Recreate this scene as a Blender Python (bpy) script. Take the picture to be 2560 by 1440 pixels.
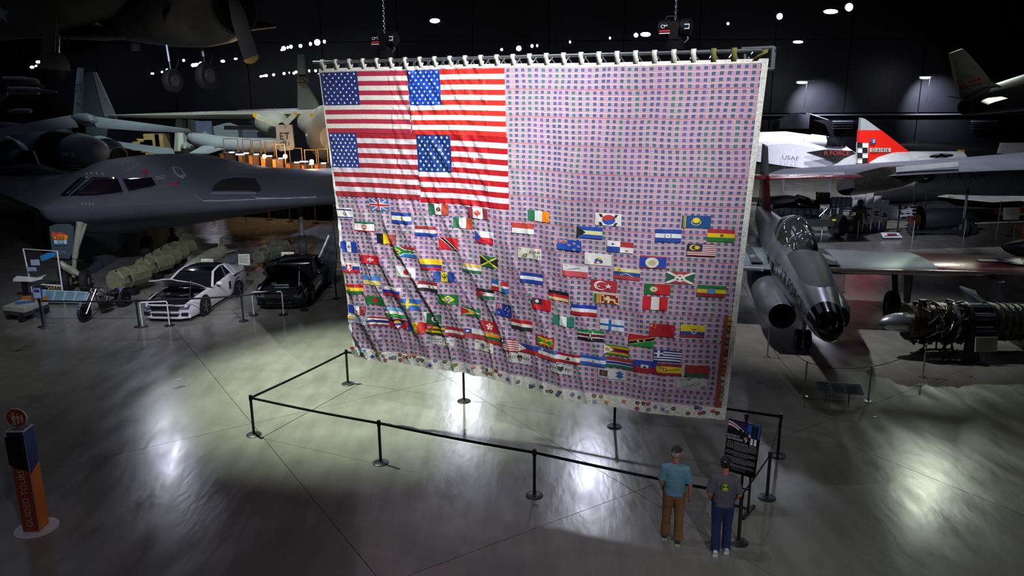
import bpy, bmesh, math, random
from math import pi, sin, cos, radians as R, atan2, hypot, exp, sqrt
from mathutils import Vector, Matrix
random.seed(7)
for o in list(bpy.data.objects): bpy.data.objects.remove(o)
SC = bpy.context.scene
COL = SC.collection
V = Vector
# ---------------------------------------------------------------- camera (height 7.5 m, on the gallery)
FOC, PITCH, ROLL, CAMH = 1938.4, .2445, -.0061, 7.533
cam_d = bpy.data.cameras.new('camera'); cam = bpy.data.objects.new('camera', cam_d); COL.objects.link(cam)
cam_d.sensor_width = 36; cam_d.lens = FOC/2560*36; cam_d.clip_end = 600; cam_d.clip_start = .2
_fw = V((0, cos(PITCH), -sin(PITCH))); _rt = V((1,0,0)); _up = V((0, sin(PITCH), cos(PITCH)))
_R = _rt*cos(ROLL)+_up*sin(ROLL); _U = -_rt*sin(ROLL)+_up*cos(ROLL); CAM = V((0,0,CAMH))
m = Matrix.Identity(4)
for i in range(3): m[i][0], m[i][1], m[i][2], m[i][3] = _R[i], _U[i], -_fw[i], CAM[i]
cam.matrix_world = m; SC.camera = cam
def ray(x, y): return _fw+_R*((x-1280)/FOC)+_U*((720-y)/FOC)
def P(x, y, Y): d = ray(x, y); return CAM+d*(Y/d.y)            # survey point at depth Y
def G(x, y, z=0): d = ray(x, y); return CAM+d*((z-CAMH)/d.z)     # survey point at height z
# ---------------------------------------------------------------- world, exposure
w = bpy.data.worlds.new('world'); SC.world = w; w.use_nodes = True
w.node_tree.nodes['Background'].inputs[0].default_value = (.5,.55,.75,1)
w.node_tree.nodes['Background'].inputs[1].default_value = .0
SC.view_settings.view_transform = 'Standard'; SC.view_settings.look = 'None'
SC.view_settings.exposure = 0; SC.view_settings.gamma = 1; SC.view_settings.use_curve_mapping = False
# ---------------------------------------------------------------- lamps in the roof, and fill lights added without a fixture
def spot(loc, aim, power, ang, blend=.5, size=.25, col=(1,1,1)):
    d = bpy.data.lights.new('hall_or_fill_spot', 'SPOT'); d.energy = power; d.spot_size = R(ang); d.spot_blend = blend
    d.shadow_soft_size = size; d.color = col
    o = bpy.data.objects.new('hall_or_fill_spot', d); COL.objects.link(o); o.location = loc
    o.rotation_euler = (V(aim)-V(loc)).to_track_quat('-Z','Y').to_euler(); return o
def area(loc, aim, power, sx, sy, col=(1,1,1)):
    d = bpy.data.lights.new('ambient_fill', 'AREA'); d.shape = 'RECTANGLE'; d.size = sx; d.size_y = sy; d.energy = power; d.color = col
    o = bpy.data.objects.new('ambient_fill', d); COL.objects.link(o); o.location = loc
    o.rotation_euler = (V(aim)-V(loc)).to_track_quat('-Z','Y').to_euler(); return o
BLU = (.80,.82,1.0); GRN = (.88,1.0,.80); WHT = (.95,.96,1.0); WRM = (1,.72,.42)
#LIGHTS
LP=[
 ((5.5,1.5,15),(-1.4,16.5,6.9),20500,22,1,.12,WHT),         # follow spot, upper part of the flag
 ((5.5,1.5,15.4),(.9,15.2,6.5),17200,34.5,1,.12,WHT),          # wide front light on the flag
 ((-10.2,19.8,18),(-3.9,20.0,0),40000,38,.9,.12,GRN),         # pool behind and under the flag
 ((-3.3,13.4,18),(2.2,13.2,0),1500,42,.7,.12,BLU),
 ((-24.5,15.5,18),(-8,13,0),300,50,.9,.2,BLU),
 ((24.5,43,18),(15.0,20.4,0),9000,23,.9,.3,GRN),             # right, beyond the engine
 ((24,12,18),(12.5,11,0),2800,50,1,.2,(.95,1,.72)),
 ((12,32,18),(6.6,18.5,0),1500,20,.5,.08,BLU),
 ((-25.5,53,18),(-9,16,0),1500,26,1,.5,BLU),                  # glare on the polished floor
 ((5.3,48.5,18),(1.3,13,0),3000,22,1,.5,BLU),
 ((-1,3,12),(-8.6,12.6,1),650,22,1,.15,WHT),  # fill added to brighten the kiosk
 ((-4.2,66,18),(-1.2,20,0),2300,20,1,.55,BLU),
 ((-4.0,58.5,18),(-1.0,17,0),1300,20,1,.5,BLU),
 ((31.8,53,18),(9.2,15,0),2300,22,1,.8,GRN),
 ((23.4,61.5,18),(6,16.4,0),1700,16,1,.45,BLU),
 ((-8,12.5,12),(-14,32,1),11500,42,.9,.4,BLU),  # fill added to lift the bomber from under the hanging plane
 ((4.5,-2.5,10),(3.0,11.9,.6),3000,22,1,.15,WHT),  # low fill added behind the camera for the visitors' backs
 ((-13,17,18),(-12,25,0),2300,60,1,.3,WHT),  # fill added over the cars
 ((7,19,12),(18,42,1),36000,32,1,.2,BLU),                   # low fill added for the trailer and boards; aircraft floods follow
 ((-20,44,19),(-22,58,3),11000,70,.9,.3,(.85,1,.95)),
 ((-12,46,19),(-10,60,4),5600,60,.9,.3,(1,.98,.9)),
 ((18,36,18),(24,46,2),12500,70,.9,.3,WHT),
 ((18,44,19),(22,56,4),24000,60,.9,.3,WHT),
 ((2,24,17),(9.6,24.5,2),10500,38,.9,.3,WHT),
 ((-9,60,11),(-12.6,40,0),13000,24,.9,.4,(.6,.66,1)),
 ((15,22,14),(20,32,9.5),900,30,1,.2,WHT),  # fill added for the hanging tail
]
for q in LP: spot(*q)
for x,y,p in ((-30,12,95),(0,5,95),(30,12,95),(-30,45,95),(0,45,95),(30,45,95)): area((x,y,21),(x,y,0),p,12,12,(.8,.8,1))  # broad ambient fill added overhead, not fixtures of the hall
# ---------------------------------------------------------------- materials
def lin(c):
    if isinstance(c, str):
        c = [int(c[i:i+2],16)/255 for i in (0,2,4)]
        c = [(v/12.92 if v <= .04045 else ((v+.055)/1.055)**2.4) for v in c]
    return (*c[:3],1)
_mats = {}
def mat(name, col, rough=.5, metal=0, var=.12, scale=6, bump=0, emit=0, trans=0, coat=0, spec=.5, vcol=False, bscale=None):
    if name in _mats: return _mats[name]
    m = bpy.data.materials.new(name); m.use_nodes = True; nt = m.node_tree; b = nt.nodes['Principled BSDF']
    b.inputs['Roughness'].default_value = rough; b.inputs['Metallic'].default_value = metal
    b.inputs['Specular IOR Level'].default_value = spec; b.inputs['Coat Weight'].default_value = coat
    b.inputs['Transmission Weight'].default_value = trans
    c = lin(col); N = nt.nodes.new; L = nt.links.new
    tc = N('ShaderNodeTexCoord'); nz = N('ShaderNodeTexNoise'); nz.inputs['Scale'].default_value = scale; nz.inputs['Detail'].default_value = 3
    L(tc.outputs['Object'], nz.inputs['Vector'])
    mx = N('ShaderNodeMix'); mx.data_type = 'RGBA'; mx.blend_type = 'MULTIPLY'; mx.inputs[0].default_value = 1
    rp = N('ShaderNodeMapRange'); rp.inputs[1].default_value = .3; rp.inputs[2].default_value = .7
    rp.inputs[3].default_value = 1-var*1.5; rp.inputs[4].default_value = 1+var*.5
    L(nz.outputs['Fac'], rp.inputs[0]); L(rp.outputs[0], mx.inputs[7])
    if vcol:
        a = N('ShaderNodeAttribute'); a.attribute_name = 'Col'; L(a.outputs['Color'], mx.inputs[6])
    else: mx.inputs[6].default_value = c
    L(mx.outputs[2], b.inputs['Base Color'])
    if bump:
        n2 = N('ShaderNodeTexNoise'); n2.inputs['Scale'].default_value = bscale or scale*3; L(tc.outputs['Object'], n2.inputs['Vector'])
        bp = N('ShaderNodeBump'); bp.inputs['Strength'].default_value = bump; bp.inputs['Distance'].default_value = .02
        L(n2.outputs['Fac'], bp.inputs['Height']); L(bp.outputs['Normal'], b.inputs['Normal'])
    if emit:
        b.inputs['Emission Color'].default_value = c; b.inputs['Emission Strength'].default_value = emit
    _mats[name] = m; return m
BLACK = mat('black_powder_coat','15151a',.45); RUB = mat('tyre_rubber','111113',.75,bump=.2)
CHROME = mat('polished_chrome','c8ccd4',.15,1); STEEL = mat('brushed_steel','9a9ea6',.35,.9,var=.2)
SILX = 0
ALU = mat('bare_aluminium','a9adb6',.33,.85,var=.18,scale=2.5); DARKM = mat('dark_iron','25262a',.45,.6,var=.4,scale=8)
WHITE = mat('white_paint','dcdcd8',.35); GREYP = mat('light_grey_paint','8e9498',.5,var=.15,scale=1.2)
DGREY = mat('dark_grey_paint','4a4d52',.5); VCOL = mat('printed_colours','ffffff',.6,vcol=True,var=.06,scale=20)
OLIVE = mat('olive_paint','6d6f52',.6,var=.25); LENS = mat('lit_lamp_glass','eef0ff',.3,emit=60); LENSB = mat('lit_blue_lamp_glass','8c9cff',.3,emit=40)
WLENS = mat('lit_warm_bulb','ffb060',.3,emit=60); CORD = mat('black_cord','0c0c0e',.6)
GLASSD = mat('smoked_glass','16161c',.06,spec=.8); SKIN = mat('skin','a9705a',.55,var=.1)
GLASS = mat('clear_canopy_glass','e8eef0',.03,trans=1); TAN = mat('desert_tan_paint','b29a62',.6)
# ---------------------------------------------------------------- mesh builder
class MB:
    def __init__(s): s.v=[]; s.f=[]; s.c=[]; s.col=None; s.sm=True
    def face(s, idx): s.f.append(tuple(idx)); s.c.append(s.col)
    def add(s, vs, fs):
        n=len(s.v); s.v += [tuple(q) for q in vs]
        for f in fs: s.face([i+n for i in f])
        return s
    def box(s, c, d, rz=0, tilt=0):
        hx,hy,hz = d[0]/2,d[1]/2,d[2]/2; vs=[]
        for x in(-hx,hx):
            for y in(-hy,hy):
                for z in(-hz,hz):
                    y2,z2 = y*cos(tilt)-z*sin(tilt), y*sin(tilt)+z*cos(tilt)
                    vs.append((c[0]+x*cos(rz)-y2*sin(rz), c[1]+x*sin(rz)+y2*cos(rz), c[2]+z2))
        return s.add(vs, [(0,1,3,2),(4,6,7,5),(0,4,5,1),(2,3,7,6),(0,2,6,4),(1,5,7,3)])
    def ring(s, c, ax, r, n=12, ry=None, up=(0,0,1)):
        ax=V(ax).normalized(); u=V(up); a=u.cross(ax)
        if a.length<1e-3: a=V((1,0,0)).cross(ax)
        a.normalize(); b=ax.cross(a); ry = r if ry is None else ry
        return [tuple(V(c)+a*(r*cos(2*pi*i/n))+b*(ry*sin(2*pi*i/n))) for i in range(n)]
    def loft(s, rings, caps=True):
        n=len(rings[0]); k=len(s.v)
        for r in rings: s.v += [tuple(q) for q in r]
        for j in range(len(rings)-1):
            for i in range(n): s.face((k+j*n+i, k+j*n+(i+1)%n, k+(j+1)*n+(i+1)%n, k+(j+1)*n+i))
        if caps: s.face([k+i for i in reversed(range(n))]); s.face([k+(len(rings)-1)*n+i for i in range(n)])
        return s
    def tube(s, pts, r, n=8, up=(0,0,1), caps=True):
        pts=[V(p) for p in pts]; md=(pts[-1]-pts[0])
        if md.length<1e-6 and len(pts)>2: md=pts[1]-pts[0]
        if abs(md.normalized().dot(V(up).normalized()))>.8: up=(0,1,0) if abs(md.normalized().y)<.8 else (1,0,0)
        rs = r if isinstance(r,(list,tuple)) else [r]*len(pts); rg=[]
        for i,p in enumerate(pts):
            d = (pts[min(i+1,len(pts)-1)]-pts[max(i-1,0)])
            rr=rs[i]; rx,ry = rr if isinstance(rr,(tuple,list)) else (rr,rr)
            rg.append(s.ring(p,d,rx,n,ry,up))
        return s.loft(rg,caps)
    def cyl(s, a, b, r, n=12, r2=None): return s.tube([a,b],[r, r if r2 is None else r2],n)
    def lathe(s, prof, c=(0,0,0), ax=(0,0,1), n=20):
        ax=V(ax).normalized()
        return s.loft([s.ring(V(c)+ax*h, ax, max(r,1e-3), n) for r,h in prof])
    def ball(s, c, r, n=12, m=8, rot=None):
        r = r if isinstance(r,(tuple,list)) else (r,r,r); rg=[]
        for j in range(m+1):
            t=pi*j/m; q=max(sin(t),.02)
            ring=[V((r[0]*q*cos(2*pi*i/n), r[1]*q*sin(2*pi*i/n), -r[2]*cos(t))) for i in range(n)]
            if rot: ring=[rot@p for p in ring]
            rg.append([tuple(p+V(c)) for p in ring])
        return s.loft(rg)
    def slab(s, pts, th, nrm=None):
        pts=[V(p) for p in pts]
        n=V(nrm) if nrm else (pts[1]-pts[0]).cross(pts[2]-pts[0]); n=n.normalized()*th/2; k=len(pts)
        return s.add([p+n for p in pts]+[p-n for p in pts], [tuple(range(k)), tuple(range(2*k-1,k-1,-1))]+[(i,i+k,(i+1)%k+k,(i+1)%k) for i in range(k)])
    def wing(s, secs, up=(0,0,1), n=7):
        # secs: (leading edge, trailing edge, thickness)
        up=V(up); rg=[]
        prof=[0,.03,.12,.3,.55,.8,1]; hh=[0,.32,.75,1,.8,.4,.04]
        for le,te,t in secs:
            le=V(le); te=V(te); u=(up-(te-le).normalized()*up.dot((te-le).normalized())).normalized()
            top=[le+(te-le)*c+u*(t/2*h) for c,h in zip(prof,hh)]; bot=[le+(te-le)*c-u*(t/2*h) for c,h in zip(prof[1:],hh[1:])]
            rg.append(top+bot[::-1])
        return s.loft(rg)
    def build(s, name, m, parent=None, world=None, smooth=True, kind=None, label=None):
        me=bpy.data.meshes.new(name); off=V((0,0,0))
        if parent is not None and world is None: world = parent.get('_w', 0)
        if parent is not None and world:
            off=V(parent['_loc'])
        me.from_pydata([tuple(V(q)-off) for q in s.v] if world else s.v, [], s.f)
        if any(c is not None for c in s.c):
            a=me.color_attributes.new('Col','FLOAT_COLOR','CORNER'); buf=[]
            for f,c in zip(s.f,s.c): buf += list(lin(c or 'ffffff'))*len(f)
            a.data.foreach_set('color', buf)
        if smooth: me.polygons.foreach_set('use_smooth',[True]*len(me.polygons))
        me.materials.append(m); me.update()
        if smooth:
            try: me.set_sharp_from_angle(angle=R(38))
            except Exception: pass
        o=bpy.data.objects.new(name, me); COL.objects.link(o)
        if parent is not None:
            o.parent=parent; o['_loc']=list(parent['_loc']); o['_w']=1 if world else 0
        if kind: o['kind']=kind
        if label: o['label']=label
        return o
def thing(name, label, cat, loc=(0,0,0), rotz=0, group=None, world=False):
    o=bpy.data.objects.new(name,None); COL.objects.link(o); o.location=loc; o.rotation_euler=(0,0,rotz)
    o['label']=label; o['category']=cat; o['_loc']=list(loc); o['_w']=1 if world else 0
    o.empty_display_size=.2
    if group: o['group']=group
    return o
def tag(o, label, cat, group=None):
    o['label']=label; o['category']=cat
    if group: o['group']=group
    return o
def dup(o, loc=None, rotz=None, parent=None, label=None, group=None):
    c=o.copy(); COL.objects.link(c)
    if parent is not None: c.parent=parent
    if loc is not None: c.location=loc
    if rotz is not None: c.rotation_euler=(0,0,rotz)
    if label: c['label']=label
    if group: c['group']=group
    for ch in o.children: dup(ch, parent=c)
    return c
def text_geo(txt, size=1, align='CENTER', ext=0, italic=0):
    cu=bpy.data.curves.new('lettering','FONT'); cu.body=txt; cu.size=size; cu.align_x=align; cu.align_y='CENTER'; cu.extrude=ext; cu.resolution_u=2; cu.shear=italic
    o=bpy.data.objects.new('tmp',cu); COL.objects.link(o); dg=bpy.context.evaluated_depsgraph_get(); dg.update()
    me=o.evaluated_get(dg).to_mesh(); vs=[tuple(v.co) for v in me.vertices]; fs=[tuple(p.vertices) for p in me.polygons]
    o.evaluated_get(dg).to_mesh_clear(); bpy.data.objects.remove(o); bpy.data.curves.remove(cu)
    return vs,fs
def letters(mb, txt, fn, size=1, align='CENTER', italic=0):
    vs,fs=text_geo(txt,size,align,0,italic); mb.add([fn(x,y) for x,y,_ in vs],fs); return mb
def planar(o, ux, uy):
    o=V(o); ux=V(ux); uy=V(uy); return lambda x,y: tuple(o+ux*x+uy*y)
def star(cx, cy, r, n=5, k=.4, rot=-pi/2, ax=1):
    return [(cx+ax*(r if i%2==0 else r*k)*cos(rot+pi*i/n), cy+(r if i%2==0 else r*k)*sin(rot+pi*i/n)) for i in range(2*n)]
def disc(cx, cy, r, n=14, ax=1): return [(cx+ax*r*cos(2*pi*i/n), cy+r*sin(2*pi*i/n)) for i in range(n)]
# ================================================================ the hangar
def floor_material():
    m=bpy.data.materials.new('polished_concrete'); m.use_nodes=True; nt=m.node_tree; N=nt.nodes.new; L=nt.links.new; b=nt.nodes['Principled BSDF']
    g=N('ShaderNodeNewGeometry')
    def noise(sc, det=4, st=(1,1,1), dist=0):
        mp=N('ShaderNodeMapping'); mp.inputs['Scale'].default_value=st; mp.inputs['Rotation'].default_value=(0,0,.35); L(g.outputs['Position'],mp.inputs['Vector'])
        n=N('ShaderNodeTexNoise'); n.inputs['Scale'].default_value=sc; n.inputs['Detail'].default_value=det; n.inputs['Distortion'].default_value=dist; L(mp.outputs[0],n.inputs['Vector']); return n.outputs['Fac']
    def ramp(src, stops):
        r=N('ShaderNodeValToRGB'); e=r.color_ramp.elements
        e[0].position, e[0].color = stops[0][0], lin(stops[0][1]); e[1].position, e[1].color = stops[-1][0], lin(stops[-1][1])
        for p,c in stops[1:-1]: q=e.new(p); q.color=lin(c)
        L(src,r.inputs[0]); return r.outputs[0]
    def mul(a,b2,f=1):
        x=N('ShaderNodeMix'); x.data_type='RGBA'; x.blend_type='MULTIPLY'; x.inputs[0].default_value=f; L(a,x.inputs[6]); L(b2,x.inputs[7]); return x.outputs[2]
    base=ramp(noise(.22,5,dist=.6),[(.25,'7c7874'),(.5,'868580'),(.75,'8b8d86')])
    mott=ramp(noise(1.1,6,dist=.2),[(.25,'c8c4c0'),(.55,'e6e6e2'),(.8,'ffffff')])
    scr=ramp(noise(3,6,(1,.16,1)),[(.3,'c8c8c8'),(.6,'ffffff')])
    spotn=ramp(noise(1.15,2),[(.23,'605c58'),(.265,'ffffff')])
    L(mul(mul(mul(base,mott,.75),scr,.45),spotn,.8), b.inputs['Base Color'])
    mr=N('ShaderNodeMapRange'); mr.inputs[1].default_value=.3; mr.inputs[2].default_value=.7; mr.inputs[3].default_value=.15; mr.inputs[4].default_value=.27
    L(noise(2.2,6,(1,.3,1)), mr.inputs[0]); L(mr.outputs[0], b.inputs['Roughness'])
    bp=N('ShaderNodeBump'); bp.inputs['Strength'].default_value=.12; bp.inputs['Distance'].default_value=.02; L(noise(7,3,(1,.35,1)),bp.inputs['Height']); L(bp.outputs[0],b.inputs['Normal'])
    return m
FLOORM=floor_material()
ja=-.99; d1=V((cos(ja),sin(ja),0)); n1=V((-sin(ja),cos(ja),0)); n2=V((-cos(ja),-sin(ja),0))
base=MB(); base.box((0,50,-.2),(190,140,.3)); fl=base.build('floor',mat('joint_filler','1c1b1a',.8),smooth=False); fl['kind']='structure'; fl['_loc']=[0,0,0]
sx,sy,gap=5.313,7.5,.012
slabm=MB(); slabm.box((0,0,-.02),(sx-gap,sy-gap,.04)); proto=slabm.build('floor_slab',FLOORM,fl,smooth=False)
rest=MB(); first=True
def onscreen(p):
    d=p-CAM; w=d.dot(_fw)
    return w>1 and -300<1280+FOC*d.dot(_R)/w<2860 and 720-FOC*d.dot(_U)/w<1700
for i in range(-16,22):
    for j in range(-14,16):
        c=n1*(4.194+sx*(i+.5))+n2*(10.166+sy*(j+.5))
        if not(-92<c.x<92 and -16<c.y<116): continue
        near = c.y<44 and any(onscreen(c+n1*a*sx/2+n2*b*sy/2) for a in(-1,0,1) for b in(-1,0,1))
        if near:
            o = proto if first else proto.copy()
            if not first: COL.objects.link(o)
            first=False; o.parent=fl; o.location=(c.x,c.y,0); o.rotation_euler=(0,0,atan2(n1.y,n1.x))
        else: rest.box((c.x,c.y,-.02),(sx-gap,sy-gap,.04),rz=atan2(n1.y,n1.x))
rest.build('floor_slab_field',FLOORM,fl,smooth=False,kind='stuff')
WALLM=mat('dark_blue_wall_panels','101119',.6,var=.25,scale=.6)
CEILM=mat('black_ceiling','020203',.9,spec=.1)
def struct(name, mb, m, parent=None):
    o=mb.build(name,m,parent,smooth=False)
    if parent is None: o['kind']='structure'; o['_loc']=[0,0,0]
    return o
WY=86
wb=struct('wall_back',MB().box((0,WY+.3,12),(190,.4,25)),mat('wall_seam','07070a',.8))
for i,x in enumerate(range(-88,89,8)):
    for z0,z1 in ((0,5.0),(5.4,13),(13.05,24)):
        MB().box((x,WY,(z0+z1)/2),(7.9,.2,z1-z0-.05)).build('wall_panel',WALLM,wb,smooth=False)
struct('wall_left',MB().box((-92,50,12),(.4,140,25)),WALLM); struct('wall_right',MB().box((92,50,12),(.4,140,25)),WALLM)
struct('ceiling',MB().box((0,50,25),(190,140,.4)),CEILM)
t1=struct('trim_1',MB().box((35,WY-.35,5.2),(100,.5,.12)),mat('ledge_metal','8a8a90',.4,.5))
# roof girders
gm=MB()
for y in (60,72):
    g=MB(); z=21
    g.box((0,y,z+1),(180,.25,.25)); g.box((0,y,z-1),(180,.25,.25))
    for k in range(-45,45): g.cyl((k*2,y,z-1),(k*2+2,y,z+1),.06,5)
    tag(g.build('roof_girder',CEILM), 'long black roof girder %s' % ('nearer of the two over the hall' if y==60 else 'farther of the two over the hall'),'girder')
# vents and duct under the ledge
for x0,x1,lab in ((2083,2132,'grey louvred vent under the wall ledge left of the red tail'),(2430,2493,'long louvred vent under the wall ledge near the right edge')):
    a=P(x0,302,WY-.6); b=P(x1,302,WY-.6); t=thing('wall_vent',lab,'vent',tuple(a),world=True)
    MB().box(((a.x+b.x)/2,a.y,a.z-.05),(b.x-a.x,.4,.12)).build('frame',GREYP,t)
    for k in range(3): MB().box(((a.x+b.x)/2,a.y,a.z-.3-.25*k),(b.x-a.x,.3,.05)).build('slat',DGREY,t)
a=P(1945,300,WY-1.2); b=P(2035,300,WY-1.2); t=thing('air_duct','boxy grey sloped duct on the ledge of the back wall','duct',tuple(a),world=True)
mb=MB(); mb.slab([(a.x,a.y,a.z-.9),(b.x-.7,a.y,a.z-.9),(b.x-.7,a.y,a.z+.55),(a.x+1.6,a.y,a.z+.7),(a.x,a.y,a.z)],1.2); mb.build('duct_body',DGREY,t,smooth=False)
mb=MB(); mb.slab([(b.x-.7,a.y-.6,a.z+.65),(b.x-.7,a.y+.6,a.z+.65),(b.x+1.3,a.y+.6,a.z),(b.x+1.3,a.y-.6,a.z)],.1); mb.build('sloped_cover',GREYP,t,smooth=False)
# two wall washers
for x,y,lab in ((2005,205,'white wall lamp left of the pair washing the dark back wall'),(2313,193,'white wall lamp near the hanging tail washing the dark back wall')):
    p=P(x,y,WY-5); t=thing('wall_lamp',lab,'lamp',tuple(p),world=True)
    MB().box(p+V((.3,0,.1)),(1.7,.5,.12)).build('housing',GREYP,t,smooth=False)
    MB().ball(p-V((0,0,.05)),(.55,.25,.12)).build('lens',LENS,t)
    MB().cyl(p+V((.5,0,-.1)),p+V((.45,0,-2.5)),.02,5).build('cable',GREYP,t)
    spot(p+V((2.2,1.0,-.2)),(p.x+3.6,WY,p.z-2.9),5200,84,1,.2,(.75,.78,1))
# roof lamps that show in the picture
lamps=[(1087,52,12,5,0),(1590,88,5,5,0),(1614,86,12,5,0),(1949,41,7,7,0),(2077,29,17,5,0),(2123,18,9,9,0),(1995,105,12,3,0),(1297,121,6,6,0),(1254,124,3,3,0),(1330,115,3,4,0),(1343,114,2,3,0),
 (1425,105,2,3,0),(1525,95,2,3,0),(1820,59,3,3,0),(793,106,7,7,0),(811,104,3,4,0),(776,110,3,4,0),(751,115,4,4,0),(727,117,4,4,0),(709,121,5,5,0),(719,119,2,3,0),(704,125,2,2,0),
 (612,141,4,4,0),(589,147,4,2,0),(557,153,5,3,0),(483,163,5,4,0),(491,162,5,4,0),(503,160,6,5,0),(459,151,3,3,1),(418,175,3,3,0),(405,180,2,2,0),(381,184,4,2,0),
 (652,191,3,2,0),(658,190,2,2,0),(665,189,4,3,0),(684,187,3,3,0),(710,184,3,3,0),(723,182,1,2,0),(735,183,3,3,1),(740,180,3,3,0),(773,177,2,3,0),(789,177,3,3,0),
 (115,137,5,4,0),(94,155,4,3,0),(100,155,3,3,0),(80,168,5,3,0),(90,165,2,2,1)]
ORD='first second third fourth fifth sixth seventh eighth ninth tenth eleventh twelfth'.split()
BIG={1087:'large glaring lamp alone between the two chain hoists',1614:'large glaring lamp just left of the right chain hoist',1949:'round glaring lamp above the right end of the truss',2077:'long bar lamp beside the brightest round lamp',2123:'brightest round lamp at the upper right',1995:'bar shaped lamp just right of the truss end',793:'brightest lamp of the row left of the flag top'}
rows=[('row above the truss middle',lambda x,y:1240<x<1360),('sparse line between the two hoists',lambda x,y:1360<x<1540),('upper row just left of the flag',lambda x,y:700<x<820 and y<130),('row around the hanging wheels',lambda x,y:370<x<620),('lower row left of the flag',lambda x,y:640<x<800 and y>170),('cluster by the hanging gear door',lambda x,y:x<130)]
for i,(x,y,rx,rz,bl) in enumerate(lamps):
    Yd = 74 if y<60 else 78; p=P(x,y,Yd); k=Yd/FOC; lab=BIG.get(x); grp=None
    if lab is None:
        for rn,f in rows:
            if f(x,y):
                m_=sorted(q[0] for q in lamps if f(q[0],q[1]) and q[0] not in BIG); lab='small %s roof lamp, %s from left, %s'%('blue' if bl else 'white',ORD[m_.index(x)],rn); grp='roof lamps in the '+rn; break
        else: lab='small white lamp '+('touching the larger lamp left of the right hoist' if x==1590 else 'between the right hoist and the truss end')
    t=thing('roof_lamp',lab,'lamp',tuple(p),group=grp,world=True)
    MB().ball(p,(rx*k,.12,rz*k),10,6).build('lens',LENSB if bl else LENS,t)
    MB().ball(p+V((0,.25,.08)),(rx*k*1.05,.2,rz*k*1.05),10,6).build('housing',BLACK,t)
# unseen drone shape added overhead; its wing throws the dark band on the floor
LS=V((24.5,43,18)); hz=12.3
def cast(x,y): S=G(x,y); return LS+(S-LS)*((LS.z-hz)/LS.z)
t=thing('drone_shadow_caster','unseen drone shape added above the right aisle to shade the floor','drone',tuple(cast(2350,1050)),world=True)
MB().slab([cast(x,y) for x,y in((2110,990),(2560,1024),(2900,1050),(2900,1185),(2560,1126),(2170,1050))],.09,(0,0,1)).build('wing',GREYP,t)
MB().tube([cast(2060,1120),cast(2030,1020),cast(2000,960),cast(1985,860)],[.12,.24,.26,.08],14).build('fuselage',GREYP,t)
for q in(cast(2040,1040),cast(2500,1080)): MB().cyl(q,(q.x,q.y,24.8),.012,5).build('hanging_wire',CORD,t)
# ================================================================ the great flag
ang=R(-24.3); e1=V((cos(ang),sin(ang),0)); nf=V((e1.y,-e1.x,0)); nf = nf if nf.y<0 else -nf      # nf points to the camera side
F0=V((-4.2,17.59,0))
def pl(x,y):                                   # picture survey -> (a,z) in the flag plane
    d=ray(x,y); s=(F0-CAM).dot(nf)/d.dot(nf); q=CAM+d*s-F0; return (q.dot(e1), q.z)
W3=lambda a,z,o=0: F0+e1*a+V((0,0,z))+nf*o
top=[pl(*q) for q in ((797,173),(900,169),(1018,167),(1150,162),(1263,160),(1500,158),(1700,153),(1922,147))]
bot=[pl(*q) for q in ((889,888),(1000,903),(1058,913),(1171,931),(1218,944),(1272,960),(1335,971),(1420,995),(1537,1013),(1607,1026),(1700,1036),(1812,1049))]
def poly_at(pts,u):
    L=[0]
    for a,b in zip(pts,pts[1:]): L.append(L[-1]+hypot(b[0]-a[0],b[1]-a[1]))
    t=u*L[-1]
    for i in range(len(pts)-1):
        if t<=L[i+1] or i==len(pts)-2:
            k=(t-L[i])/(L[i+1]-L[i]); a,b=pts[i],pts[i+1]; return (a[0]+(b[0]-a[0])*k, a[1]+(b[1]-a[1])*k)
_tc={};_bc={}
def Fp(u,v):
    T=poly_at(top,u); B=poly_at(bot,u); 
    return (T[0]+(B[0]-T[0])*v, T[1]+(B[1]-T[1])*v)
def inv(x,y):
    a,z=pl(x,y); u,v=.5,.5
    for _ in range(14):
        p=Fp(u,v); h=1e-4; pu=Fp(u+h,v); pv=Fp(u,v+h)
        J=((pu[0]-p[0])/h,(pv[0]-p[0])/h,(pu[1]-p[1])/h,(pv[1]-p[1])/h); D=J[0]*J[3]-J[1]*J[2]; ex,ey=a-p[0],z-p[1]
        u+=(J[3]*ex-J[1]*ey)/D; v+=(-J[2]*ex+J[0]*ey)/D
    return u,v
from mathutils import noise as MN
def wr(u,v):                                    # drape and wrinkles, metres towards the viewer
    s=.0
    x=u*9.3; y=v*6.4
    fold=lambda t: 1-abs(((t)%1)*2-1)
    lo=max(0,min(1,(v-.25)*1.6)); left=max(0,min(1,1.15-u*1.3))
    s+=.05*sin(x*1.1+.5)*v + .03*sin(x*2.3-y*.8)*v
    d=x-.42*y+.35*MN.noise(V((x*.6,y*.45,1)))
    s+=.10*lo*left*(fold(d*.85)**5)+.06*lo*(.25+left)*(fold(d*1.7+.3)**5)+.03*lo*left*(fold(d*3.1+.1)**4)
    s+=.02*lo*MN.noise(V((x*1.6,y*.7,3)))+.018*MN.noise(V((d*3.2,y*.9,5)))*(.3+lo)
    silk = 1 if (u>.19 and u<.43 and v<.54) else .0
    if silk or (u<=.19 and .22<v<.54):
        s+=(.04 if silk else .014)*(MN.noise(V(((x-.55*y)*7,(y+.3*x)*1.5,8)))) + .016*silk*MN.noise(V((x*9,y*9,2)))
    r=max(0,(u-.9)*10); s+=.03*r*lo*fold((x+.5*y)*.9)**3
    return s
def FS(u,v,o=0): a,z=Fp(u,v); return W3(a,z,wr(u,v)+o)
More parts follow.
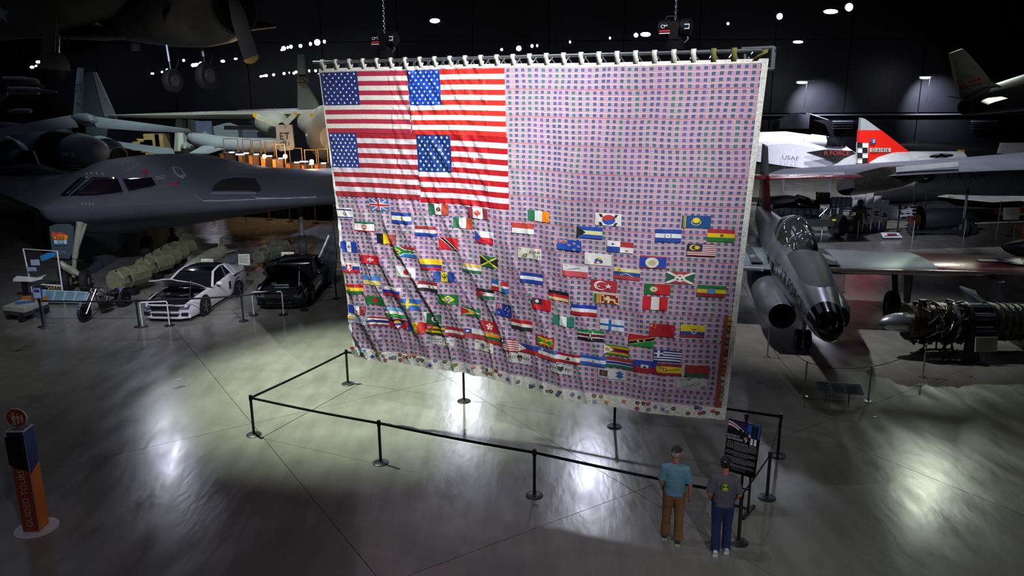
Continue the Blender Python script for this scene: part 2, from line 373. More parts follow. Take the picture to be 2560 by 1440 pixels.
# cloth material: rows of tiny printed stars-and-stripes
def cloth_material():
    m=bpy.data.materials.new('printed_small_flag_cloth'); m.use_nodes=True; nt=m.node_tree; N=nt.nodes.new; L=nt.links.new; b=nt.nodes['Principled BSDF']
    b.inputs['Roughness'].default_value=.8; b.inputs['Specular IOR Level'].default_value=.2
    uv=N('ShaderNodeUVMap'); uv.uv_map='UVMap'; sp=N('ShaderNodeSeparateXYZ')
    nz=N('ShaderNodeTexNoise'); nz.inputs['Scale'].default_value=1.2; L(uv.outputs[0],nz.inputs['Vector'])
    va=N('ShaderNodeVectorMath'); va.operation='MULTIPLY_ADD'; va.inputs[1].default_value=(.12,.06,0); L(nz.outputs['Color'],va.inputs[0]); L(uv.outputs[0],va.inputs[2]); L(va.outputs[0],sp.inputs[0])
    def M(op,a,b2=None,c=None):
        n=N('ShaderNodeMath'); n.operation=op
        for i,q in enumerate((a,b2,c)):
            if q is None: continue
            if isinstance(q,(int,float)): n.inputs[i].default_value=q
            else: L(q,n.inputs[i])
        return n.outputs[0]
    def wn(a,b2):
        c=N('ShaderNodeCombineXYZ'); L(a,c.inputs[0]); L(b2,c.inputs[1]); n=N('ShaderNodeTexWhiteNoise'); n.noise_dimensions='2D'; L(c.outputs[0],n.inputs['Vector']); return n.outputs['Value']
    X=sp.outputs[0]; Y=sp.outputs[1]; h=.101; wdt=.134
    row=M('FLOOR',M('DIVIDE',Y,h)); fy=M('FRACT',M('DIVIDE',Y,h)); grp=M('FLOOR',M('DIVIDE',row,5)); panel=M('FLOOR',M('DIVIDE',X,.93))
    X2=M('ADD',X,M('MULTIPLY',wn(grp,panel),.06)); cx=M('DIVIDE',X2,wdt); col=M('FLOOR',cx); fx=M('FRACT',cx)
    inx=M('MULTIPLY',M('GREATER_THAN',fx,.08),M('LESS_THAN',fx,.57)); iny=M('MULTIPLY',M('GREATER_THAN',fy,.12),M('LESS_THAN',fy,.72)); can=M('MULTIPLY',inx,iny)
    stripe=M('GREATER_THAN',M('FRACT',M('DIVIDE',Y,h/6.0)),.47)
    def cmix(f,a,b2):
        x=N('ShaderNodeMix'); x.data_type='RGBA'; L(f,x.inputs[0])
        for i,q in ((6,a),(7,b2)):
            if isinstance(q,str): x.inputs[i].default_value=lin(q)
            else: L(q,x.inputs[i])
        return x.outputs[2]
    tone=N('ShaderNodeValToRGB'); e=tone.color_ramp.elements; tone.color_ramp.interpolation='CONSTANT'
    e[0].color=lin('4a5c7c'); e[1].position=.82; e[1].color=lin('6c5e94'); q=e.new(.3); q.color=lin('4a7278'); q=e.new(.55); q.color=lin('565c88')
    L(wn(col,grp),tone.inputs[0])
    fade=wn(panel,grp)
    st=cmix(stripe,'8c4c5c','cfc0ca')
    seam=M('GREATER_THAN',M('FRACT',M('DIVIDE',Y,h*5)),.955)
    st2=cmix(seam,st,'b07480')
    gapc=M('LESS_THAN',fx,.035); st3=cmix(gapc,st2,'c2a2ae')
    hem=M('LESS_THAN',fy,.07); st4=cmix(hem,st3,'c29ea8')
    full=cmix(can,st4,tone.outputs[0])
    L(full,b.inputs['Base Color'])
    bp=N('ShaderNodeBump'); bp.inputs['Strength'].default_value=.25; bp.inputs['Distance'].default_value=.01
    n2=N('ShaderNodeTexNoise'); n2.inputs['Scale'].default_value=9; n2.inputs['Detail'].default_value=4; L(uv.outputs[0],n2.inputs['Vector']); L(n2.outputs['Fac'],bp.inputs['Height']); L(bp.outputs[0],b.inputs['Normal'])
    return m
def scribble_material():
    m=bpy.data.materials.new('signed_white_cotton'); m.use_nodes=True; nt=m.node_tree; N=nt.nodes.new; L=nt.links.new; b=nt.nodes['Principled BSDF']; b.inputs['Roughness'].default_value=.85
    tc=N('ShaderNodeTexCoord'); mp=N('ShaderNodeMapping'); mp.inputs['Scale'].default_value=(9,9,22); L(tc.outputs['Object'],mp.inputs[0])
    n=N('ShaderNodeTexNoise'); n.inputs['Scale'].default_value=1; n.inputs['Detail'].default_value=6; n.inputs['Distortion'].default_value=1.5; L(mp.outputs[0],n.inputs['Vector'])
    r=N('ShaderNodeValToRGB'); e=r.color_ramp.elements; e[0].position=.47; e[0].color=lin('e6e5da'); e[1].position=.53; e[1].color=lin('e6e5da'); q=e.new(.5); q.color=lin('86887e')
    L(n.outputs['Fac'],r.inputs[0]); L(r.outputs[0],b.inputs['Base Color'])
    bp=N('ShaderNodeBump'); bp.inputs['Strength'].default_value=.35; bp.inputs['Distance'].default_value=.02; n2=N('ShaderNodeTexNoise'); n2.inputs['Scale'].default_value=6; L(tc.outputs['Object'],n2.inputs['Vector']); L(n2.outputs['Fac'],bp.inputs['Height']); L(bp.outputs[0],b.inputs['Normal'])
    return m
SIGNED=scribble_material()
flag=thing('memorial_flag','huge patchwork flag of tiny flags hanging from the overhead truss','flag',tuple(W3(4.6,1.5)),world=True)
def clothgrid(u0,u1,v0,v1,nu,nv,o=0,th=.006):
    mb=MB(); vs=[]; n=(nu+1)*(nv+1)
    for k in (0,1):
        for j in range(nv+1):
            for i in range(nu+1):
                vs.append(FS(u0+(u1-u0)*i/nu, v0+(v1-v0)*j/nv, o-th*k))
    fs=[]
    for j in range(nv):
        for i in range(nu):
            a=j*(nu+1)+i; q=(a,a+nu+1,a+nu+2,a+1); fs.append(q); fs.append(tuple(n+t for t in reversed(q)))
    bd=[i for i in range(nu+1)]+[ (j+1)*(nu+1)-1 for j in range(1,nv+1)]+[nv*(nu+1)+i for i in range(nu-1,-1,-1)]+[j*(nu+1) for j in range(nv-1,0,-1)]
    for a,b in zip(bd,bd[1:]+bd[:1]): fs.append((a,b,b+n,a+n))
    mb.add(vs,fs); return mb
NU,NV=330,240
mbc=clothgrid(0,1,0,1,NU,NV); cl=mbc.build('cloth_field',cloth_material(),flag)
uvl=cl.data.uv_layers.new(name='UVMap'); n1v=(NU+1)*(NV+1)
buf=[]
for p in cl.data.polygons:
    for vi in p.vertices:
        k=vi%n1v; i=k%(NU+1); j=k//(NU+1); buf += [9.3*i/NU, 6.45*j/NV]
uvl.data.foreach_set('uv',buf)
# ---- clip a polygon against the cells of a grid so that it can follow the folds
def clip(poly,ax,val,keep_less):
    out=[]; 
    for i in range(len(poly)):
        a=poly[i-1]; b=poly[i]; ia=(a[ax]<=val+1e-9) if keep_less else (a[ax]>=val-1e-9); ib=(b[ax]<=val+1e-9) if keep_less else (b[ax]>=val-1e-9)
        if ia!=ib:
            t=(val-a[ax])/(b[ax]-a[ax]); out.append((a[0]+(b[0]-a[0])*t,a[1]+(b[1]-a[1])*t))
        if ib: out.append(b)
    return out
def drape(mb,poly,col,fn,o,nx,ny):
    mb.col=col; xs=[p[0] for p in poly]; ys=[p[1] for p in poly]
    for i in range(max(0,int(min(xs)*nx-1e-6)),min(nx-1,int(max(xs)*nx))+1):
        pa=clip(clip(poly,0,i/nx,False),0,(i+1)/nx,True)
        if len(pa)<3: continue
        for j in range(max(0,int(min(ys)*ny-1e-6)),min(ny-1,int(max(ys)*ny))+1):
            pb=clip(clip(pa,1,j/ny,False),1,(j+1)/ny,True)
            if len(pb)<3: continue
            ar=sum(pb[k-1][0]*pb[k][1]-pb[k][0]*pb[k-1][1] for k in range(len(pb)))
            if abs(ar)<1e-7: continue
            if ar>0: pb=pb[::-1]
            mb.add([fn(x,y,o) for x,y in pb],[tuple(range(len(pb)))])
def rect(x0,y0,x1,y1): return [(x0,y0),(x1,y0),(x1,y1),(x0,y1)]
def H(*cs):
    t=[];y=0;cs=[c if isinstance(c,tuple) else (c,1) for c in cs]; S=sum(c[1] for c in cs)
    for c,h in cs: t.append((c,rect(0,y/S,1,(y+h)/S))); y+=h
    return t
def VV(*cs):
    t=[];y=0;cs=[c if isinstance(c,tuple) else (c,1) for c in cs]; S=sum(c[1] for c in cs)
    for c,h in cs: t.append((c,rect(y/S,0,(y+h)/S,1))); y+=h
    return t
AX=.6   # picture aspect: a circle of radius r in height is AX*r in width
def D(c,x,y,r,n=14): return (c,disc(x,y,r,n,AX))
def ST(c,x,y,r,n=5,k=.4): return (c,star(x,y,r,n,k,-pi/2,AX))
def LN(c,x0,y0,x1,y1,w):
    dx,dy=x1-x0,(y1-y0); l=hypot(dx/AX,dy); nx,ny=-dy/l*w/2*AX,(dx/AX)/l*w/2
    q=[(x0+nx,y0+ny),(x1+nx,y1+ny),(x1-nx,y1-ny),(x0-nx,y0-ny)]
    for ax,val,less in ((0,0,False),(0,1,True),(1,0,False),(1,1,True)):
        q=clip(q,ax,val,less)
        if len(q)<3: return (c,rect(0,0,.001,.001))
    return (c,q)
W_='e9e7e2';RD='c8202c';BR='a03a3c';BL='1c3f9c';NB='1a2a6c';GR='1c7a3c';DG='2a6a4a';YE='f0cc20';BK='17171b';LB='4c96d8';OR='e08a28';CR='ece6a8';GY='7c7c74'
def TRI(c,d=.4,y0=0,y1=1): return (c,[(0,y0),(d,.5),(0,y1)])
def JACK(x0,y0,x1,y1,b=NB):
    fx=lambda x:x0+(x1-x0)*x; fy=lambda y:y0+(y1-y0)*y; o=[(b,rect(x0,y0,x1,y1))]
    for c,w in((W_,.2),(RD,.07)):
        for q in (((0,0),(1,1)),((1,0),(0,1))):
            (ax_,ay),(bx,by)=q; o.append((c,[(fx(ax_),fy(ay)),(fx(ax_+(w*.7 if bx>ax_ else -w*.7)),fy(ay)),(fx(bx),fy(by)),(fx(bx-(w*.7 if bx>ax_ else -w*.7)),fy(by))]))
    for c,w in((W_,.30),(RD,.17)): o += [(c,rect(fx(.5-w*.3),y0,fx(.5+w*.3),y1)),(c,rect(x0,fy(.5-w/2),x1,fy(.5+w/2)))]
    return o
def CRES(c,bg,x,y,r,dx,k=.8): return [D(c,x,y,r,18),D(bg,x+dx,y,r*k,18)]
def CROSS(c,x,y,w,h,t): return [(c,rect(x-t*AX/2,y-h/2,x+t*AX/2,y+h/2)),(c,rect(x-w/2,y-t/2,x+w/2,y+t/2))]
def JAM(b1,b2,yy): 
    return [(b1,rect(0,0,1,1)),(b2,[(0,0),(1,0),(.5,.5)]),(b2,[(0,1),(.5,.5),(1,1)])]
scr=lambda n,x0,y0,x1,y1,c=GY: [LN(c,x0+(x1-x0)*((i*37%17)/17),y0+(y1-y0)*((i*11%13)/13),x0+(x1-x0)*min(1,((i*37%17)/17)+.22),y0+(y1-y0)*(((i*11%13)/13)+.06),.03) for i in range(n)]
PT=[]
def add(lab,x0,y0,x1,y1,prims,txt=None): PT.append((lab,x0,y0,x1,y1,prims,txt))
add('blue and white small flag with red crossed bars, under the big stripes',926.7,496.7,976.3,527,JACK(0,0,1,1,'2a74b8'))
add('small white flag with two navy bands and a six pointed star',843,519.5,884.2,547,H((W_,1),(NB,1.4),(W_,7),(NB,1.4),(W_,.6))+[ST(NB,.52,.5,.24,6,.58),ST(W_,.52,.5,.15,6,.58)])
add('small blue white blue flag with a gold sun at its centre',980.8,529.2,1031,560.5,H((BL,1),(W_,1.3),(BL,1))+[D('c9a93c',.5,.5,.17)])
add('pale small flag, green top and thin red bottom with red emblem',887.5,552.5,940,579,H((DG,1),(W_,3.4),(RD,.55))+CRES(RD,W_,.5,.52,.24,0,.7)+[LN(RD,.5,.3,.5,.78,.07)])
add('small red white blue striped flag with a ring emblem',1040,563.5,1092.5,592,H(BR,W_,BL)+[D(GY,.42,.5,.12),D(W_,.42,.5,.08)])
add('small black yellow and red upright striped flag',944.2,582.5,993.3,610.8,VV(BK,YE,BR))
add('small flag of two blue bands either side of white, at the left hem',854.2,602,895.8,630.5,VV(BL,(W_,.7),BL)+[D('8a8a60',.5,.5,.16)])
add('small flag with green sideways Y between red and blue',992.5,612.5,1045,644,[(BR,rect(0,0,1,.5)),('1c74b8',rect(0,.5,1,1)),(W_,[(0,0),(.14,0),(.42,.3),(1,.3),(1,.7),(.42,.7),(.14,1),(0,1)]),(GR,[(0,0),(.08,0),(.4,.36),(1,.36),(1,.64),(.4,.64),(.08,1),(0,1)]),('d8c040',TRI('',.27,.18,.82)[1]),(BK,TRI('',.22,.25,.75)[1])])
add('small red flag with a white cross at its centre',903.3,636,954.2,660.5,[(RD,rect(0,0,1,1))]+CROSS(W_,.5,.5,.32,.56,.18))
add('small yellow blue red striped flag left of the folds',1053.3,645,1105.8,675.8,H((YE,2),BL,RD))
add('small white blue red flag with a double cross shield, left hem',861.7,655,902.5,682,H(W_,BL,RD)+[(W_,[(.18,.1),(.55,.1),(.55,.55),(.365,.92),(.18,.55)]),(RD,[(.21,.15),(.52,.15),(.52,.53),(.365,.83),(.21,.53)])]+CROSS(W_,.365,.4,.2,.5,.08)+[(W_,rect(.29,.5,.44,.57))])
add('small white flag with a red disc',991.7,664.5,1042,695,[(W_,rect(0,0,1,1)),D(RD,.54,.5,.25,20)])
add('small sky blue over pale yellow flag',908,687,956.7,713,H('4c8cd0','e6d27a'))
add('small green white orange-red flag with brown eagle emblem',1070.8,508.5,1121.7,538,VV(DG,(W_,1.1),'b2452c')+[D('6a3a30',.51,.5,.2),D(W_,.54,.47,.09)])
add('small dark red and white flag with a red leaf',1169.2,517,1218.3,549.5,VV('8e3438',(W_,2),'8e3438')+[('b02a2c',[(.5,.15),(.54,.32),(.6,.27),(.6,.42),(.68,.42),(.62,.6),(.52,.72),(.515,.85),(.485,.85),(.48,.72),(.38,.6),(.32,.42),(.4,.42),(.4,.27),(.46,.32)])])
add('small green white orange-red flag below the dark red maple one',1131.7,543,1179.7,574,VV(DG,(W_,1.2),'b2452c'))
add('small green white and orange upright striped flag',1320,524,1373.3,556.5,VV('2c7450',(W_,1.1),'ee8a10'))
add('small red over white two band flag near the centre',1280,555.5,1335.3,586,H('c04438',W_))
add('small white over red flag with a blue wedge',1187.5,576,1233.3,612.5,H(W_,'c82030')+[TRI('2c4cae',.34)])
add('small red flag with a black diagonal edged in white',1096.7,593,1145.8,626,[(RD,rect(0,0,1,1)),(W_,[(0,0),(.27,0),(1,1),(.73,1)]),(BK,[(.05,0),(.22,0),(.95,1),(.78,1)])])
add('small signed white cloth with a dark crest and handwriting',1295.8,617,1353.7,650,[('dcdccb',rect(0,0,1,1)),('6b6038',disc(.31,.74,.19,10,.5)),('b4a870',disc(.31,.74,.1,10,.5))]+scr(10,.03,.05,.6,.9,'9c9c88'),[('JOHN',.8,.3,.34,'55584c'),('3:16',.86,.66,.3,'55584c')])
add('small green and black flag with a yellow diagonal cross',1200,637.5,1243.7,671.5,JAM(BK,'1c6a34',0)+[LN('d8cc40',0,0,1,1,.13),LN('d8cc40',0,1,1,0,.13)])
add('small yellow white green striped flag',1155.8,658,1202.5,686,H('d8c65c',W_,'2c6a48'))
add('small blue white blue flag at the middle of the cloth',1303,679,1358,711.5,H(BL,W_,BL))
add('small blue yellow blue flag with a black trident',1087,677.5,1135.8,706,VV('1c4494','e6cc30','1c4494')+[LN(BK,.5,.25,.5,.82,.06),LN(BK,.38,.35,.42,.6,.06),LN(BK,.62,.35,.58,.6,.06),LN(BK,.41,.58,.59,.58,.06)])
add('small red and blue quartered flag with a white cross',1227.5,698,1271.7,734,[('2c70ba',rect(0,0,.43,.42)),(RD,rect(.57,0,1,.42)),(RD,rect(0,.58,.43,1)),('2c70ba',rect(.57,.58,1,1)),(W_,rect(0,.4,1,.6)),(W_,rect(.42,0,.58,1))])
add('small white flag with red and blue swirled disc and corner bars',1489.7,532,1553.7,565,[(W_,rect(0,0,1,1)),D('2c56ac',.53,.5,.42,24),('c43a34',[(.53+.42*AX*.62*1.0*cos(t*pi/12),.5-.42*sin(t*pi/12)) if 0 else (.53+.42*AX*cos(t*pi/12+.25),.5-.42*sin(t*pi/12+.25)) for t in range(13)])]+[LN(BK,x+dx,y-dy,x+dx+.07*sg,y+.0+dy2,.05) for x,y,sg in ((.2,.16,1),(.84,.16,-1),(.2,.84,1),(.84,.84,-1)) for dx,dy,dy2 in ((0,.12,.12),(.035,.12,.12),(-.035,.12,.12))])
add('small blue and cream banded flag with a black wedge',1443.7,564.5,1507,597.5,H('2c54ac','ece6a0','2c54ac')+[TRI('22241f',.35)])
add('small blue flag with crossed bars in the corner and four red stars',1394.7,596,1453.7,628,JACK(0,0,.45,.42,'1c50b4')+[('1c50b4',rect(.45,0,1,.42)),('1c50b4',rect(0,.42,1,1))]+[q for x,y in((.5,.48),(.71,.28),(.9,.52),(.71,.88)) for q in (ST(W_,x,y,.15),ST('c43448',x,y,.09))])
add('small white red blue white quartered flag with two stars',1520,600.5,1585,633,[(W_,rect(0,0,.5,.5)),('b4343c',rect(.5,0,1,.5)),('24489c',rect(0,.5,.5,1)),(W_,rect(.5,.5,1,1)),ST('24489c',.22,.26,.13),ST('b4343c',.75,.82,.13)])
add('small white flag with a blue bird and yellow crest',1463,631,1529.2,664.5,[('e4e6dc',rect(0,0,1,1)),D('2c66a4',.52,.62,.24),('f0c830',[(.5,.3),(.56,.25),(.62,.35),(.6,.5),(.52,.5)]),D('c44c44',.42,.78,.1),D('6a4a54',.63,.68,.12),D(W_,.52,.76,.09)])
add('small white over pale red two band flag',1409.5,660.5,1470.3,694,H('dddfdc','d0505c')+scr(6,.05,.05,.7,.4))
add('small yellow blue red flag with an arc of white stars',1537,667,1602,700.5,H('ded69c','244a8c','b83c44')+[D('e8c020',.22,.18,.15),D('c07040',.22,.18,.07)]+[D(W_,.28+.07*i,.66-.2*sin(pi*(i+.3)/6.2),.045,6) for i in range(7)])
add('small red flag with white crescent and star',1479.2,697,1543.7,730,[('b0303c',rect(0,0,1,1))]+CRES(W_,'b0303c',.36,.5,.42,.06,.78)+[ST(W_,.67,.52,.25)])
add('small blue flag with a large white disc, thin red edges',1602.5,637,1665.3,671,H(('b03448',.8),('1c40a4',6.6),('b03448',.6))+[D('dcd8c0',.47,.53,.43,20),D('b8ae84',.47,.55,.24,9)])
add('small black red gold striped flag',1372.5,722.5,1423.3,755,H(BK,'c41c28','ded090'))
add('small flag with green and orange bars and a gold lion on maroon',1484.2,730.5,1548.7,762,[('dcc88c',rect(0,0,1,1)),('2a6a48',rect(.03,.06,.14,.94)),('e08420',rect(.16,.06,.28,.94)),('8c2c28',rect(.32,.06,.97,.94)),('e8dc9c',[(.46,.45),(.55,.2),(.64,.25),(.64,.4),(.86,.45),(.88,.8),(.82,.88),(.8,.62),(.66,.62),(.62,.88),(.56,.88),(.56,.6),(.48,.6)]),LN('e8dc9c',.43,.3,.44,.82,.06),D('e8dc9c',.38,.17,.08),D('e8dc9c',.92,.17,.08),D('e8dc9c',.38,.85,.08),D('e8dc9c',.92,.85,.08)])
add('small teal blue flag with a golden sun and ornament strip',1706.7,538,1774.7,571.5,[('1c4c84',rect(0,0,1,1)),('c8bc50',rect(.05,0,.14,1))]+CRES('d8d070','1c4c84',.5,.5,.3,0,.82)+[('1c4c84',rect(.3,.1,.7,.4)),D('f0d420',.5,.38,.22)]+[('7c8a40',rect(.07,.1*i+.02,.12,.1*i+.06)) for i in range(10)])
add('small blue white blue flag with five little stars',1640.3,572,1702,606,H('24469c',W_,'24469c')+[ST('1c2c5c',x,y,.06) for x,y in((.5,.5),(.39,.43),(.39,.58),(.62,.43),(.62,.58))])
add('small red yellow green flag with a coat of arms, upper right',1770,572.5,1834.7,606,H('b43038','ecc81c','247a38')+[D('8a7030',.53,.5,.13),D('5c6a3c',.53,.52,.07)])
add('small red and white striped flag with yellow moon and sun',1720,608.5,1788.7,641.5,H(*['943040',W_]*6,'943040')+[('1c2858',rect(0,0,.52,.58))]+CRES('ecc820','1c2858',.22,.3,.24,.045,.78)+[ST('ecc820',.34,.3,.2,11,.55)])
add('small red and green flag with white diagonals and a star disc',1667.5,677.5,1733.7,710.5,JAM('2a6048','b0463c',0)+[LN(W_,0,0,1,1,.17),LN(W_,0,1,1,0,.17),D(W_,.5,.52,.32,20)]+[ST('7a3038',x,y,.09,6,.6) for x,y in((.5,.37),(.42,.63),(.58,.63))])
add('small green and red flag with a round shield',1613.3,706.5,1675.8,737,VV(('246a38',.38),('c02028',.62))+[D('d8cc8c',.37,.5,.26),D('e8e0d0',.37,.5,.17),D('8a4a3c',.37,.5,.07)])
add('small green yellow red flag with a blue disc',1743.7,712,1812.5,745,H('24703c','dcc424','8c3034')+[D('5c8ac4',.5,.5,.25)])
add('small red white red upright striped flag',1610.3,738,1668.5,775.5,VV(RD,W_,RD))
add('small red yellow green flag at the left hem',867.5,707,912.5,735,H(RD,YE,'1c6a38'))
add('small green flag with a red disc',916.3,738.5,963.3,763,[('1c7434',rect(0,0,1,1)),D(RD,.52,.45,.29,18)])
add('small white blue red flag in the lower left',958.3,714.5,1006.7,742,H(W_,'2028a0','b8242c'))
add('small red white black flag with a faint eagle',1049.2,700.5,1098.3,729.5,H('9c3034',W_,'26272a')+[D(GY,.56,.5,.12)])
add('small blue flag with a yellow cross',1008.3,743.5,1054.2,776,[('2c70c8',rect(0,0,1,1)),('e4c820',rect(0,.4,1,.6)),('e4c820',rect(.27,0,.39,1))])
add('small green flag with yellow diamond and blue disc',1098.3,733.5,1146.3,762,[('1c7a3c',rect(0,0,1,1)),('ecd420',[(.5,.1),(.82,.5),(.5,.9),(.17,.5)]),D('2c60a8',.5,.5,.24,16),LN(W_,.38,.45,.62,.54,.05)])
add('small blue white red upright striped flag at the left hem',873.7,759,920.8,784.5,VV('1c3cb0',W_,('94302c',.8)))
add('small pale blue white green flag with a moon',966.7,766,1014.7,795,H('7cb4dc',W_,'34a04c')+CRES(W_,'7cb4dc',.1,.17,.13,.03))
add('small dark green flag with white hoist, crescent and star',1056.7,779.5,1107.5,811.5,VV((W_,.25),('1c5c38',.75))+CRES(W_,'1c5c38',.66,.52,.3,.05)+[ST(W_,.75,.4,.1)])
add('small white and blue striped flag with a gold sun',875,785.5,926.3,807.5,H(*[W_,'3c5ca0']*4,W_)+[(W_,rect(0,0,.34,.52)),D('e4c43c',.16,.28,.24)])
add('small red white and blue five stripe flag',925.8,788.5,975,815,H(('9c3038',1),(W_,.8),(NB,1.7),(W_,.8),('9c3038',1)))
add('small red flag with rising sun on a black blue white wedge',975,794.5,1020.8,821.5,[(RD,rect(0,0,1,1)),(W_,[(0,0),(1,0),(.5,1)]),('2c50a4',[(0,0),(1,0),(.68,.68),(.32,.68)]),(BK,[(0,0),(1,0),(.82,.42),(.18,.42)]),('f0a428',[(.32,.42)]+[(.5+.2*cos(pi+pi*i/8),.42-.0-.28*sin(pi*i/8)) for i in range(1,8)]+[(.68,.42)])])
add('small blue yellow red upright striped flag',1021.7,799,1066.3,831,VV('1c3c98','d8b41c','dc2c20'))
add('small green and yellow striped flag with white star on red',1066.3,807,1115,838,H('26402c','dcbc1c','26402c','dcbc1c','26402c')+[('c8242c',rect(0,0,.4,.6)),ST(W_,.19,.32,.26)])
add('small red white red banded flag in the long lower row',1115,815,1163.3,843.5,H('a83038',W_,'a83038'))
add('small signed white cloth lettered for the port authority',1081.7,838,1135.8,865.5,[('d8dad4',rect(0,0,1,1))],[('THE PORT AUTHORITY',.52,.32,.24,'26262a'),('OF NY & NJ',.52,.62,.26,'26262a')])
add('small black white green flag with a red wedge and star',1191.7,719.5,1233.7,751,H(BK,W_,'24744c')+[TRI(RD,.5),ST(W_,.18,.5,.13,7)])
add('small green flag with a yellow and red arrowhead',1153.3,766.5,1200.3,795.5,[('1c7040',rect(0,0,1,1)),(W_,TRI('',1)[1]),('e4a81c',TRI('',.92,.06,.94)[1]),(BK,TRI('',.4)[1]),('c42c2c',TRI('',.34)[1])])
add('small blue flag with crossed bars and white stars, folded',1238.3,757.5,1278,794.5,JACK(0,0,.42,.46,'1c3490')+[('1c3490',rect(.42,0,1,.46)),('1c3490',rect(0,.46,1,1))]+[ST(W_,x,y,.08,7,.5) for x,y in((.72,.2),(.6,.42),(.88,.4),(.8,.52),(.74,.82),(.2,.75))])
add('small red white black striped flag',1276.7,797,1331.3,828,H('c8141c',W_,'26282a'))
add('small red flag with a white five petal flower',1200.8,800.5,1243,836,[('c02028',rect(0,0,1,1))]+[(W_,[(.5,.5)]+[(.5+AX*.36*(1-.25*abs(k))*cos(t+k*.42),.5+.36*(1-.25*abs(k))*sin(t+k*.42)) for k in (-1,-.4,.4,1)]) for t in [-pi/2+2*pi*i/5 for i in range(5)]])
add('small red flag with white sun on a dark blue corner',1331.7,742.5,1378,779,[('c41820',rect(0,0,1,1)),('1c2838',rect(0,0,.53,.5)),ST(W_,.27,.25,.2,12,.6)])
add('small white over red flag with white star on blue',1163.3,819,1210,852,H(W_,'b0403c')+[('243c84',rect(0,0,.33,.5)),ST(W_,.16,.26,.2)])
add('small yellow green red striped flag, tilted',1209.2,832,1252,866,H('e0a01c','2c6a48','b82820'))
add('small red and white striped flag with a star in the corner',1252,844,1295,881,H(*['b43440',W_]*5,'b43440')+[('243464',rect(0,0,.24,.45)),ST(W_,.12,.22,.14)])
add('small blue over red flag with a white wedge and sun',1295,858,1347.5,887.5,H('2440a0','b0282c')+[TRI(W_,.4),ST('ecd040',.15,.5,.16,8,.5)])
add('small red bordered flag of yellow and green triangles',1340.8,833.5,1388,870,[('a8242c',rect(0,0,1,1)),('ecc81c',rect(.09,.17,.91,.83)),('1c9038',TRI('',.42,.17,.83)[1] and [(.09,.17),(.42,.5),(.09,.83)]),('1c9038',[(.91,.17),(.58,.5),(.91,.83)]),D('c8242c',.5,.5,.13),D('e8d8a0',.5,.5,.07)]+[ST('f4d830',x,y,.07) for x in(.28,.5,.73) for y in(.08,.92)])
add('small blue white red flag with three round seals',1347.5,864.5,1395.3,902,H('2c60b4',W_,'b8382c')+[D(c,x,.17,.14) for x,c in((.2,'b4b4b4'),(.5,'a0502c'),(.8,'5c6a50'))])
add('small white cloth with a round blue and gold seal',1185,849,1230.8,885,[('dcdccc',rect(0,0,1,1)),D('bcb490',.45,.47,.31),D('8c8c98',.45,.47,.24),D('3c4884',.45,.47,.16),D('5c6440',.84,.76,.11)]+scr(8,.05,.1,.9,.9))
add('small white fire department cloth with a dark face',1272.5,880,1327,913.5,[('d0d2ca',rect(0,0,1,1)),('3a2220',[(.35,.28),(.42,.18),(.56,.18),(.62,.3),(.6,.55),(.36,.55)]),('8a7468',[(.4,.42),(.58,.42),(.57,.68),(.49,.8),(.41,.68)])],[('FD',.17,.42,.36,'5a2028'),('NY',.82,.42,.36,'5a2028')])
add('small green white green upright striped flag',1384.2,784,1436.3,817.5,VV('2c806c',W_,'2c806c'))
add('small blue white red banded flag right of centre',1430.3,758.5,1493,791,H('1c38ac',W_,'b82028'))
add('small white flag with a blue cross',1501.3,795,1560.8,828.5,[('d8dce4',rect(0,0,1,1)),('1c64ac',rect(0,.42,1,.6)),('1c64ac',rect(.37,0,.48,1))])
add('small green red black striped flag with a shield and spears',1447,820.5,1509.7,853.5,H(('1c8c40',1),(W_,.35),('6c1c28',1),(W_,.35),('1c1c20',1))+[LN(W_,.4,.1,.58,.92,.04),LN(W_,.6,.1,.42,.92,.04),('4c1c24',[(.5,.14),(.58,.5),(.5,.88),(.42,.5)]),(W_,[(.5,.2),(.53,.5),(.5,.8),(.47,.5)])])
add('small seven stripe flag with a gold bird star on a white wedge',1511.3,858,1574.2,891,H('4c8c34','dcb41c','a82828','1c1c20','a82828','dcb41c','4c8c34')+[TRI(W_,.42),ST('a82828',.14,.52,.25),ST('e4a82c',.14,.52,.2)])
add('small red and green flag with a black diagonal and two stars',1573.7,832.5,1635.8,867.5,[('b82028',rect(0,0,1,1)),('1c9040',[(0,1),(1,.25),(1,1)]),('e0b850',[(0,.62),(1,.02),(1,.36),(0,.98)]),(BK,[(0,.68),(1,.07),(1,.31),(0,.93)]),ST(W_,.38,.57,.12),ST(W_,.62,.43,.12)])
add('small red white red flag with a green tree',1395.3,877,1452,910,H(('a01c28',.8),(W_,1.5),('a01c28',.8))+[('2c4c34',[(.47,.3),(.53,.42),(.56,.55),(.58,.66),(.48,.68),(.36,.66),(.4,.52),(.43,.42)]),('6a4a30',rect(.46,.66,.48,.74))])
add('small blue white blue flag in the long lower row',1452.5,884,1517.2,916.5,H('2c60b8','d8dcdc','2c60b8')+[(GY,[(.5,.4),(.55,.6),(.45,.6)])])
add('small red blue green flag with thin white lines',1517.2,890,1583.7,923.5,H(('9c3c34',1.4),(W_,.2),('1c3090',1),(W_,.2),('246444',1.2)))
add('small white police department cloth with a dark shield',1379.2,903,1433,937,[('c8ccc6',rect(0,0,1,1)),('3a3e48',[(.35,.15),(.48,.22),(.61,.15),(.6,.5),(.48,.8),(.36,.5)])],[('NY',.17,.42,.4,'1c1c24'),('PD',.82,.42,.4,'1c1c24')])
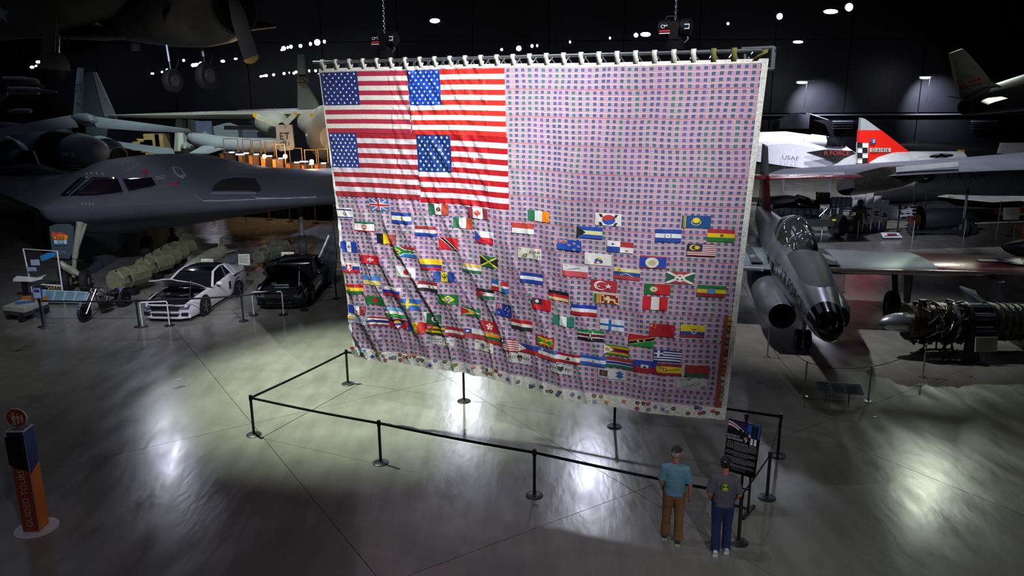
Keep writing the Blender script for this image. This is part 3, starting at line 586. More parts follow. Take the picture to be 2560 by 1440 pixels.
add('small white cloth with a dark square and a blue six armed cross',1497,917.5,1563.3,950.5,[('c0c4c0',rect(0,0,1,1)),('4a3028',rect(.07,.14,.37,.74)),('8a6a5c',[(.22,.2),(.33,.44),(.22,.68),(.11,.44)]),('3c2820',disc(.22,.44,.08,8,AX)),LN('2c60a0',.8,.1,.8,.86,.17),LN('2c60a0',.69,.25,.91,.72,.17),LN('2c60a0',.69,.72,.91,.25,.17)])
add('small blue over dark red flag with a white square',1584.2,896,1643,933,H('24409c','981c30')+[('ccd0cc',rect(.34,.33,.64,.62)),('2c4430',[(.38,.6),(.49,.38),(.6,.6)])])
add('small red flag with gold stars and a folded crease',1626.3,807.5,1686.3,843,[('a81c24',rect(0,0,1,1)),ST('ecc840',.07,.14,.12)]+[ST('e0b040',x,y,.05) for x,y in((.24,.06),(.25,.16),(.22,.27),(.2,.36))]+[LN('c84440',.12,.28,.48,.72,.025)])
add('small yellow blue red flag with a condor crest, right side',1703.3,811,1759.6,845.5,H(('dcc424',2),('2840a0',1),('983438',.8))+[D('bcc0b0',.56,.55,.2),D('4c6c90',.56,.55,.1),LN(BK,.46,.33,.66,.35,.06)])
add('small blue and white striped flag with a white cross',1637.3,872.5,1703,906,H(*['24387c',W_]*4,'24387c')+[('24387c',rect(0,0,.34,.555)),(W_,rect(.13,0,.21,.555)),(W_,rect(0,.22,.34,.335))])
add('small red yellow red flag with a crest and signatures',1643,906,1705.6,940,H(('8c2038',1),('d8b820',2.4),('8c2038',1))+[D('a8603c',.34,.5,.16),D('c8b8a0',.34,.5,.09)]+scr(7,.1,.32,.9,.62,'5a4c20'))
add('small red and green flag with a white hoist strip',1705.4,911,1771.3,946,[('98302c',rect(0,0,1,.7)),('245c3c',rect(0,.7,1,1)),('b8bcb8',rect(0,0,.12,1))])
add('small signed white cloth at the lower right, creased',1694,942,1766.5,975,[('b4b8b2',rect(0,0,1,1)),D('7c5450',.4,.1,.1),D('7c7c6c',.88,.82,.14)]+scr(16,.02,.1,.8,.9,'7c807a'))
def patch(name,lab,u0,v0,u1,v1,prims,nx=8,ny=6,o0=.012,txt=None,m=VCOL,parent=flag):
    mb=MB(); fn=lambda x,y,o: FS(u0+(u1-u0)*x, v0+(v1-v0)*y, o)
    for i,(c,poly) in enumerate(prims): drape(mb,poly,c,fn,o0+(.0 if i==0 else .003)+.0012*i,nx,ny)
    # turned-in hem so the patch has an edge of its own
    mb.col=prims[0][0]; N2=nx*2
    ring=[(i/N2,0) for i in range(N2)]+[(1,i/N2) for i in range(N2)]+[(1-i/N2,1) for i in range(N2)]+[(0,1-i/N2) for i in range(N2)]
    k=len(ring); mb.add([fn(x,y,o0) for x,y in ring]+[fn(x,y,0) for x,y in ring],[(i,(i+1)%k,(i+1)%k+k,i+k) for i in range(k)])
    if txt:
        for s,cx,cy,h,c in txt:
            mb.col=c; n=len(prims)*.0012+.008
            letters(mb,s,lambda x,y: fn(min(1,max(0,cx+x*.62*(.75 if len(s)>6 else 1))),min(1,max(0,cy-y)),o0+n),h)
    return mb.build(name,m,parent,label=lab,smooth=False)
for lab,x0,y0,x1,y1,prims,txt in PT:
    a=inv(x0,y0); b=inv(x1,y1); patch('small_flag_patch',lab,a[0],a[1],b[0],b[1],prims,txt=txt)
# ---- four large flags sewn in the upper left
SILK=mat('silk_colours','ffffff',.33,vcol=True,var=.05,scale=3,spec=.6,bump=.5,bscale=14); COTTON=mat('cotton_colours','ffffff',.75,vcol=True,var=.10,scale=26,bump=.3,bscale=40)
def bigflag(lab,c0,c1,cc,m,red,blue,wh,nx=46,ny=39):
    u0,v0=c0;u1,v1=c1; kx=(cc[0]-u0)/(u1-u0); pr=[]
    for i in range(13): pr.append((red if i%2==0 else wh, rect(0,i/13,1,(i+1)/13)))
    mb=MB(); fn=lambda x,y,o: FS(u0+(u1-u0)*x, v0+(v1-v0)*y, o)
    for c,p in pr: drape(mb,p,c,fn,.012,nx,ny)
    drape(mb,rect(0,0,kx,7/13),blue,fn,.018,nx,ny)
    for r in range(9):
        n=6 if r%2==0 else 5
        for q in range(n):
            cx=kx*((q+.5+(0 if r%2==0 else .5))/6.0); cy=7/13*(r+.6)/9.2
            drape(mb,star(cx,cy,.0235,5,.42,-pi/2,.62),'f2f2f0',fn,.024,nx,ny)
    mb.build('large_flag_panel',m,flag,label=lab)
I=inv
a1=I(800,173);b1=I(1031,331); bigflag('large stars and stripes panel, upper left, matt and signed',(0.004,.012),(b1[0]-.002,I(820,332)[1]),I(903,267),COTTON,'a8243e','1c2c6c','dcd8cc')
a2=I(1018,171);b2=I(1266,343); bigflag('large stars and stripes panel, upper right, shiny silk',(b1[0]+.001,.012),(b2[0],b2[1]),I(1105,267),SILK,'d2342c','1c46a8','f6f4f4')
b4=I(1273,523); a3=I(823,333);bigflag('large stars and stripes panel, lower left, darker red',(0.006,I(820,332)[1]+.001),(I(1040,340)[0],I(1040,499)[1]),I(902,422),COTTON,'9c1a24','20347a','d2cad0')
bigflag('large stars and stripes panel, lower right, crumpled silk',(I(1040,340)[0]+.001,b2[1]+.001),(b4[0],I(1160,511)[1]),I(1131,435),SILK,'b02026','1c3a78','dcd6dc')
# ---- white signed border with badges
def band(name,u0,u1,v0,v1,nu,nv,m,lab=None): return clothgrid(u0,u1,v0,v1,nu,nv,.008,.006).build(name,m,flag,label=lab)
vb=I(1000,882)[1]
band('border_band',0,1,vb,1.0,220,12,SIGNED,'white signed band along the bottom hem')
band('side_hem',.989,1.0,.0,.97,6,160,SIGNED,'white hem down the right side'); band('side_hem',0,.007,0,.97,4,160,SIGNED,'white hem down the left side')
band('top_hem',0,1,-.001,.010,220,3,SIGNED,'white hem along the top')
vt=I(1822,793)[1]; band('badge_strip',.973,.989,vt,vb,4,60,mat('red_strip','8a4a44',.85),'dull red strip for badges down the right side')
band('drape_weight_hem',0,1,.995,1.004,220,2,SIGNED)
bad=[(884,869,'s','a83440'),(887,879,'s','84888c'),(916,874,'s','5ca4c8'),(909,885,'c','5c5048'),(937,888,'c','3c4c8c'),(949,884,'o','6a4c58'),(957,879,'s','6c6434'),(966,884,'o','7c8c74'),(972,895,'c','b86c44'),(981,892,'o','6c6c78'),(989,892,'r','4c5c4c'),(1003,885,'c','7c3c54'),(1004,899,'s','a04448'),(1017,890,'s','7c6050'),(1027,890,'r','a85048'),(1038,890,'s','a8482c'),(1050,896,'o','5c5c50'),(1059,899,'s','4c3c30'),(1081,909,'c','3c4ca0'),(1092,900,'s','788094'),(1115,903,'s','5c6448'),
(1141,911,'s','887c34'),(1187,917,'o','c87850'),(1173,923,'s','9098b0'),(1205,921,'c','7c7c70'),(1207,931,'o','8c8c84'),(1215,926,'o','404434'),(1215,935,'c','7c7040'),(1225,935,'r','a87848'),(1239,928,'r','704840'),(1249,939,'s','8a5a44'),(1269,948,'c','4c5890'),(1296,954,'o','606450'),(1327,966,'r','40443c'),(1335,963,'c','7884a8'),(1357,964,'r','3c3c40'),(1371,975,'o','80604c'),(1381,976,'s','6c4c34'),(1397,984,'c','3c5c9c'),(1403,978,'s','54382c'),(1435,983,'c','6c88b0'),(1451,990,'o','7c6450'),(1488,987,'s','706c5c'),(1505,988,'c','a08c3c'),(1490,1001,'r','9c9cb4'),(1519,1004,'s','bc9454'),(1561,1002,'r','c0703c'),(1595,1006,'s','5c3428'),(1610,1007,'s','643830'),(1623,1008,'s','a03c38'),(1594,1020,'r','8a3434'),(1623,1022,'c','70706c'),(1640,1015,'o','4464b0'),(1658,1021,'r','5c7098'),(1670,1027,'c','a8989c'),(1685,1020,'c','3c4454'),(1721,1032,'c','4c4c44'),(1741,1019,'s','342c34'),(1751,1021,'c','64689c'),(1750,1033,'c','b02434'),(1759,1032,'c','34403c'),(1782,1030,'c','a83c3c'),(1793,1035,'s','5a3034'),
(1824,799,'c','c8982c'),(1822,811,'c','c87850'),(1821,825,'c','5c4c3c'),(1819,842,'c','b87c40'),(1817,857,'r','505048'),(1816,871,'r','7c7494'),(1814,885,'r','3c3424'),(1813,899,'c','c8844c'),(1812,911,'c','b06c48'),(1811,923,'c','a05834'),(1809,934,'r','8c6c2c'),(1807,948,'s','b4bcc4'),(1806,962,'c','9094a0'),(1805,976,'c','7c5c5c'),(1804,990,'c','5c8444'),(1803,1001,'c','8c9484')]
for x,y,k,c in bad:
    r=5.2; a=I(x-r,y-r); b=I(x+r,y+r); lt='d8d0bc'
    sh={'c':disc(.5,.5,.48,16),'o':disc(.5,.5,.49,12,.8),'r':rect(.1,.06,.9,.94),'s':[(.05,.05),(.5,.0),(.95,.05),(.95,.5),(.8,.8),(.5,1),(.2,.8),(.05,.5)]}[k]
    inn=[(.5+(px-.5)*.55,.5+(py-.5)*.55) for px,py in sh]; inn2=[(.5+(px-.5)*.26,.5+(py-.5)*.26) for px,py in sh]
    mb=MB(); fn=lambda X,Y,o,a=a,b=b: FS(a[0]+(b[0]-a[0])*X,a[1]+(b[1]-a[1])*Y,o)
    mb.col=c
    for o_,sc_ in ((.024,1),):
        n_=len(sh); mb.add([fn(X,Y,.024) for X,Y in sh]+[fn(X,Y,.004) for X,Y in sh],[tuple(range(n_-1,-1,-1))]+[(i,(i+1)%n_,(i+1)%n_+n_,i+n_) for i in range(n_)])
    cc=[int(c[i:i+2],16) for i in(0,2,4)]; mb.col='%02x%02x%02x'%tuple(int(v*.45+110) for v in cc)
    mb.add([fn(X,Y,.027) for X,Y in inn],[tuple(range(len(inn)-1,-1,-1))]); mb.col=c
    mb.add([fn(X,Y,.030) for X,Y in inn2],[tuple(range(len(inn2)-1,-1,-1))])
    mb.build('badge',VCOL,flag,smooth=False)
# ---- tabs
TY=8.245; 
for i in range(27):
    u=(i+.35)/27; p=FS(u,.0,.01); q=W3((p-F0).dot(e1),TY+.02,.03); n=.045
    if i==26: q=W3(9.36,TY-.02,.03)
    mb=MB(); pts=[p+V((0,0,-.03)),(p+q)/2+nf*.01,q-V((0,0,.03))+nf*.03,q+V((0,0,.03)),q+V((0,0,.0))-nf*.075,(p+q)/2-nf*.09,p-nf*.03]
    vs=[];w2=.1 if i in(0,26) else .045
    for k in pts: vs += [k-e1*n, k+e1*n]
    mb.add(vs,[(2*k,2*k+1,2*k+3,2*k+2) for k in range(len(pts)-1)])
    o=mb.build('hanging_tab',mat('olive_tab_cloth','6c6c30',.8) if i>=24 else mat('white_tab_cloth','d4d2c8',.8),flag,label='olive cloth tab' if i>=24 else None)
    sm=o.modifiers.new('thick','SOLIDIFY'); sm.thickness=.006
# ---- truss
tr=thing('lighting_truss','long silvery ladder truss of tubes carrying the great flag','truss',tuple(W3(4.6,TY)),world=True)
A0,A1=-.12,9.3
for name,dz,do in (('upper_tube',0,0),('lower_tube',-.0,-.30),('lower_tube',-.26,-.15)):
    MB().cyl(W3(A0,TY+dz,do),W3(A1,TY+dz,do),.027,12).build(name,ALU,tr)
k=0;a=A0+.1
while a<A1-.3:
    MB().cyl(W3(a,TY,0),W3(a+.15,TY-.26,-.15),.012,6).build('lattice_bar',ALU,tr)
    MB().cyl(W3(a+.15,TY-.26,-.15),W3(a+.3,TY,-.30),.012,6).build('lattice_bar',ALU,tr)
    MB().cyl(W3(a+.3,TY,-.30),W3(a+.15,TY-.26,-.15),.012,6); a+=.34
fr=MB(); c=[W3(8.95,TY+.0,0),W3(9.47,TY+.01,0),W3(9.47,TY-.31,0),W3(9.2,TY-.31,0)]
for o_ in (-.07,-.3):
    fr=MB(); cc=[q-nf*o_*-1 for q in c]
    fr.tube([cc[0]+V((0,0,.03)),cc[1]+V((0,0,.03))],.032,10); fr.cyl(cc[1]+V((0,0,.05)),cc[2],.03,10); fr.cyl(cc[2],cc[3],.03,10); fr.build('end_frame',ALU,tr)
MB().cyl(W3(9.47,TY,-.05),W3(9.47,TY,-.3),.03,8).build('end_frame_cross_tube',ALU,tr)
MB().cyl(W3(9.02,TY,-.06),W3(9.02,TY-.28,-.06),.025,8).build('end_frame_stile',ALU,tr)
# ---- chain hoists
def hoist(px,py,lab,txt):
    a,z=pl(px,py); c=W3(a,z,-.15); t=thing('chain_hoist',lab,'hoist',tuple(c),world=True)
    mb=MB(); mb.lathe([(.05,-.3),(.13,-.27),(.14,-.1),(.12,-.08),(.12,.1),(.15,.12),(.15,.27),(.06,.3)],c,e1,16); mb.build('motor_body',mat('hoist_black','08080a',.5,spec=.3),t)
    MB().box(c+V((0,0,-.06)),(.16,.26,.3),rz=ang).build('gear_case',mat('hoist_black','08080a'),t,smooth=False)
    MB().tube([c+e1*-.2+V((0,0,.1)),c+e1*-.15+V((0,0,.19)),c+e1*-.02+V((0,0,.19)),c+V((0,0,.1))],.014,6).build('carry_handle',BLACK,t)
    lp=MB(); q=c+e1*-.17+nf*.135+V((0,0,.01)); mb=MB(); mb.col='e8e8ec'; letters(mb,'CM',planar(q+V((0,0,-.0)),e1,(0,0,1)),.085)
    mb.col='c02028'; mb.slab([q+e1*x+V((0,0,zz)) for x,zz in((-.08,-.085),(.11,-.085),(.11,-.06),(-.08,-.06))],.004,nf)
    mb.col='d0d0d4'; mb.slab([q+e1*x+V((0,0,zz)) for x,zz in((-.08,-.12),(.11,-.12),(.11,-.105),(-.08,-.105))],.004,nf); mb.build('maker_plate',VCOL,t)
    MB().box(c+e1*.24+nf*.14,(.09,.01,.09),rz=ang).build('data_plate',mat('pale_plate','a8b8cc',.4),t,smooth=False)
    # chain
    hgt=24.7-c.z; nl=0; ch=MB(); z=c.z+.12
    while z<c.z+2.7:
        r=.017; L=.035; k=nl%2; dx=e1 if k else nf
        pts=[c+V((0,0,z-c.z))+dx*(r*cos(t2))+V((0,0,L*sin(t2))) for t2 in [2*pi*i/8 for i in range(9)]]
        ch.tube(pts,.007,5,caps=False,up=(.3,.2,.9)); z+=.05; nl+=1
    ch.build('lift_chain',STEEL,t); MB().cyl((c.x,c.y,z),(c.x,c.y,24.7),.016,6).build('upper_chain',STEEL,t)
    bag=MB(); bag.tube([c+V((0,0,-.15)),c+V((0,0,-.4)),c+V((0,0,TY+.05-c.z+.0))],[(.14,.1),(.2,.13),(.24,.15)],12); bag.build('chain_bag',mat('black_cloth','08080a',.9,bump=.6,spec=.1),t)
    MB().tube([c+e1*.2+V((0,0,-.1)),c+e1*.24+V((0,0,-.2)),c+e1*.17+V((0,0,-.27))],.015,6).build('hook',STEEL,t)
    return t
hoist(952,97,'black electric chain hoist above the stars and stripes panels','')
hoist(1683,67,'black electric chain hoist with maker lettering, nearer the truss end','')
# ================================================================ belt barrier round the flag
PB=dict(A=(635,1087),B=(952,1157.5),C=(1336,1239),D=(1846,1356),E=(1917,1245),F=(1944,1140),G=(1536,1067),H=(1160,1003),I=(870,960))
PB={k:G(*v) for k,v in PB.items()}
LINKS=dict(A='B',B='C',C='D',D='E',E='F',F='G',G='H',H='I',I='A')
PL=dict(A='black belt post at the far left corner of the flag enclosure',B='black belt post in the front row, left of the bright glare',C='black belt post in the middle of the front row',D='black belt post beside the man in the grey shirt',
 E='black belt post just right of the black memorial sign',F='black belt post at the rear right corner, beyond the memorial sign',G='black belt post whose top hides behind the lower right of the flag',H='black belt post whose top hides behind the lower left of the flag',I='black belt post behind the lower left corner of the flag')
def belt_post(k,p,nxt,lab,grp,h=.97,r=.17,black=BLACK):
    t=thing('belt_post',lab,'barrier post',tuple(p),0,grp)
    MB().lathe([(.0,0),(r,0),(r,.014),(r*.9,.024),(.05,.034),(.035,.05)],n=28).build('base',mat('black_rubber_base','1c1d22',.4),t)
    MB().lathe([(.031,.03),(.031,h-.12)],n=14).build('pole',black,t)
    MB().lathe([(.04,h-.12),(.04,h-.01),(.033,h),(.0,h)],n=14).build('head',mat('black_plastic','101013',.4),t)
    if nxt is not None:
        d=nxt-p; L=d.length; u=d.normalized(); s=.035; mb=MB(); n=8; vs=[]
        for i in range(n+1):
            q=u*(.04+(L-.08)*i/n); sag=-.02*sin(pi*i/n)
            for zz in(h-.095,h-.035): vs.append((q.x,q.y,zz+sag))
        mb.add(vs,[(2*i,2*i+2,2*i+3,2*i+1) for i in range(n)]); o=mb.build('belt',mat('black_webbing','09090b',.7),t)
        sm=o.modifiers.new('thick','SOLIDIFY'); sm.thickness=.003
    return t
for k,v in LINKS.items(): belt_post(k,PB[k],PB[v],PL[k],'belt posts round the flag')
# ================================================================ memorial sign on its stand
BRp=G(1887,1197,.76); BLp=G(1807,1173,.76); ux=(BRp-BLp); SWd=ux.length; ux.normalize(); bk=V((ux.y,-ux.x,0)); bk = bk if bk.y>0 else -bk
uy=(V((0,0,1))*.985+bk*.14).normalized(); SH=.985; nn=-bk
base=(BRp+BLp)/2; t=thing('memorial_sign','black memorial notice on a stand beside the two men','sign',(base.x,base.y,0),world=True)
MB().slab([BLp,BRp,BRp+uy*SH,BLp+uy*SH],.02).build('board',mat('gloss_black_board','08080a',.3),t,smooth=False)
n_=ux.cross(uy); n_ = n_ if n_.y<0 else -n_
fnb=lambda x,y,o=.012: tuple(BLp+ux*(x*SWd)+uy*(y*SH)+n_*o)
def art(polys,name,lab=None,o0=.012,txt=()):
    mb=MB()
    for i,(c,pl_) in enumerate(polys): mb.col=c; mb.add([fnb(x,y,o0+.0002*i) for x,y in pl_],[tuple(range(len(pl_)))])
    for s,cx,cy,sz,c,it in txt: mb.col=c; letters(mb,s,lambda x,y: fnb(cx+x/SWd,cy+y/SH,o0+.008),sz,italic=it)
    return mb.build(name,VCOL,t,label=lab,smooth=False)
pol=[('1c1c3c',rect(.01,.78,.99,.985)),('1c5cb4',rect(.62,.74,.99,.985)),('2c2c6a',rect(.3,.76,.62,.9)),('5c1828',rect(.01,.84,.2,.93))]
import itertools
wav=lambda x,o: .97-.0*x-.19*x*x*(3-2*x)+o
for c,o,w_ in(('c8283c',.0,.1),('e4dcdc',-.005,.03),('a83048',-.033,.022),('e4dcdc',-.055,.035)):
    n=10; up=[(.01+.78*i/n,min(.985,wav(i/n,o*(1-.5*i/n)))) for i in range(n+1)]; dn=[(.01+.78*i/n,min(.98,wav(i/n,(o-w_)*(1-.5*i/n)))) for i in range(n+1)]
    if o==0: continue
    for i in range(n): pol.append((c,[up[i],up[i+1],dn[i+1],dn[i]]))
rs=random.Random(3)
x=.01
while x<.62:
    w_=rs.uniform(.03,.06); pol.append(('060608',rect(x,.7,x+w_,.78+rs.uniform(.02,.09)))); x+=w_
for x0 in(.74,.85): pol.append(('060608',rect(x0,.66,x0+.085,.97)))
art(pol,'skyline_print','skyline and flag ribbon print')
art([],'headline',None,.018,txt=[('ALWAYS',.2,.70,.062,'d8d8dc',.25),('REMEMBER',.27,.645,.062,'d8d8dc',.25),('9',.6,.665,.15,'e8f0f4',0),('·',.7,.66,.12,'e8f0f4',0),('9/11 MEMORIAL FLAG',.5,.575,.056,'b8b8bc',0)])
art([('e8f0f4',rect(.745,.61,.82,.73)),('e8f0f4',rect(.855,.61,.93,.73))],'eleven_numerals',None,.028)
pol=[];y=.53;row=0
for blk in (5,4,5,3,1):
    for i in range(blk):
        sh=.24 if i==blk-1 else .0; x=.04+sh
        while x<.96-sh:
            w_=rs.uniform(.02,.07); pol.append(('8c8c92',rect(x,y,min(x+w_,.96-sh),y+.011))); x+=w_+.013
        y-=.022
    y-=.018
art(pol,'small_print')['kind']='stuff'
for s in (BLp+ux*(SWd*.5),): pass
c0=V((base.x,base.y,0)); q0=BRp+ux*-.09; q0b=BLp+ux*.09
for q in (q0,q0b): MB().box((q.x+bk.x*.03,q.y+bk.y*.03,.42),(.035,.035,.78),rz=atan2(ux.y,ux.x)).build('upright',BLACK,t,smooth=False)
MB().box((c0.x+bk.x*.2,c0.y+bk.y*.2,.92),(.04,.03,1.78),rz=atan2(ux.y,ux.x)).build('back_mast',BLACK,t,smooth=False)
MB().box((c0.x+bk.x*.2,c0.y+bk.y*.2,1.83),(.06,.06,.1),rz=atan2(ux.y,ux.x)).build('mast_head',BLACK,t,smooth=False)
for q in (q0,q0b):
    MB().box((q.x+bk.x*.06,q.y+bk.y*.06,.03),(.05,.55,.05),rz=atan2(ux.y,ux.x)).build('foot',BLACK,t,smooth=False)
MB().box((c0.x,c0.y,.12),(SWd-.2,.03,.04),rz=atan2(ux.y,ux.x)).build('crossbar',BLACK,t,smooth=False)
MB().box((c0.x+bk.x*.15,c0.y+bk.y*.15,.42),(SWd-.22,.02,.03),rz=atan2(ux.y,ux.x)).build('crossbar',BLACK,t,smooth=False)
# ================================================================ guided tours kiosk
ka=G(60,1330,.02); kb=G(101,1329,.02); kc=G(127,1301,.02); u1=(kb-ka).normalized(); u2=V((-u1.y,u1.x,0)); wk=.30; kb.z=0
ctr=kb-u1*wk/2+u2*wk/2; KZ=1.93
t=thing('tour_kiosk','tall orange and blue kiosk lettered for guided tours','kiosk',(ctr.x,ctr.y,0),atan2(u1.y,u1.x))
h=wk/2; wtrim=mat('kiosk_white_edge','c8c8cc',.4)
MB().lathe([(0,0),(.36,0),(.36,.012),(0,.012)],n=36).build('base_plate',mat('kiosk_base_plate','d0d0d8',.35),t)
MB().box((0,0,KZ/2+.01),(wk-.01,wk-.01,KZ)).build('core',wtrim,t,smooth=False)
ORN='d2741c';BLU2='15157a'
def facepanel(side,polys,name,txt=()):
    if side=='f': fn=lambda x,y,o=0:(x,-h-.004-o,y)
    else: fn=lambda x,y,o=0:(h+.004+o,x,y)
    mb=MB()
    for i,(c,pl_) in enumerate(polys):
        mb.col=c; n=len(pl_); a=[fn(x,y,.0005*i) for x,y in pl_]; b=[fn(x,y,-.006) for x,y in pl_]
        mb.add(a+b,[tuple(range(n)),tuple(range(2*n-1,n-1,-1))]+[(i2,i2+n,(i2+1)%n+n,(i2+1)%n) for i2 in range(n)])
    for s,ox,oy,sz,c in txt: mb.col=c; letters(mb,s,lambda x,y: fn(ox-y,oy+x,.004),sz,'LEFT')
    return mb.build(name,VCOL,t,smooth=False)
g=.012
facepanel('f',[('a2461a',[(-h+g,.03),(h-g,.03),(h-g,1.18),(-h+g,1.30)])],'shaded_orange_front_panel',[('GUIDED TOURS',-.0,.12,.155,'d8c4b8')])
facepanel('f',[('10103c',[(-h+g,1.30),(h-g,1.18),(h-g,KZ),(-h+g,KZ)])],'shaded_blue_front_panel')  # front orange and blue darker than the side: shade put into the colour
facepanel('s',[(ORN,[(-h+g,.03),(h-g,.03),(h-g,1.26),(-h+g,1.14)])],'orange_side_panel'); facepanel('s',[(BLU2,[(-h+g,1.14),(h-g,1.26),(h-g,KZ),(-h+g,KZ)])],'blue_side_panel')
mb=MB(); mb.slab([(-h-.01,-h-.03,1.34),(h-.03,-h-.03,1.24),(h-.03,-h-.03,1.86),(-h-.01,-h-.03,1.86)],.02,(0,1,0)); mb.build('notice_panel',mat('dark_notice','0c0c10',.3),t,smooth=False)
mb=MB(); mb.col='3c3c48'
for i in range(9): mb.add([(-h+.03,-h-.042,1.78-i*.05),(h-.09-.03*(i%3),-h-.042,1.78-i*.05),(h-.09-.03*(i%3),-h-.042,1.79-i*.05),(-h+.03,-h-.042,1.79-i*.05)],[(0,1,2,3)])
mb.build('notice_text',VCOL,t,smooth=False)
MB().box((0,0,KZ+.015),(wk+.005,wk+.005,.02)).build('top_rim',wtrim,t,smooth=False); MB().box((0,0,KZ+.027),(wk-.05,wk-.05,.006)).build('top_tray',mat('kiosk_tray','50525a',.3),t,smooth=False)
MB().cyl((0,-.03,KZ+.02),(0,-.03,KZ+.08),.02,8).build('disc_stem',STEEL,t)
dd=MB(); dd.lathe([(0,-.012),(.17,-.012),(.17,.012),(0,.012)],(0,-.03,KZ+.22),(0,1,0),32); dk=dd.build('icon_disc',mat('disc_orange','9c4a1e',.4),t)
mb=MB(); mb.loft([mb.ring((0,-.03+yy,KZ+.22),(0,1,0),rr,32) for rr,yy in((.168,-.014),(.176,-.014),(.176,.014),(.168,.014),(.168,-.014))],caps=False); mb.build('disc_rim',wtrim,t)
mb=MB(); mb.col='c8b8a8'; f2=lambda x,y:(x,-.046,KZ+.22+y)
for cx,s in((-.045,1.15),(.03,.9),(.095,.72)):
    mb.add([f2(cx+x*s,y*s+.075*s-.0) for x,y in disc(0,0,.018,10)],[tuple(range(10))])
    mb.add([f2(cx+x*s,y*s) for x,y in((-.03,.05),(.03,.05),(.03,-.02),(.02,-.02),(.02,-.11),(.003,-.11),(.003,-.03),(-.003,-.03),(-.003,-.11),(-.02,-.11),(-.02,-.02),(-.03,-.02))],[tuple(range(12))])
mb.add([f2(x,y) for x,y in((-.12,.045),(-.05,.045),(-.05,.06),(-.12,.06))],[(0,1,2,3)])
mb.build('icon_figures',VCOL,dk,smooth=False)
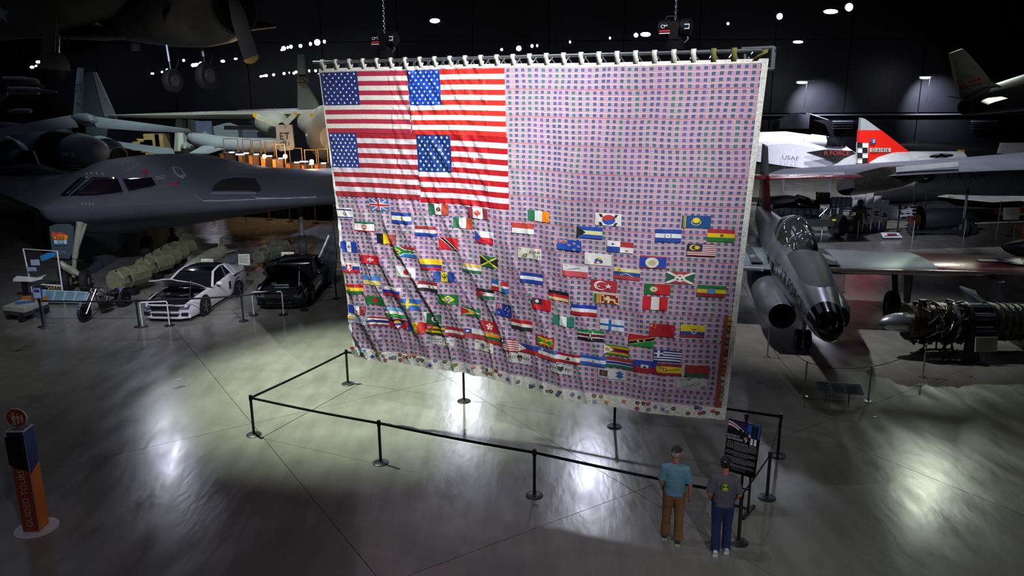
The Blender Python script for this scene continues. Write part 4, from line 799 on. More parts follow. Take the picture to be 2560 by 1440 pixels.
# ================================================================ two visitors
def person(lab,loc,rz,Hh,shirt,trous,capc,hair,shoes,turn,stance,arms,beard=False,bulk=1):
    k=Hh/1.8; t=thing('person',lab,'person',loc,rz)
    cap=lambda o,v=.011,s=3: (setattr(o.modifiers.new('join','REMESH'),'voxel_size',v), setattr(o.modifiers[-1],'use_smooth_shade',True), setattr(o.modifiers.new('soft','SMOOTH'),'iterations',s))
    S=lambda *p: tuple(q*k for q in p)
    body=MB()
    hip,kn,an={}, {}, {}
    for s,(fx,fy) in zip((-1,1),stance):
        hip[s]=V(S(.09*s,0,.93)); an[s]=V((fx,fy,.09*k)); kn[s]=(hip[s]+an[s])/2+V(S(0,.03,.02))
        body.tube([hip[s],hip[s]*.5+kn[s]*.5,kn[s],kn[s]*.6+an[s]*.4,an[s]],[.085*k,.075*k,.055*k,.055*k,.038*k],12)
        body.tube([an[s]-V((0,.05,.03)),an[s]+V((0,.12,-.05))],[.04*k,.035*k],10)
    body.tube([S(0,0,.86),S(0,0,1.0),S(0,-.01,1.2),S(0,-.01,1.38),S(0,-.01,1.46)],[(.14*k,.1*k),(.145*k,.105*k),(.155*k,.11*k),(.16*k,.1*k),(.07*k,.06*k)],16,up=(0,1,0))
    body.tube([S(0,-.015,1.42),S(0,.0,1.56)],[.06*k,.055*k],12)
    hc=V(S(0,.02,1.66)); rt=Matrix.Rotation(turn,3,'Z')@Matrix.Rotation(-.1,3,'X')
    hd=lambda x,y,z: hc+rt@V(S(x,y,z))
    body.ball(hc,S(.077,.098,.118),18,14,rt); body.ball(hd(0,.045,-.075),S(.052,.05,.045),10,8)
    body.tube([hd(0,.09,.02),hd(0,.118,-.018)],[.010*k,.017*k],8)
    for s in(-1,1): body.ball(hd(.079*s,-.004,-.01),S(.012,.022,.032),8,6,rt)
    el,wrp={},{}
    for s,(ex,ey,ez,wx,wy,wz) in zip((-1,1),arms):
        sh=V(S(.185*s,-.01,1.40)); e=V(S(ex,ey,ez)); w_=V(S(wx,wy,wz)); el[s]=e; wrp[s]=w_
        body.tube([V(S(.13*s,-.01,1.41)),sh,e,w_],[.05*k,.052*k,.040*k,.026*k],12)
        d=(w_-e).normalized(); side=V((s,0,0)); side=(side-d*side.dot(d)).normalized(); fwd=d.cross(side); fwd = fwd if fwd.y>0 else -fwd
        pm=w_+d*.085*k; body.tube([w_,w_+d*.03*k,pm],[(.02*k,.026*k),(.018*k,.036*k),(.016*k,.040*k)],10,up=tuple(fwd))
        for i,(o_,L) in enumerate(((.030,.072),(.010,.082),(-.010,.076),(-.028,.058))):
            a=pm+fwd*o_*k-d*.01; b=a+(d*.9-side*.25)*L*.5*k; c=b+(d*.6-side*.7)*L*.5*k
            body.tube([a,b,c],[.0095*k,.009*k,.0075*k],7)
        a=w_+d*.025*k+fwd*.025*k; body.tube([a,a+(d*.6+fwd*.7)*.04*k,a+(d*1.0+fwd*.75)*.065*k],[.012*k,.010*k,.008*k],7)
    cap(body.build('body',SKIN,t),.008,4)
    # clothes
    tp=MB()
    for s in(-1,1): tp.tube([hip[s]+V((0,0,.05)),hip[s]*.5+kn[s]*.5,kn[s],kn[s]*.5+an[s]*.5,an[s]+V((0,-.01,-.04*k))],[.105*k*bulk,.098*k*bulk,.082*k*bulk,.078*k*bulk,.082*k*bulk],14)
    tp.tube([S(0,0,.84),S(0,0,.93),S(0,0,1.04)],[(.14*k*bulk,.10*k*bulk),(.175*k*bulk,.12*k*bulk),(.165*k*bulk,.115*k*bulk)],18,up=(0,1,0))
    cap(tp.build('trousers',mat(trous[0],trous[1],.85,var=.2,bump=.6,scale=4),t),.013,5)
    sh=MB(); sh.tube([S(0,0,.90),S(0,0,.98),S(0,-.01,1.15),S(0,-.012,1.32),S(0,-.012,1.41),S(0,-.012,1.475)],[(.19*k*bulk,.135*k*bulk),(.185*k*bulk,.13*k*bulk),(.18*k*bulk,.125*k*bulk),(.195*k*bulk,.13*k*bulk),(.17*k,.11*k),(.075*k,.07*k)],20,up=(0,1,0))
    for s in(-1,1):
        sh0=V(S(.17*s,-.01,1.385)); e=el[s]; sh.tube([V(S(.09*s,-.01,1.39)),sh0,sh0*.35+e*.65,sh0*.12+e*.88],[.085*k,.080*k,.072*k,.075*k],14)
    so=sh.build('shirt',mat(shirt[0],shirt[1],.85,var=.15,bump=.6,scale=4),t); cap(so,.013,4)
    for s,(fx,fy) in zip((-1,1),stance):
        so_=MB(); so_.tube([(fx,fy-.10*k,.045),(fx,fy-.06*k,.07),(fx,fy+.02,.075),(fx,fy+.12*k,.05),(fx,fy+.175*k,.035)],[(.035,.035),(.045,.05),(.046,.055),(.05,.036),(.035,.022)],12); s1=so_.build('shoe',mat(shoes[0],shoes[1],.6,var=.3,scale=14),t)
        sl=MB(); sl.slab([(fx-.042,fy-.12*k,.015),(fx+.042,fy-.12*k,.015),(fx+.05,fy+.08*k,.015),(fx+.035,fy+.19*k,.015),(fx-.03,fy+.19*k,.015),(fx-.048,fy+.08*k,.015)],.03,(0,0,1)); sl.build('sole',mat(shoes[2],shoes[3],.6),s1,smooth=False)
    cp=MB(); n=18; rg=[]
    for a_ in (0,.35,.7,1.0,1.25,1.5):
        rg.append([tuple(hc+rt@V(S(.086*cos(a_)*cos(2*pi*i/n), .106*cos(a_)*sin(2*pi*i/n)-.006, .028+.098*sin(a_)))) for i in range(n)])
    cp.loft(rg); co=cp.build('cap',mat(capc[0],capc[1],.8,var=.15),t)
    br=MB(); br.slab([hd(x,y,.03-.02*(y-.09)/.09) for x,y in((-.07,.06),(-.065,.13),(-.035,.175),(.035,.175),(.065,.13),(.07,.06))],.008,tuple(rt@V((0,.2,1)))); br.build('brim',mat(capc[0],capc[1]),co,smooth=False)
    lg=MB(); lg.slab([hd(x,-.113,z) for x,z in((-.014,.045),(.014,.045),(.014,.058),(-.014,.058))],.004,tuple(rt@V((0,1,0)))); lg.build('cap_badge',mat('cap_badge','c8ccd0',.5),co,smooth=False)
    hr=MB(); hr.ball(hd(0,-.03,-.01),S(.080,.078,.075),16,8,rt); hr.build('hair',mat(hair[0],hair[1],.9,bump=.8,scale=30),t)
    ey=MB(); 
    for s in(-1,1): ey.ball(hd(.031*s,.087,.012),(.012,.008,.009),8,6)
    ey.build('eyes',mat('eye_white','d8d4d0',.3),t); mo=MB(); mo.tube([hd(-.025,.093,-.062),hd(0,.1,-.06),hd(.025,.093,-.062)],[.005,.007,.005],6); mo.build('mouth',mat('lips','8c4c44',.5),t)
    if beard: bd=MB(); bd.ball(hd(0,.05,-.072),S(.058,.055,.05),12,8,rt); bd.build('beard',mat(hair[0],hair[1]),t)
    return t,k
f1=G(1680,1352); f2_=G(1800,1380)
p1,k1=person('man in blue-grey tee, brown trousers and dark cap looking at the flag',(f1.x-.0,f1.y,0),R(-14),1.80,('blue_grey_cotton','5f8b9c'),('brown_twill','7a5a32'),('dark_olive_cap','2c2a26'),('grey_hair','a09c96'),('navy_trainer','1c2a3c','lime_sole','a8b890'),R(-22),((-.13,.10),(.10,-.04)),
  ((-.235,-.03,1.13,-.20,.10,.93),(.25,-.03,1.12,.26,.03,.87)),beard=True)
p2,k2=person('man in charcoal tee, navy jeans and white trainers beside a belt post',(f2_.x,f2_.y,0),R(-10),1.78,('charcoal_cotton','55545e'),('navy_denim','1c2f58'),('navy_cap','121624'),('dark_hair','1c1814'),('white_trainer','c8ccd4','white_sole','d0d4da'),R(-12),((-.09,-.05),(.10,.06)),
  ((-.25,-.05,1.12,-.18,.10,.93),(.25,-.05,1.12,.18,.10,.93)))
mb=MB(); f=lambda x,y:(x*k2,-.150,1.30*k2+y*k2)
mb.col='2c6a2c'; mb.add([f(x,y) for x,y in disc(0,0,.075,18)],[tuple(range(18))]); f=lambda x,y:(x*k2,-.153,1.30*k2+y*k2)
mb.col='d0c020'
for pts in ([(-.045,.02),(-.03,.055),(.02,.06),(.035,.035),(.0,.01),(.03,-.02),(.06,-.02),(.02,-.045),(-.03,-.04),(-.055,-.03),(-.02,-.015),(.0,.0),(-.02,.02),(.01,.035),(-.02,.035)],[(-.06,-.05),(.06,-.05),(.03,-.065),(-.03,-.065)]):
    mb.add([f(x,y) for x,y in pts],[tuple(range(len(pts)))])
mb.build('shirt_print',VCOL,p2,label='round green and yellow print on the back',smooth=False)
# ================================================================ silver rope posts, right side
def rope_post(p,lab,h=.95,grp='thin silver rope posts on the right'):
    t=thing('rope_post',lab,'barrier post',tuple(p),0,grp)
    MB().lathe([(0,0),(.10,0),(.10,.012),(.03,.03),(.022,.05)],n=18).build('base',STEEL,t)
    MB().lathe([(.02,.03),(.02,h-.03),(.024,h-.02),(.024,h),(0,h)],n=10).build('pole',mat('satin_silver','b0b2b8',.4,.6),t); return t
def cord(a,b,h,lab,grp,sag=.1):
    mb=MB(); n=10; pts=[a+(b-a)*(i/n)+V((0,0,h-sag*4*(i/n)*(1-i/n))) for i in range(n+1)]; mb.tube(pts,.008,6); return tag(mb.build('rope',CORD),lab,'rope',grp)
rp=[((1918,893),'silver rope post just right of the flag edge, by the jet nose'),((2010,991),'silver rope post left of the low blue-grey panel'),((2170,1003),'silver rope post right of the low blue-grey panel'),((2306,943),'silver rope post in front of the jet engine stand'),
 ((2107,731),'silver rope post under the inner wing of the silver jet'),((2249,732),'silver rope post beside the main wheel of the silver jet'),((2517,735),'silver rope post near the right edge beyond the tank nose')]
rps=[G(*a) for a,_ in rp]
for q,(a,l) in zip(rps,rp): rope_post(q,l)
far=G(1850,765); 
for a,b,l in((far,rps[0],'thin cord running from behind the flag to the first silver post'),(rps[0],rps[1],'thin cord running down to the post left of the low panel'),(rps[1],rps[2],'thin cord above the low blue-grey panel'),(rps[2],rps[3],'thin cord rising to the post before the engine'),(rps[4],rps[5],'thin cord under the wing of the silver jet'),(rps[5],rps[6],'thin cord from the main wheel to the right edge')): cord(a,b,.92,l,'thin ropes on the right')
# low reading panel
a,b,c,d=[G(x,y,z) for x,y,z in((2035,952,.50),(2150,960,.50),(2161,988,.22),(2043,980,.22))]
t=thing('reading_panel','low tilted blue-grey reading panel between two silver posts','sign',tuple((a+c)/2*1-V((0,0,(a.z+c.z)/2))),world=True)
MB().slab([a,b,c,d],.03).build('board',mat('panel_blue_grey','a9c2cc',.5),t,smooth=False)
n_=(b-a).cross(d-a).normalized(); n_ = n_ if n_.z>0 else -n_
fp=lambda x,y,o=.018: tuple(a+(b-a)*x+(d-a)*y+n_*o)
mb=MB(); mb.col='46565e'
for q in range(3):
    for i in range(8):
        x0=.05+.31*q; mb.add([fp(x0,.2+.09*i),fp(x0+.2+.06*((i*7+q)%3)/2,.2+.09*i),fp(x0+.2+.06*((i*7+q)%3)/2,.235+.09*i),fp(x0,.235+.09*i)],[(0,1,2,3)])
mb.add([fp(.05,.06),fp(.3,.06),fp(.3,.13),fp(.05,.13)],[(0,1,2,3)]); mb.build('print',VCOL,t,smooth=False)
mid=(a+b)/2
for q in(a*.75+b*.25,a*.25+b*.75):
    MB().cyl((q.x,q.y-.12,.01),(q.x,q.y-.1,.40),.02,6).build('leg',STEEL,t)
# litter cards on the floor
for x,y,l in((1128+1060,1043,'small white card lying on the floor near the right shadow'),(447,950,'small pale wrapper lying on the floor left of the flag')):
    p=G(x,y); o=MB().box((0,0,.008),(.12,.05,.012),rz=.3).build('paper_card',WHITE,smooth=False); o.location=p; tag(o,l,'card')
# ================================================================ flying wing bomber
def insignia(mb,fn,r,grey=False,bars=True):
    c1,c2=('4c5058','9a9ea2') if grey else ('1c2c50','dcdcd8')
    if bars:
        mb.col=c2; mb.add([fn(x*r,y*r,0) for x,y in rect(-2.0,-.28,2.0,.28)],[(0,1,2,3)])
    mb.col=c1; mb.add([fn(x*r,y*r,.004) for x,y in disc(0,0,1,24)],[tuple(range(24))])
    mb.col=c2; mb.add([fn(x*r,y*r,.008) for x,y in star(0,0,.98,5,.39,pi/2)],[tuple(range(10))])
ba=R(75.5); B2b=V((cos(ba),sin(ba),0)); B2l=V((B2b.y,-B2b.x,0)); B2n=G(100,524,3.25); B2n.z=0
sm=lambda a,b,x: (lambda k:k*k*(3-2*k))(max(0,min(1,(x-a)/(b-a))))
TEp=[(0,16),(3.5,18.6),(10,13.6),(24,21.8),(26.2,17.3)]
def teS(t):
    t=abs(t)
    for (a,b),(c,d) in zip(TEp,TEp[1:]):
        if t<=c: return b+(d-b)*(t-a)/(c-a)
    return TEp[-1][1]
def b2top(t,s):
    d=max(0,s-.649*abs(t)); ch=max(.3,teS(t)-.649*abs(t)); k=d/ch
    wing=(.26+.40*exp(-(abs(t)/6.5)**2))*(1-exp(-d/1.7))*(1-sm(.35,1,k)*.95)
    hump=1.02*exp(-(t/2.7)**2)*sm(.8,4.2,d+.25*abs(t))*(1-sm(9,17,s))
    eng=.27*exp(-((abs(t)-4.6)/1.25)**2)*sm(5.8,7.3,s)*(1-sm(10.5,16,s))
    return 3.25+wing+hump+eng
def b2bot(t,s):
    d=max(0,s-.649*abs(t)); ch=max(.3,teS(t)-.649*abs(t)); k=d/ch
    return 3.25-(.42+.35*exp(-(abs(t)/7)**2))*(1-exp(-d/.35))*(1-sm(.5,1,k)*.8)-.75*exp(-(t/6)**2)*sm(.5,3,d)*(1-sm(10,17,s))
b2w=lambda t,s,z: B2n+B2l*t+B2b*s+V((0,0,z))
b2=thing('flying_wing_bomber','huge dark grey flying wing bomber parked left of the great flag','aircraft',tuple(B2n),world=True)
ts=[];t=-26
while t<26.01: ts.append(t); t+= .22 if abs(t)<8 else .8
ds=[0,.02,.06,.12,.2,.3,.42,.56,.72,.9,1.1,1.35,1.6]+[1.9+.3*i for i in range(44)]
mb=MB(); vs=[]; NR=len(ds)
for side in(0,1):
    for t in ts:
        le=.649*abs(t); te=teS(t); L=te-le
        for d in ds:
            dd=min(d,L) if L>ds[-1] else d/ds[-1]*L
            if d==ds[-1]: dd=L
            s=le+dd; vs.append(b2w(t,s,b2top(t,s) if side==0 else b2bot(t,s)))
n=len(ts)*NR; fs=[]
for i in range(len(ts)-1):
    for j in range(NR-1):
        a=i*NR+j; fs.append((a,a+NR,a+NR+1,a+1)); fs.append((n+a,n+a+1,n+a+NR+1,n+a+NR))
    a=i*NR+NR-1; fs.append((a,a+NR,n+a+NR,n+a))
mb.add(vs,fs); B2M=mat('radar_absorbing_grey','50545e',.62,var=.12,scale=.35,bump=.05); mb.build('airframe',B2M,b2)
def b2hit(px,py):
    d=ray(px,py); k=12.
    while k<70:
        q=CAM+d*k; r=q-B2n; t=r.dot(B2l); s=r.dot(B2b)
        if s>.649*abs(t) and s<teS(t) and q.z<b2top(t,s) : return t,s
        k+=.03
    return None
def b2patch(pts,m,name,off=.03,lab=None,par=None,col=None):
    hs=[b2hit(*p) for p in pts]
    if any(h is None for h in hs): return None
    mb=MB(); mb.col=col; cx=sum(h[0] for h in hs)/len(hs); cy=sum(h[1] for h in hs)/len(hs); k=len(hs); N=5; rg=[]
    for q in range(N,0,-1): rg.append([(cx+(h[0]-cx)*q/N,cy+(h[1]-cy)*q/N) for h in hs])
    vs=[b2w(t,s,b2top(t,s)+off) for r in rg for t,s in r]+[b2w(cx,cy,b2top(cx,cy)+off)]
    fs=[(q*k+i,q*k+(i+1)%k,(q+1)*k+(i+1)%k,(q+1)*k+i) for q in range(N-1) for i in range(k)]+[((N-1)*k+i,(N-1)*k+(i+1)%k,N*k) for i in range(k)]
    vs+= [b2w(h[0],h[1],b2top(*h)-.03) for h in hs]; m0=N*k+1; fs+=[(i,m0+i,m0+(i+1)%k,(i+1)%k) for i in range(k)]
    mb.add(vs,fs); o=mb.build(name,m,par or b2,label=lab,smooth=False); o.data.polygons.foreach_set('use_smooth',[i<N*k for i in range(len(fs))]); return o
def dens(pts,n=5):
    o=[]
    for a,b in zip(pts,pts[1:]+pts[:1]): o += [(a[0]+(b[0]-a[0])*i/n,a[1]+(b[1]-a[1])*i/n) for i in range(n)]
    return o
WIN=mat('tinted_cockpit_glass','17121a',.12,spec=.6)
for w_ in ([(151,489),(199,446),(219,444),(169,491)],[(176,491),(232,445.5),(292,446),(308,481),(252,488)],[(306,449),(379,445.5),(390,464),(322,479)]): b2patch(dens(w_),WIN,'windscreen_pane')
b2patch(dens([(529,481),(536,465),(556,452),(590,446.5),(638,449),(650,467),(651,478),(636,481)],4),mat('intake_shade','030304',.95),'intake_shade_patch',.05)  # black patch on the skin paints the shade inside the intake
b2patch(dens([(526,481),(636,481.5),(640,485),(528,485)],4),B2M,'intake_lip',.07)
lineM=mat('pale_stencil_grey','7c828c',.6)
for x,y in((216,435),(229,434),(242,434.5),(257,435.5)): b2patch([(x+3.3*cos(a),y+2.4*sin(a)) for a in [2*pi*i/10 for i in range(10)]],lineM,'white_spot')
for x in(205,214,224,233): b2patch([(x+3.2*cos(a),511+2.2*sin(a)) for a in [2*pi*i/8 for i in range(8)]],lineM,'spot_marking')
b2patch([(429,419),(440,417),(452,421),(462,433),(466,441),(458,447),(444,441),(434,431)],lineM,'shield_emblem'); b2patch([(436,423),(449,424),(458,438),(450,441),(441,433)],B2M,'shield_inner',.045)
RDM=mat('dull_red_marking','8c2c2c',.6)
for p_ in ([(350,425),(368,424),(370,431),(366,441),(361,432)],[(424,459),(447,457),(446,463),(423,465)]): b2patch(p_,RDM,'red_marking')
def seg(x0,y0,x1,y1,w=.55,nm='stencil_line'):
    l=hypot(x1-x0,y1-y0); nx,ny=-(y1-y0)/l*w,(x1-x0)/l*w; b2patch([(x0+nx,y0+ny),(x1+nx,y1+ny),(x1-nx,y1-ny),(x0-nx,y0-ny)],lineM,nm,.03)
for q in((305,415,325,404),(325,404,350,413),(350,413,316,428),(316,428,305,420)):
    for i in range(6): seg(q[0]+(q[2]-q[0])*(i+.15)/6,q[1]+(q[3]-q[1])*(i+.15)/6,q[0]+(q[2]-q[0])*(i+.6)/6,q[1]+(q[3]-q[1])*(i+.6)/6,.5)
for pts in ([(487,489),(508,503),(790,502),(791,497),(640,496),(627,488)],[(388,444),(412,440),(414,445),(390,449),(388,444)]):
    for a,b in zip(pts,pts[1:]): 
        for i in range(6): seg(a[0]+(b[0]-a[0])*i/6,a[1]+(b[1]-a[1])*i/6,a[0]+(b[0]-a[0])*(i+1)/6,a[1]+(b[1]-a[1])*(i+1)/6,.35)
# nose gear
GY_=29.9
mb=MB(); dr=[P(x,y,GY_) for x,y in((124,566),(128,608),(134,644),(174,647),(184,624),(185,568),(174,560),(140,560))]; door=mb.slab(dr,.06,(0,1,0)).build('gear_door',mat('gear_door_grey','3f4d52',.6),b2,smooth=False)
ln=lambda Y:(lambda x,y,o=0: tuple(P(x,y,Y-o)))
f=ln(GY_-.08)
mb=MB()
for i,(c,pts) in enumerate([('c84c2c',[(129,590),(131,577),(140,583),(150,580),(168,587),(170,594),(166,599),(134,598)]),('e8902c',[(134,598),(136,590),(150,587),(168,588),(170,594),(166,600)]),('b4d4dc',[(134,600),(167,600),(167,610),(136,609)]),('3c7ca8',[(133,610),(168,610),(170,612),(140,613)])]): mb.col=c; mb.add([f(x,y,.01*i) for x,y in pts],[tuple(range(len(pts)))])
mb.build('fire_and_ice_art',VCOL,door,smooth=False)
fs_=.16; pc=P(150,594.5,GY_-.16); mb=MB(); mb.col='8c1c18'; letters(mb,'FIRE',lambda x,y:(pc.x+x,pc.y,pc.z+y),.19); mb.col='2c6c98'; letters(mb,'ICE',lambda x,y:(pc.x+x,pc.y-.01,pc.z-.155+y),.19); pc2=P(151,632,GY_-.1); mb.col='8c9498'; letters(mb,'1070',lambda x,y:(pc2.x+x,pc2.y,pc2.z+y),.2); mb.build('lettering',VCOL,door,smooth=False)
STR=mat('gear_cream_paint','8f9080',.45)
mb=MB(); mb.tube([P(200,556,GY_),P(187,645,GY_-.05)],[.13,.11],10); mb.cyl(P(187,640,GY_),P(184,692,GY_),.09,10,.07); mb.build('nose_strut',STR,b2)
MB().cyl(P(214,560,GY_),P(188,640,GY_),.06,8).build('drag_brace',STR,b2)
MB().tube([P(150,655,GY_-.2),P(163,668,GY_-.2),P(182,677,GY_),P(205,690,GY_-.1),P(198,700,GY_-.1)],[.10,.14,.16,.05,.04],8).build('steering_unit',STR,b2)
def wheel(t,c,r,w_,ax,hub=STR,name='wheel'):
    ax=V(ax).normalized(); o=MB().lathe([(r*.55,-w_/2),(r*.9,-w_/2),(r,-w_*.3),(r,w_*.3),(r*.9,w_/2),(r*.55,w_/2)],c,ax,22).build(name,RUB,t)
    MB().lathe([(0,-w_*.52),(r*.3,-w_*.52),(r*.5,-w_*.45),(r*.56,-w_*.5),(r*.56,w_*.5),(r*.5,w_*.45),(r*.3,w_*.52),(0,w_*.52)],c,ax,18).build('hub',hub,o); return o
for x,s in((217,.32),(172,-.28)):
    q=G(x,731,0)+V((0,0,.46)); wheel(b2,q,.46,.26,(1,.25,0))
for x,y in((372,705),(440,712),(760,705)):
    q=P(x,y-45,36.5); q.z=.55; wheel(b2,q,.55,.4,(1,.25,0),DGREY); MB().cyl(q,q+V((0,0,2.0)),.12,8).build('main_strut',DGREY,b2)
mb=MB(); dr=[P(x,y,31) for x,y in((833,556),(800,645),(740,740),(775,752),(836,742),(842,640))]; mb.slab(dr,.08,(.3,1,0)).build('main_gear_door',mat('door_dark_grey','23262c',.6),b2,smooth=False)  # darker grey than the nose gear door
MB().cyl(P(822,588,30.6),P(793,655,30.6),.035,6).build('door_link',WHITE,b2)
# ================================================================ cars
def car(name,lab,F,Rr,paint,roof,hoodtop,wide=1.9,hood_ang=26):
    # F: floor point under the front bumper centre, Rr: floor point towards the rear
    d=(Rr-F); d.z=0; d.normalize(); t=thing(name,lab,'car',(F.x,F.y,0),atan2(d.y,d.x)-pi/2)
    L=4.75; wd=wide/2
    # stations along the length: (y, half width, bottom z, belt z, shoulder inset)
    st=[(0,.62,.20,.50),(.06,.80,.17,.62),(.25,.90,.16,.70),(.8,.95,.16,.78),(1.5,.96,.18,.84),(2.2,.93,.19,.90),(3.0,.93,.19,.94),(3.6,.97,.19,.99),(4.3,.96,.22,1.02),(4.62,.88,.30,1.04),(4.75,.80,.40,1.0)]
    mb=MB(); rg=[]
    for y,w_,zb,zt in st:
        w2=w_*wd/.95; pr=[(-w2*.92,zb),(-w2,zb+.18),(-w2*1.0,zb+(zt-zb)*.62),(-w2*.93,zt-.03),(-w2*.80,zt),(w2*.80,zt),(w2*.93,zt-.03),(w2,zb+(zt-zb)*.62),(w2,zb+.18),(w2*.92,zb)]
        rg.append([(x,y,z) for x,z in pr])
    k0=len(mb.v); n=10
    for r in rg: mb.v+=r
    for j in range(len(rg)-1):
        for i in range(n):
            if i==4 and 1<=j<=3: continue        # engine bay left open
            mb.face((k0+j*n+i,k0+(j+1)*n+i,k0+(j+1)*n+(i+1)%n,k0+j*n+(i+1)%n))
    mb.face([k0+i for i in range(n)]); mb.face([k0+(len(rg)-1)*n+i for i in reversed(range(n))])
    mb.build('body',paint,t)
    # engine bay
    eb=MB(); eb.box((0,.95,.52),(1.4,1.25,.25)); e=eb.build('engine_bay',mat('engine_bay_black','0e0e10',.6),t,smooth=False)
    q=MB(); q.box((0,1.0,.70),(.5,.7,.16)); q.build('engine_cover',DARKM,e,smooth=False); 
    for sx_ in(-1,1): MB().lathe([(0,0),(.1,0),(.1,.08),(0,.1)],(sx_*.5,1.2,.66),n=12).build('strut_tower_cap',STEEL,e)
    MB().tube([(-.35,.7,.74),(-.3,.6,.78),(.2,.62,.78),(.4,.9,.76)],.045,8).build('intake_pipe',CHROME,e)
    MB().box((0,.42,.7),(1.15,.22,.1)).build('radiator_cover',BLACK,e,smooth=False)
    # greenhouse
    gh=[(1.62,.70,.90,.86),(2.35,.62,.58,1.30),(2.9,.60,.55,1.36),(3.45,.60,.55,1.33),(4.35,.66,.70,1.04)]
    gl=MB(); rg=[]
    for y,wb_,wt_,z in gh: rg.append([(-wb_*1.30*wd/.95,y,min(z,.93)-.03),(-wt_*1.02,y,z),(wt_*1.02,y,z),(wb_*1.30*wd/.95,y,min(z,.93)-.03)])
    gl.loft(rg); gl.build('cabin_glass',GLASSD,t)
    rf=MB(); rf.loft([[(-w_,y,z+.012),(-w_*.5,y,z+.05),(w_*.5,y,z+.05),(w_,y,z+.012),(w_,y,z-.01),(-w_,y,z-.01)] for y,w_,z in((2.28,.60,1.27),(2.6,.60,1.335),(3.0,.58,1.36),(3.5,.58,1.32),(3.7,.58,1.27))]); rf.build('roof',roof,t)
    for s in(-1,1):
        MB().tube([(s*.90,1.66,.86),(s*.66,2.3,1.28),(s*.60,2.9,1.37),(s*.60,3.4,1.34)],[(.045,.03)]*4,8).build('roof_rail',paint,t)
        MB().loft([[(s*.93,3.35,.90),(s*.60,3.25,1.33),(s*.58,3.6,1.30),(s*.92,3.7,.93)],[(s*.98,3.35,.93),(s*.66,3.25,1.34),(s*.64,3.6,1.31),(s*.96,3.7,.96)]]).build('rear_quarter_pillar',paint,t)
        MB().loft([[(s*.95,3.7,.9),(s*.66,3.6,1.28),(s*.66,4.35,1.03),(s*.93,4.4,.95)],[(s*.6,3.7,.9),(s*.4,3.6,1.30),(s*.4,4.4,1.06),(s*.5,4.5,.95)]]).build('rear_pillar',paint,t)
        mb=MB(); mb.ball((s*1.03,1.95,.93),(.12,.07,.07),10,6); mb.cyl((s*.9,1.98,.88),(s*1.0,1.96,.92),.03,6); mb.build('mirror',paint,t)
        for y in(.93,3.66):
            w_=wheel(t,(s*(wd-.10),y,.34),.34,.24,(1,0,0),DARKM)
            for k in range(5): a=2*pi*k/5; MB().cyl((s*(wd+.02),y,.34),(s*(wd+.02),y+.22*cos(a),.34+.22*sin(a)),.025,5).build('spoke',STEEL,w_)
            ar=MB(); ar.lathe([(0,-.01),(.40,-.01),(.40,.012),(0,.012)],(s*(wd+.003),y,.36),(1,0,0),24); ar.build('arch_shade_disc',mat('arch_shade','050506',.9),t)  # dark disc paints the shade of the wheel arch, no opening cut
        hl=MB(); hl.slab([(s*.80,.045,.48),(s*.50,.0,.47),(s*.50,.03,.58),(s*.82,.13,.61)],.06,(0,1,0)); hl.build('headlamp',mat('headlamp_glass','4c525c',.1,spec=.8),t,smooth=False)
        MB().slab([(s*.78,-.0,.26),(s*.55,-.03,.26),(s*.58,-.03,.36),(s*.78,.0,.36)],.06,(0,1,0)).build('fog_lamp_opening',BLACK,t,smooth=False)
        MB().box((s*(wd+.005),2.95,.62),(.02,.12,.3)).build('side_scoop',BLACK,t,smooth=False)
    MB().slab([(-.48,-.04,.45),(.48,-.04,.45),(.52,-.02,.58),(-.52,-.02,.58)],.06,(0,1,0)).build('grille',BLACK,t,smooth=False)
    MB().slab([(-.45,-.06,.24),(.45,-.06,.24),(.5,-.05,.33),(-.5,-.05,.33)],.06,(0,1,0)).build('lower_grille',BLACK,t,smooth=False)
    MB().tube([(-.82,.12,.2),(-.5,-.03,.19),(.5,-.03,.19),(.82,.12,.2)],[(.05,.06)]*4,8).build('front_splitter',paint,t)
    ha=R(hood_ang); hp=lambda x,y,z=0:(x,1.62-y*cos(ha),.90+y*sin(ha)+z)
    hd=MB(); vs=[];N1=8
    for k in(0,-.03):
        for j in range(7):
            for i in range(N1+1):
                x=(-.72+1.44*i/N1)*(1-.06*j/6); y=1.45*j/6; vs.append(hp(x,y,k-.10*(2*i/N1-1)**2*.5-.10*(j/6)**3+.03*(1 if abs(2*i/N1-1)<.4 else 0)))
    m_=(N1+1)*7; fs=[]
    for j in range(6):
        for i in range(N1):
            a=j*(N1+1)+i; fs+=[(a,a+1,a+N1+2,a+N1+1),(m_+a,m_+a+N1+1,m_+a+N1+2,m_+a+1)]
    bd=list(range(N1+1))+[(j+1)*(N1+1)+N1 for j in range(6)]+[6*(N1+1)+i for i in range(N1-1,-1,-1)]+[j*(N1+1) for j in range(5,0,-1)]
    for a,b in zip(bd,bd[1:]+bd[:1]): fs.append((a,b,b+m_,a+m_))
    hd.add(vs,fs); ho=hd.build('raised_bonnet',hoodtop,t); MB().cyl((.6,.55,.72),hp(.6,.95),.012,6).build('bonnet_prop',STEEL,ho)
    MB().box((0,4.70,.45),(.5,.1,.12)).build('number_plate',WHITE,t,smooth=False)
    return t
WCAR=mat('pearl_white_car_paint','c4c0c4',.22,coat=.6,var=.03); BCAR=mat('gloss_black_car_paint','0a0a0d',.12,coat=.8,var=.02)
car('white_coupe','white sports coupe with its bonnet raised, under the bomber','car' and G(418,806),G(560,728),WCAR,BCAR,WCAR)
car('black_coupe','black sports coupe with its bonnet raised, next to the white one','car' and G(700,775),G(772,705),BCAR,BCAR,BCAR,1.95,32)
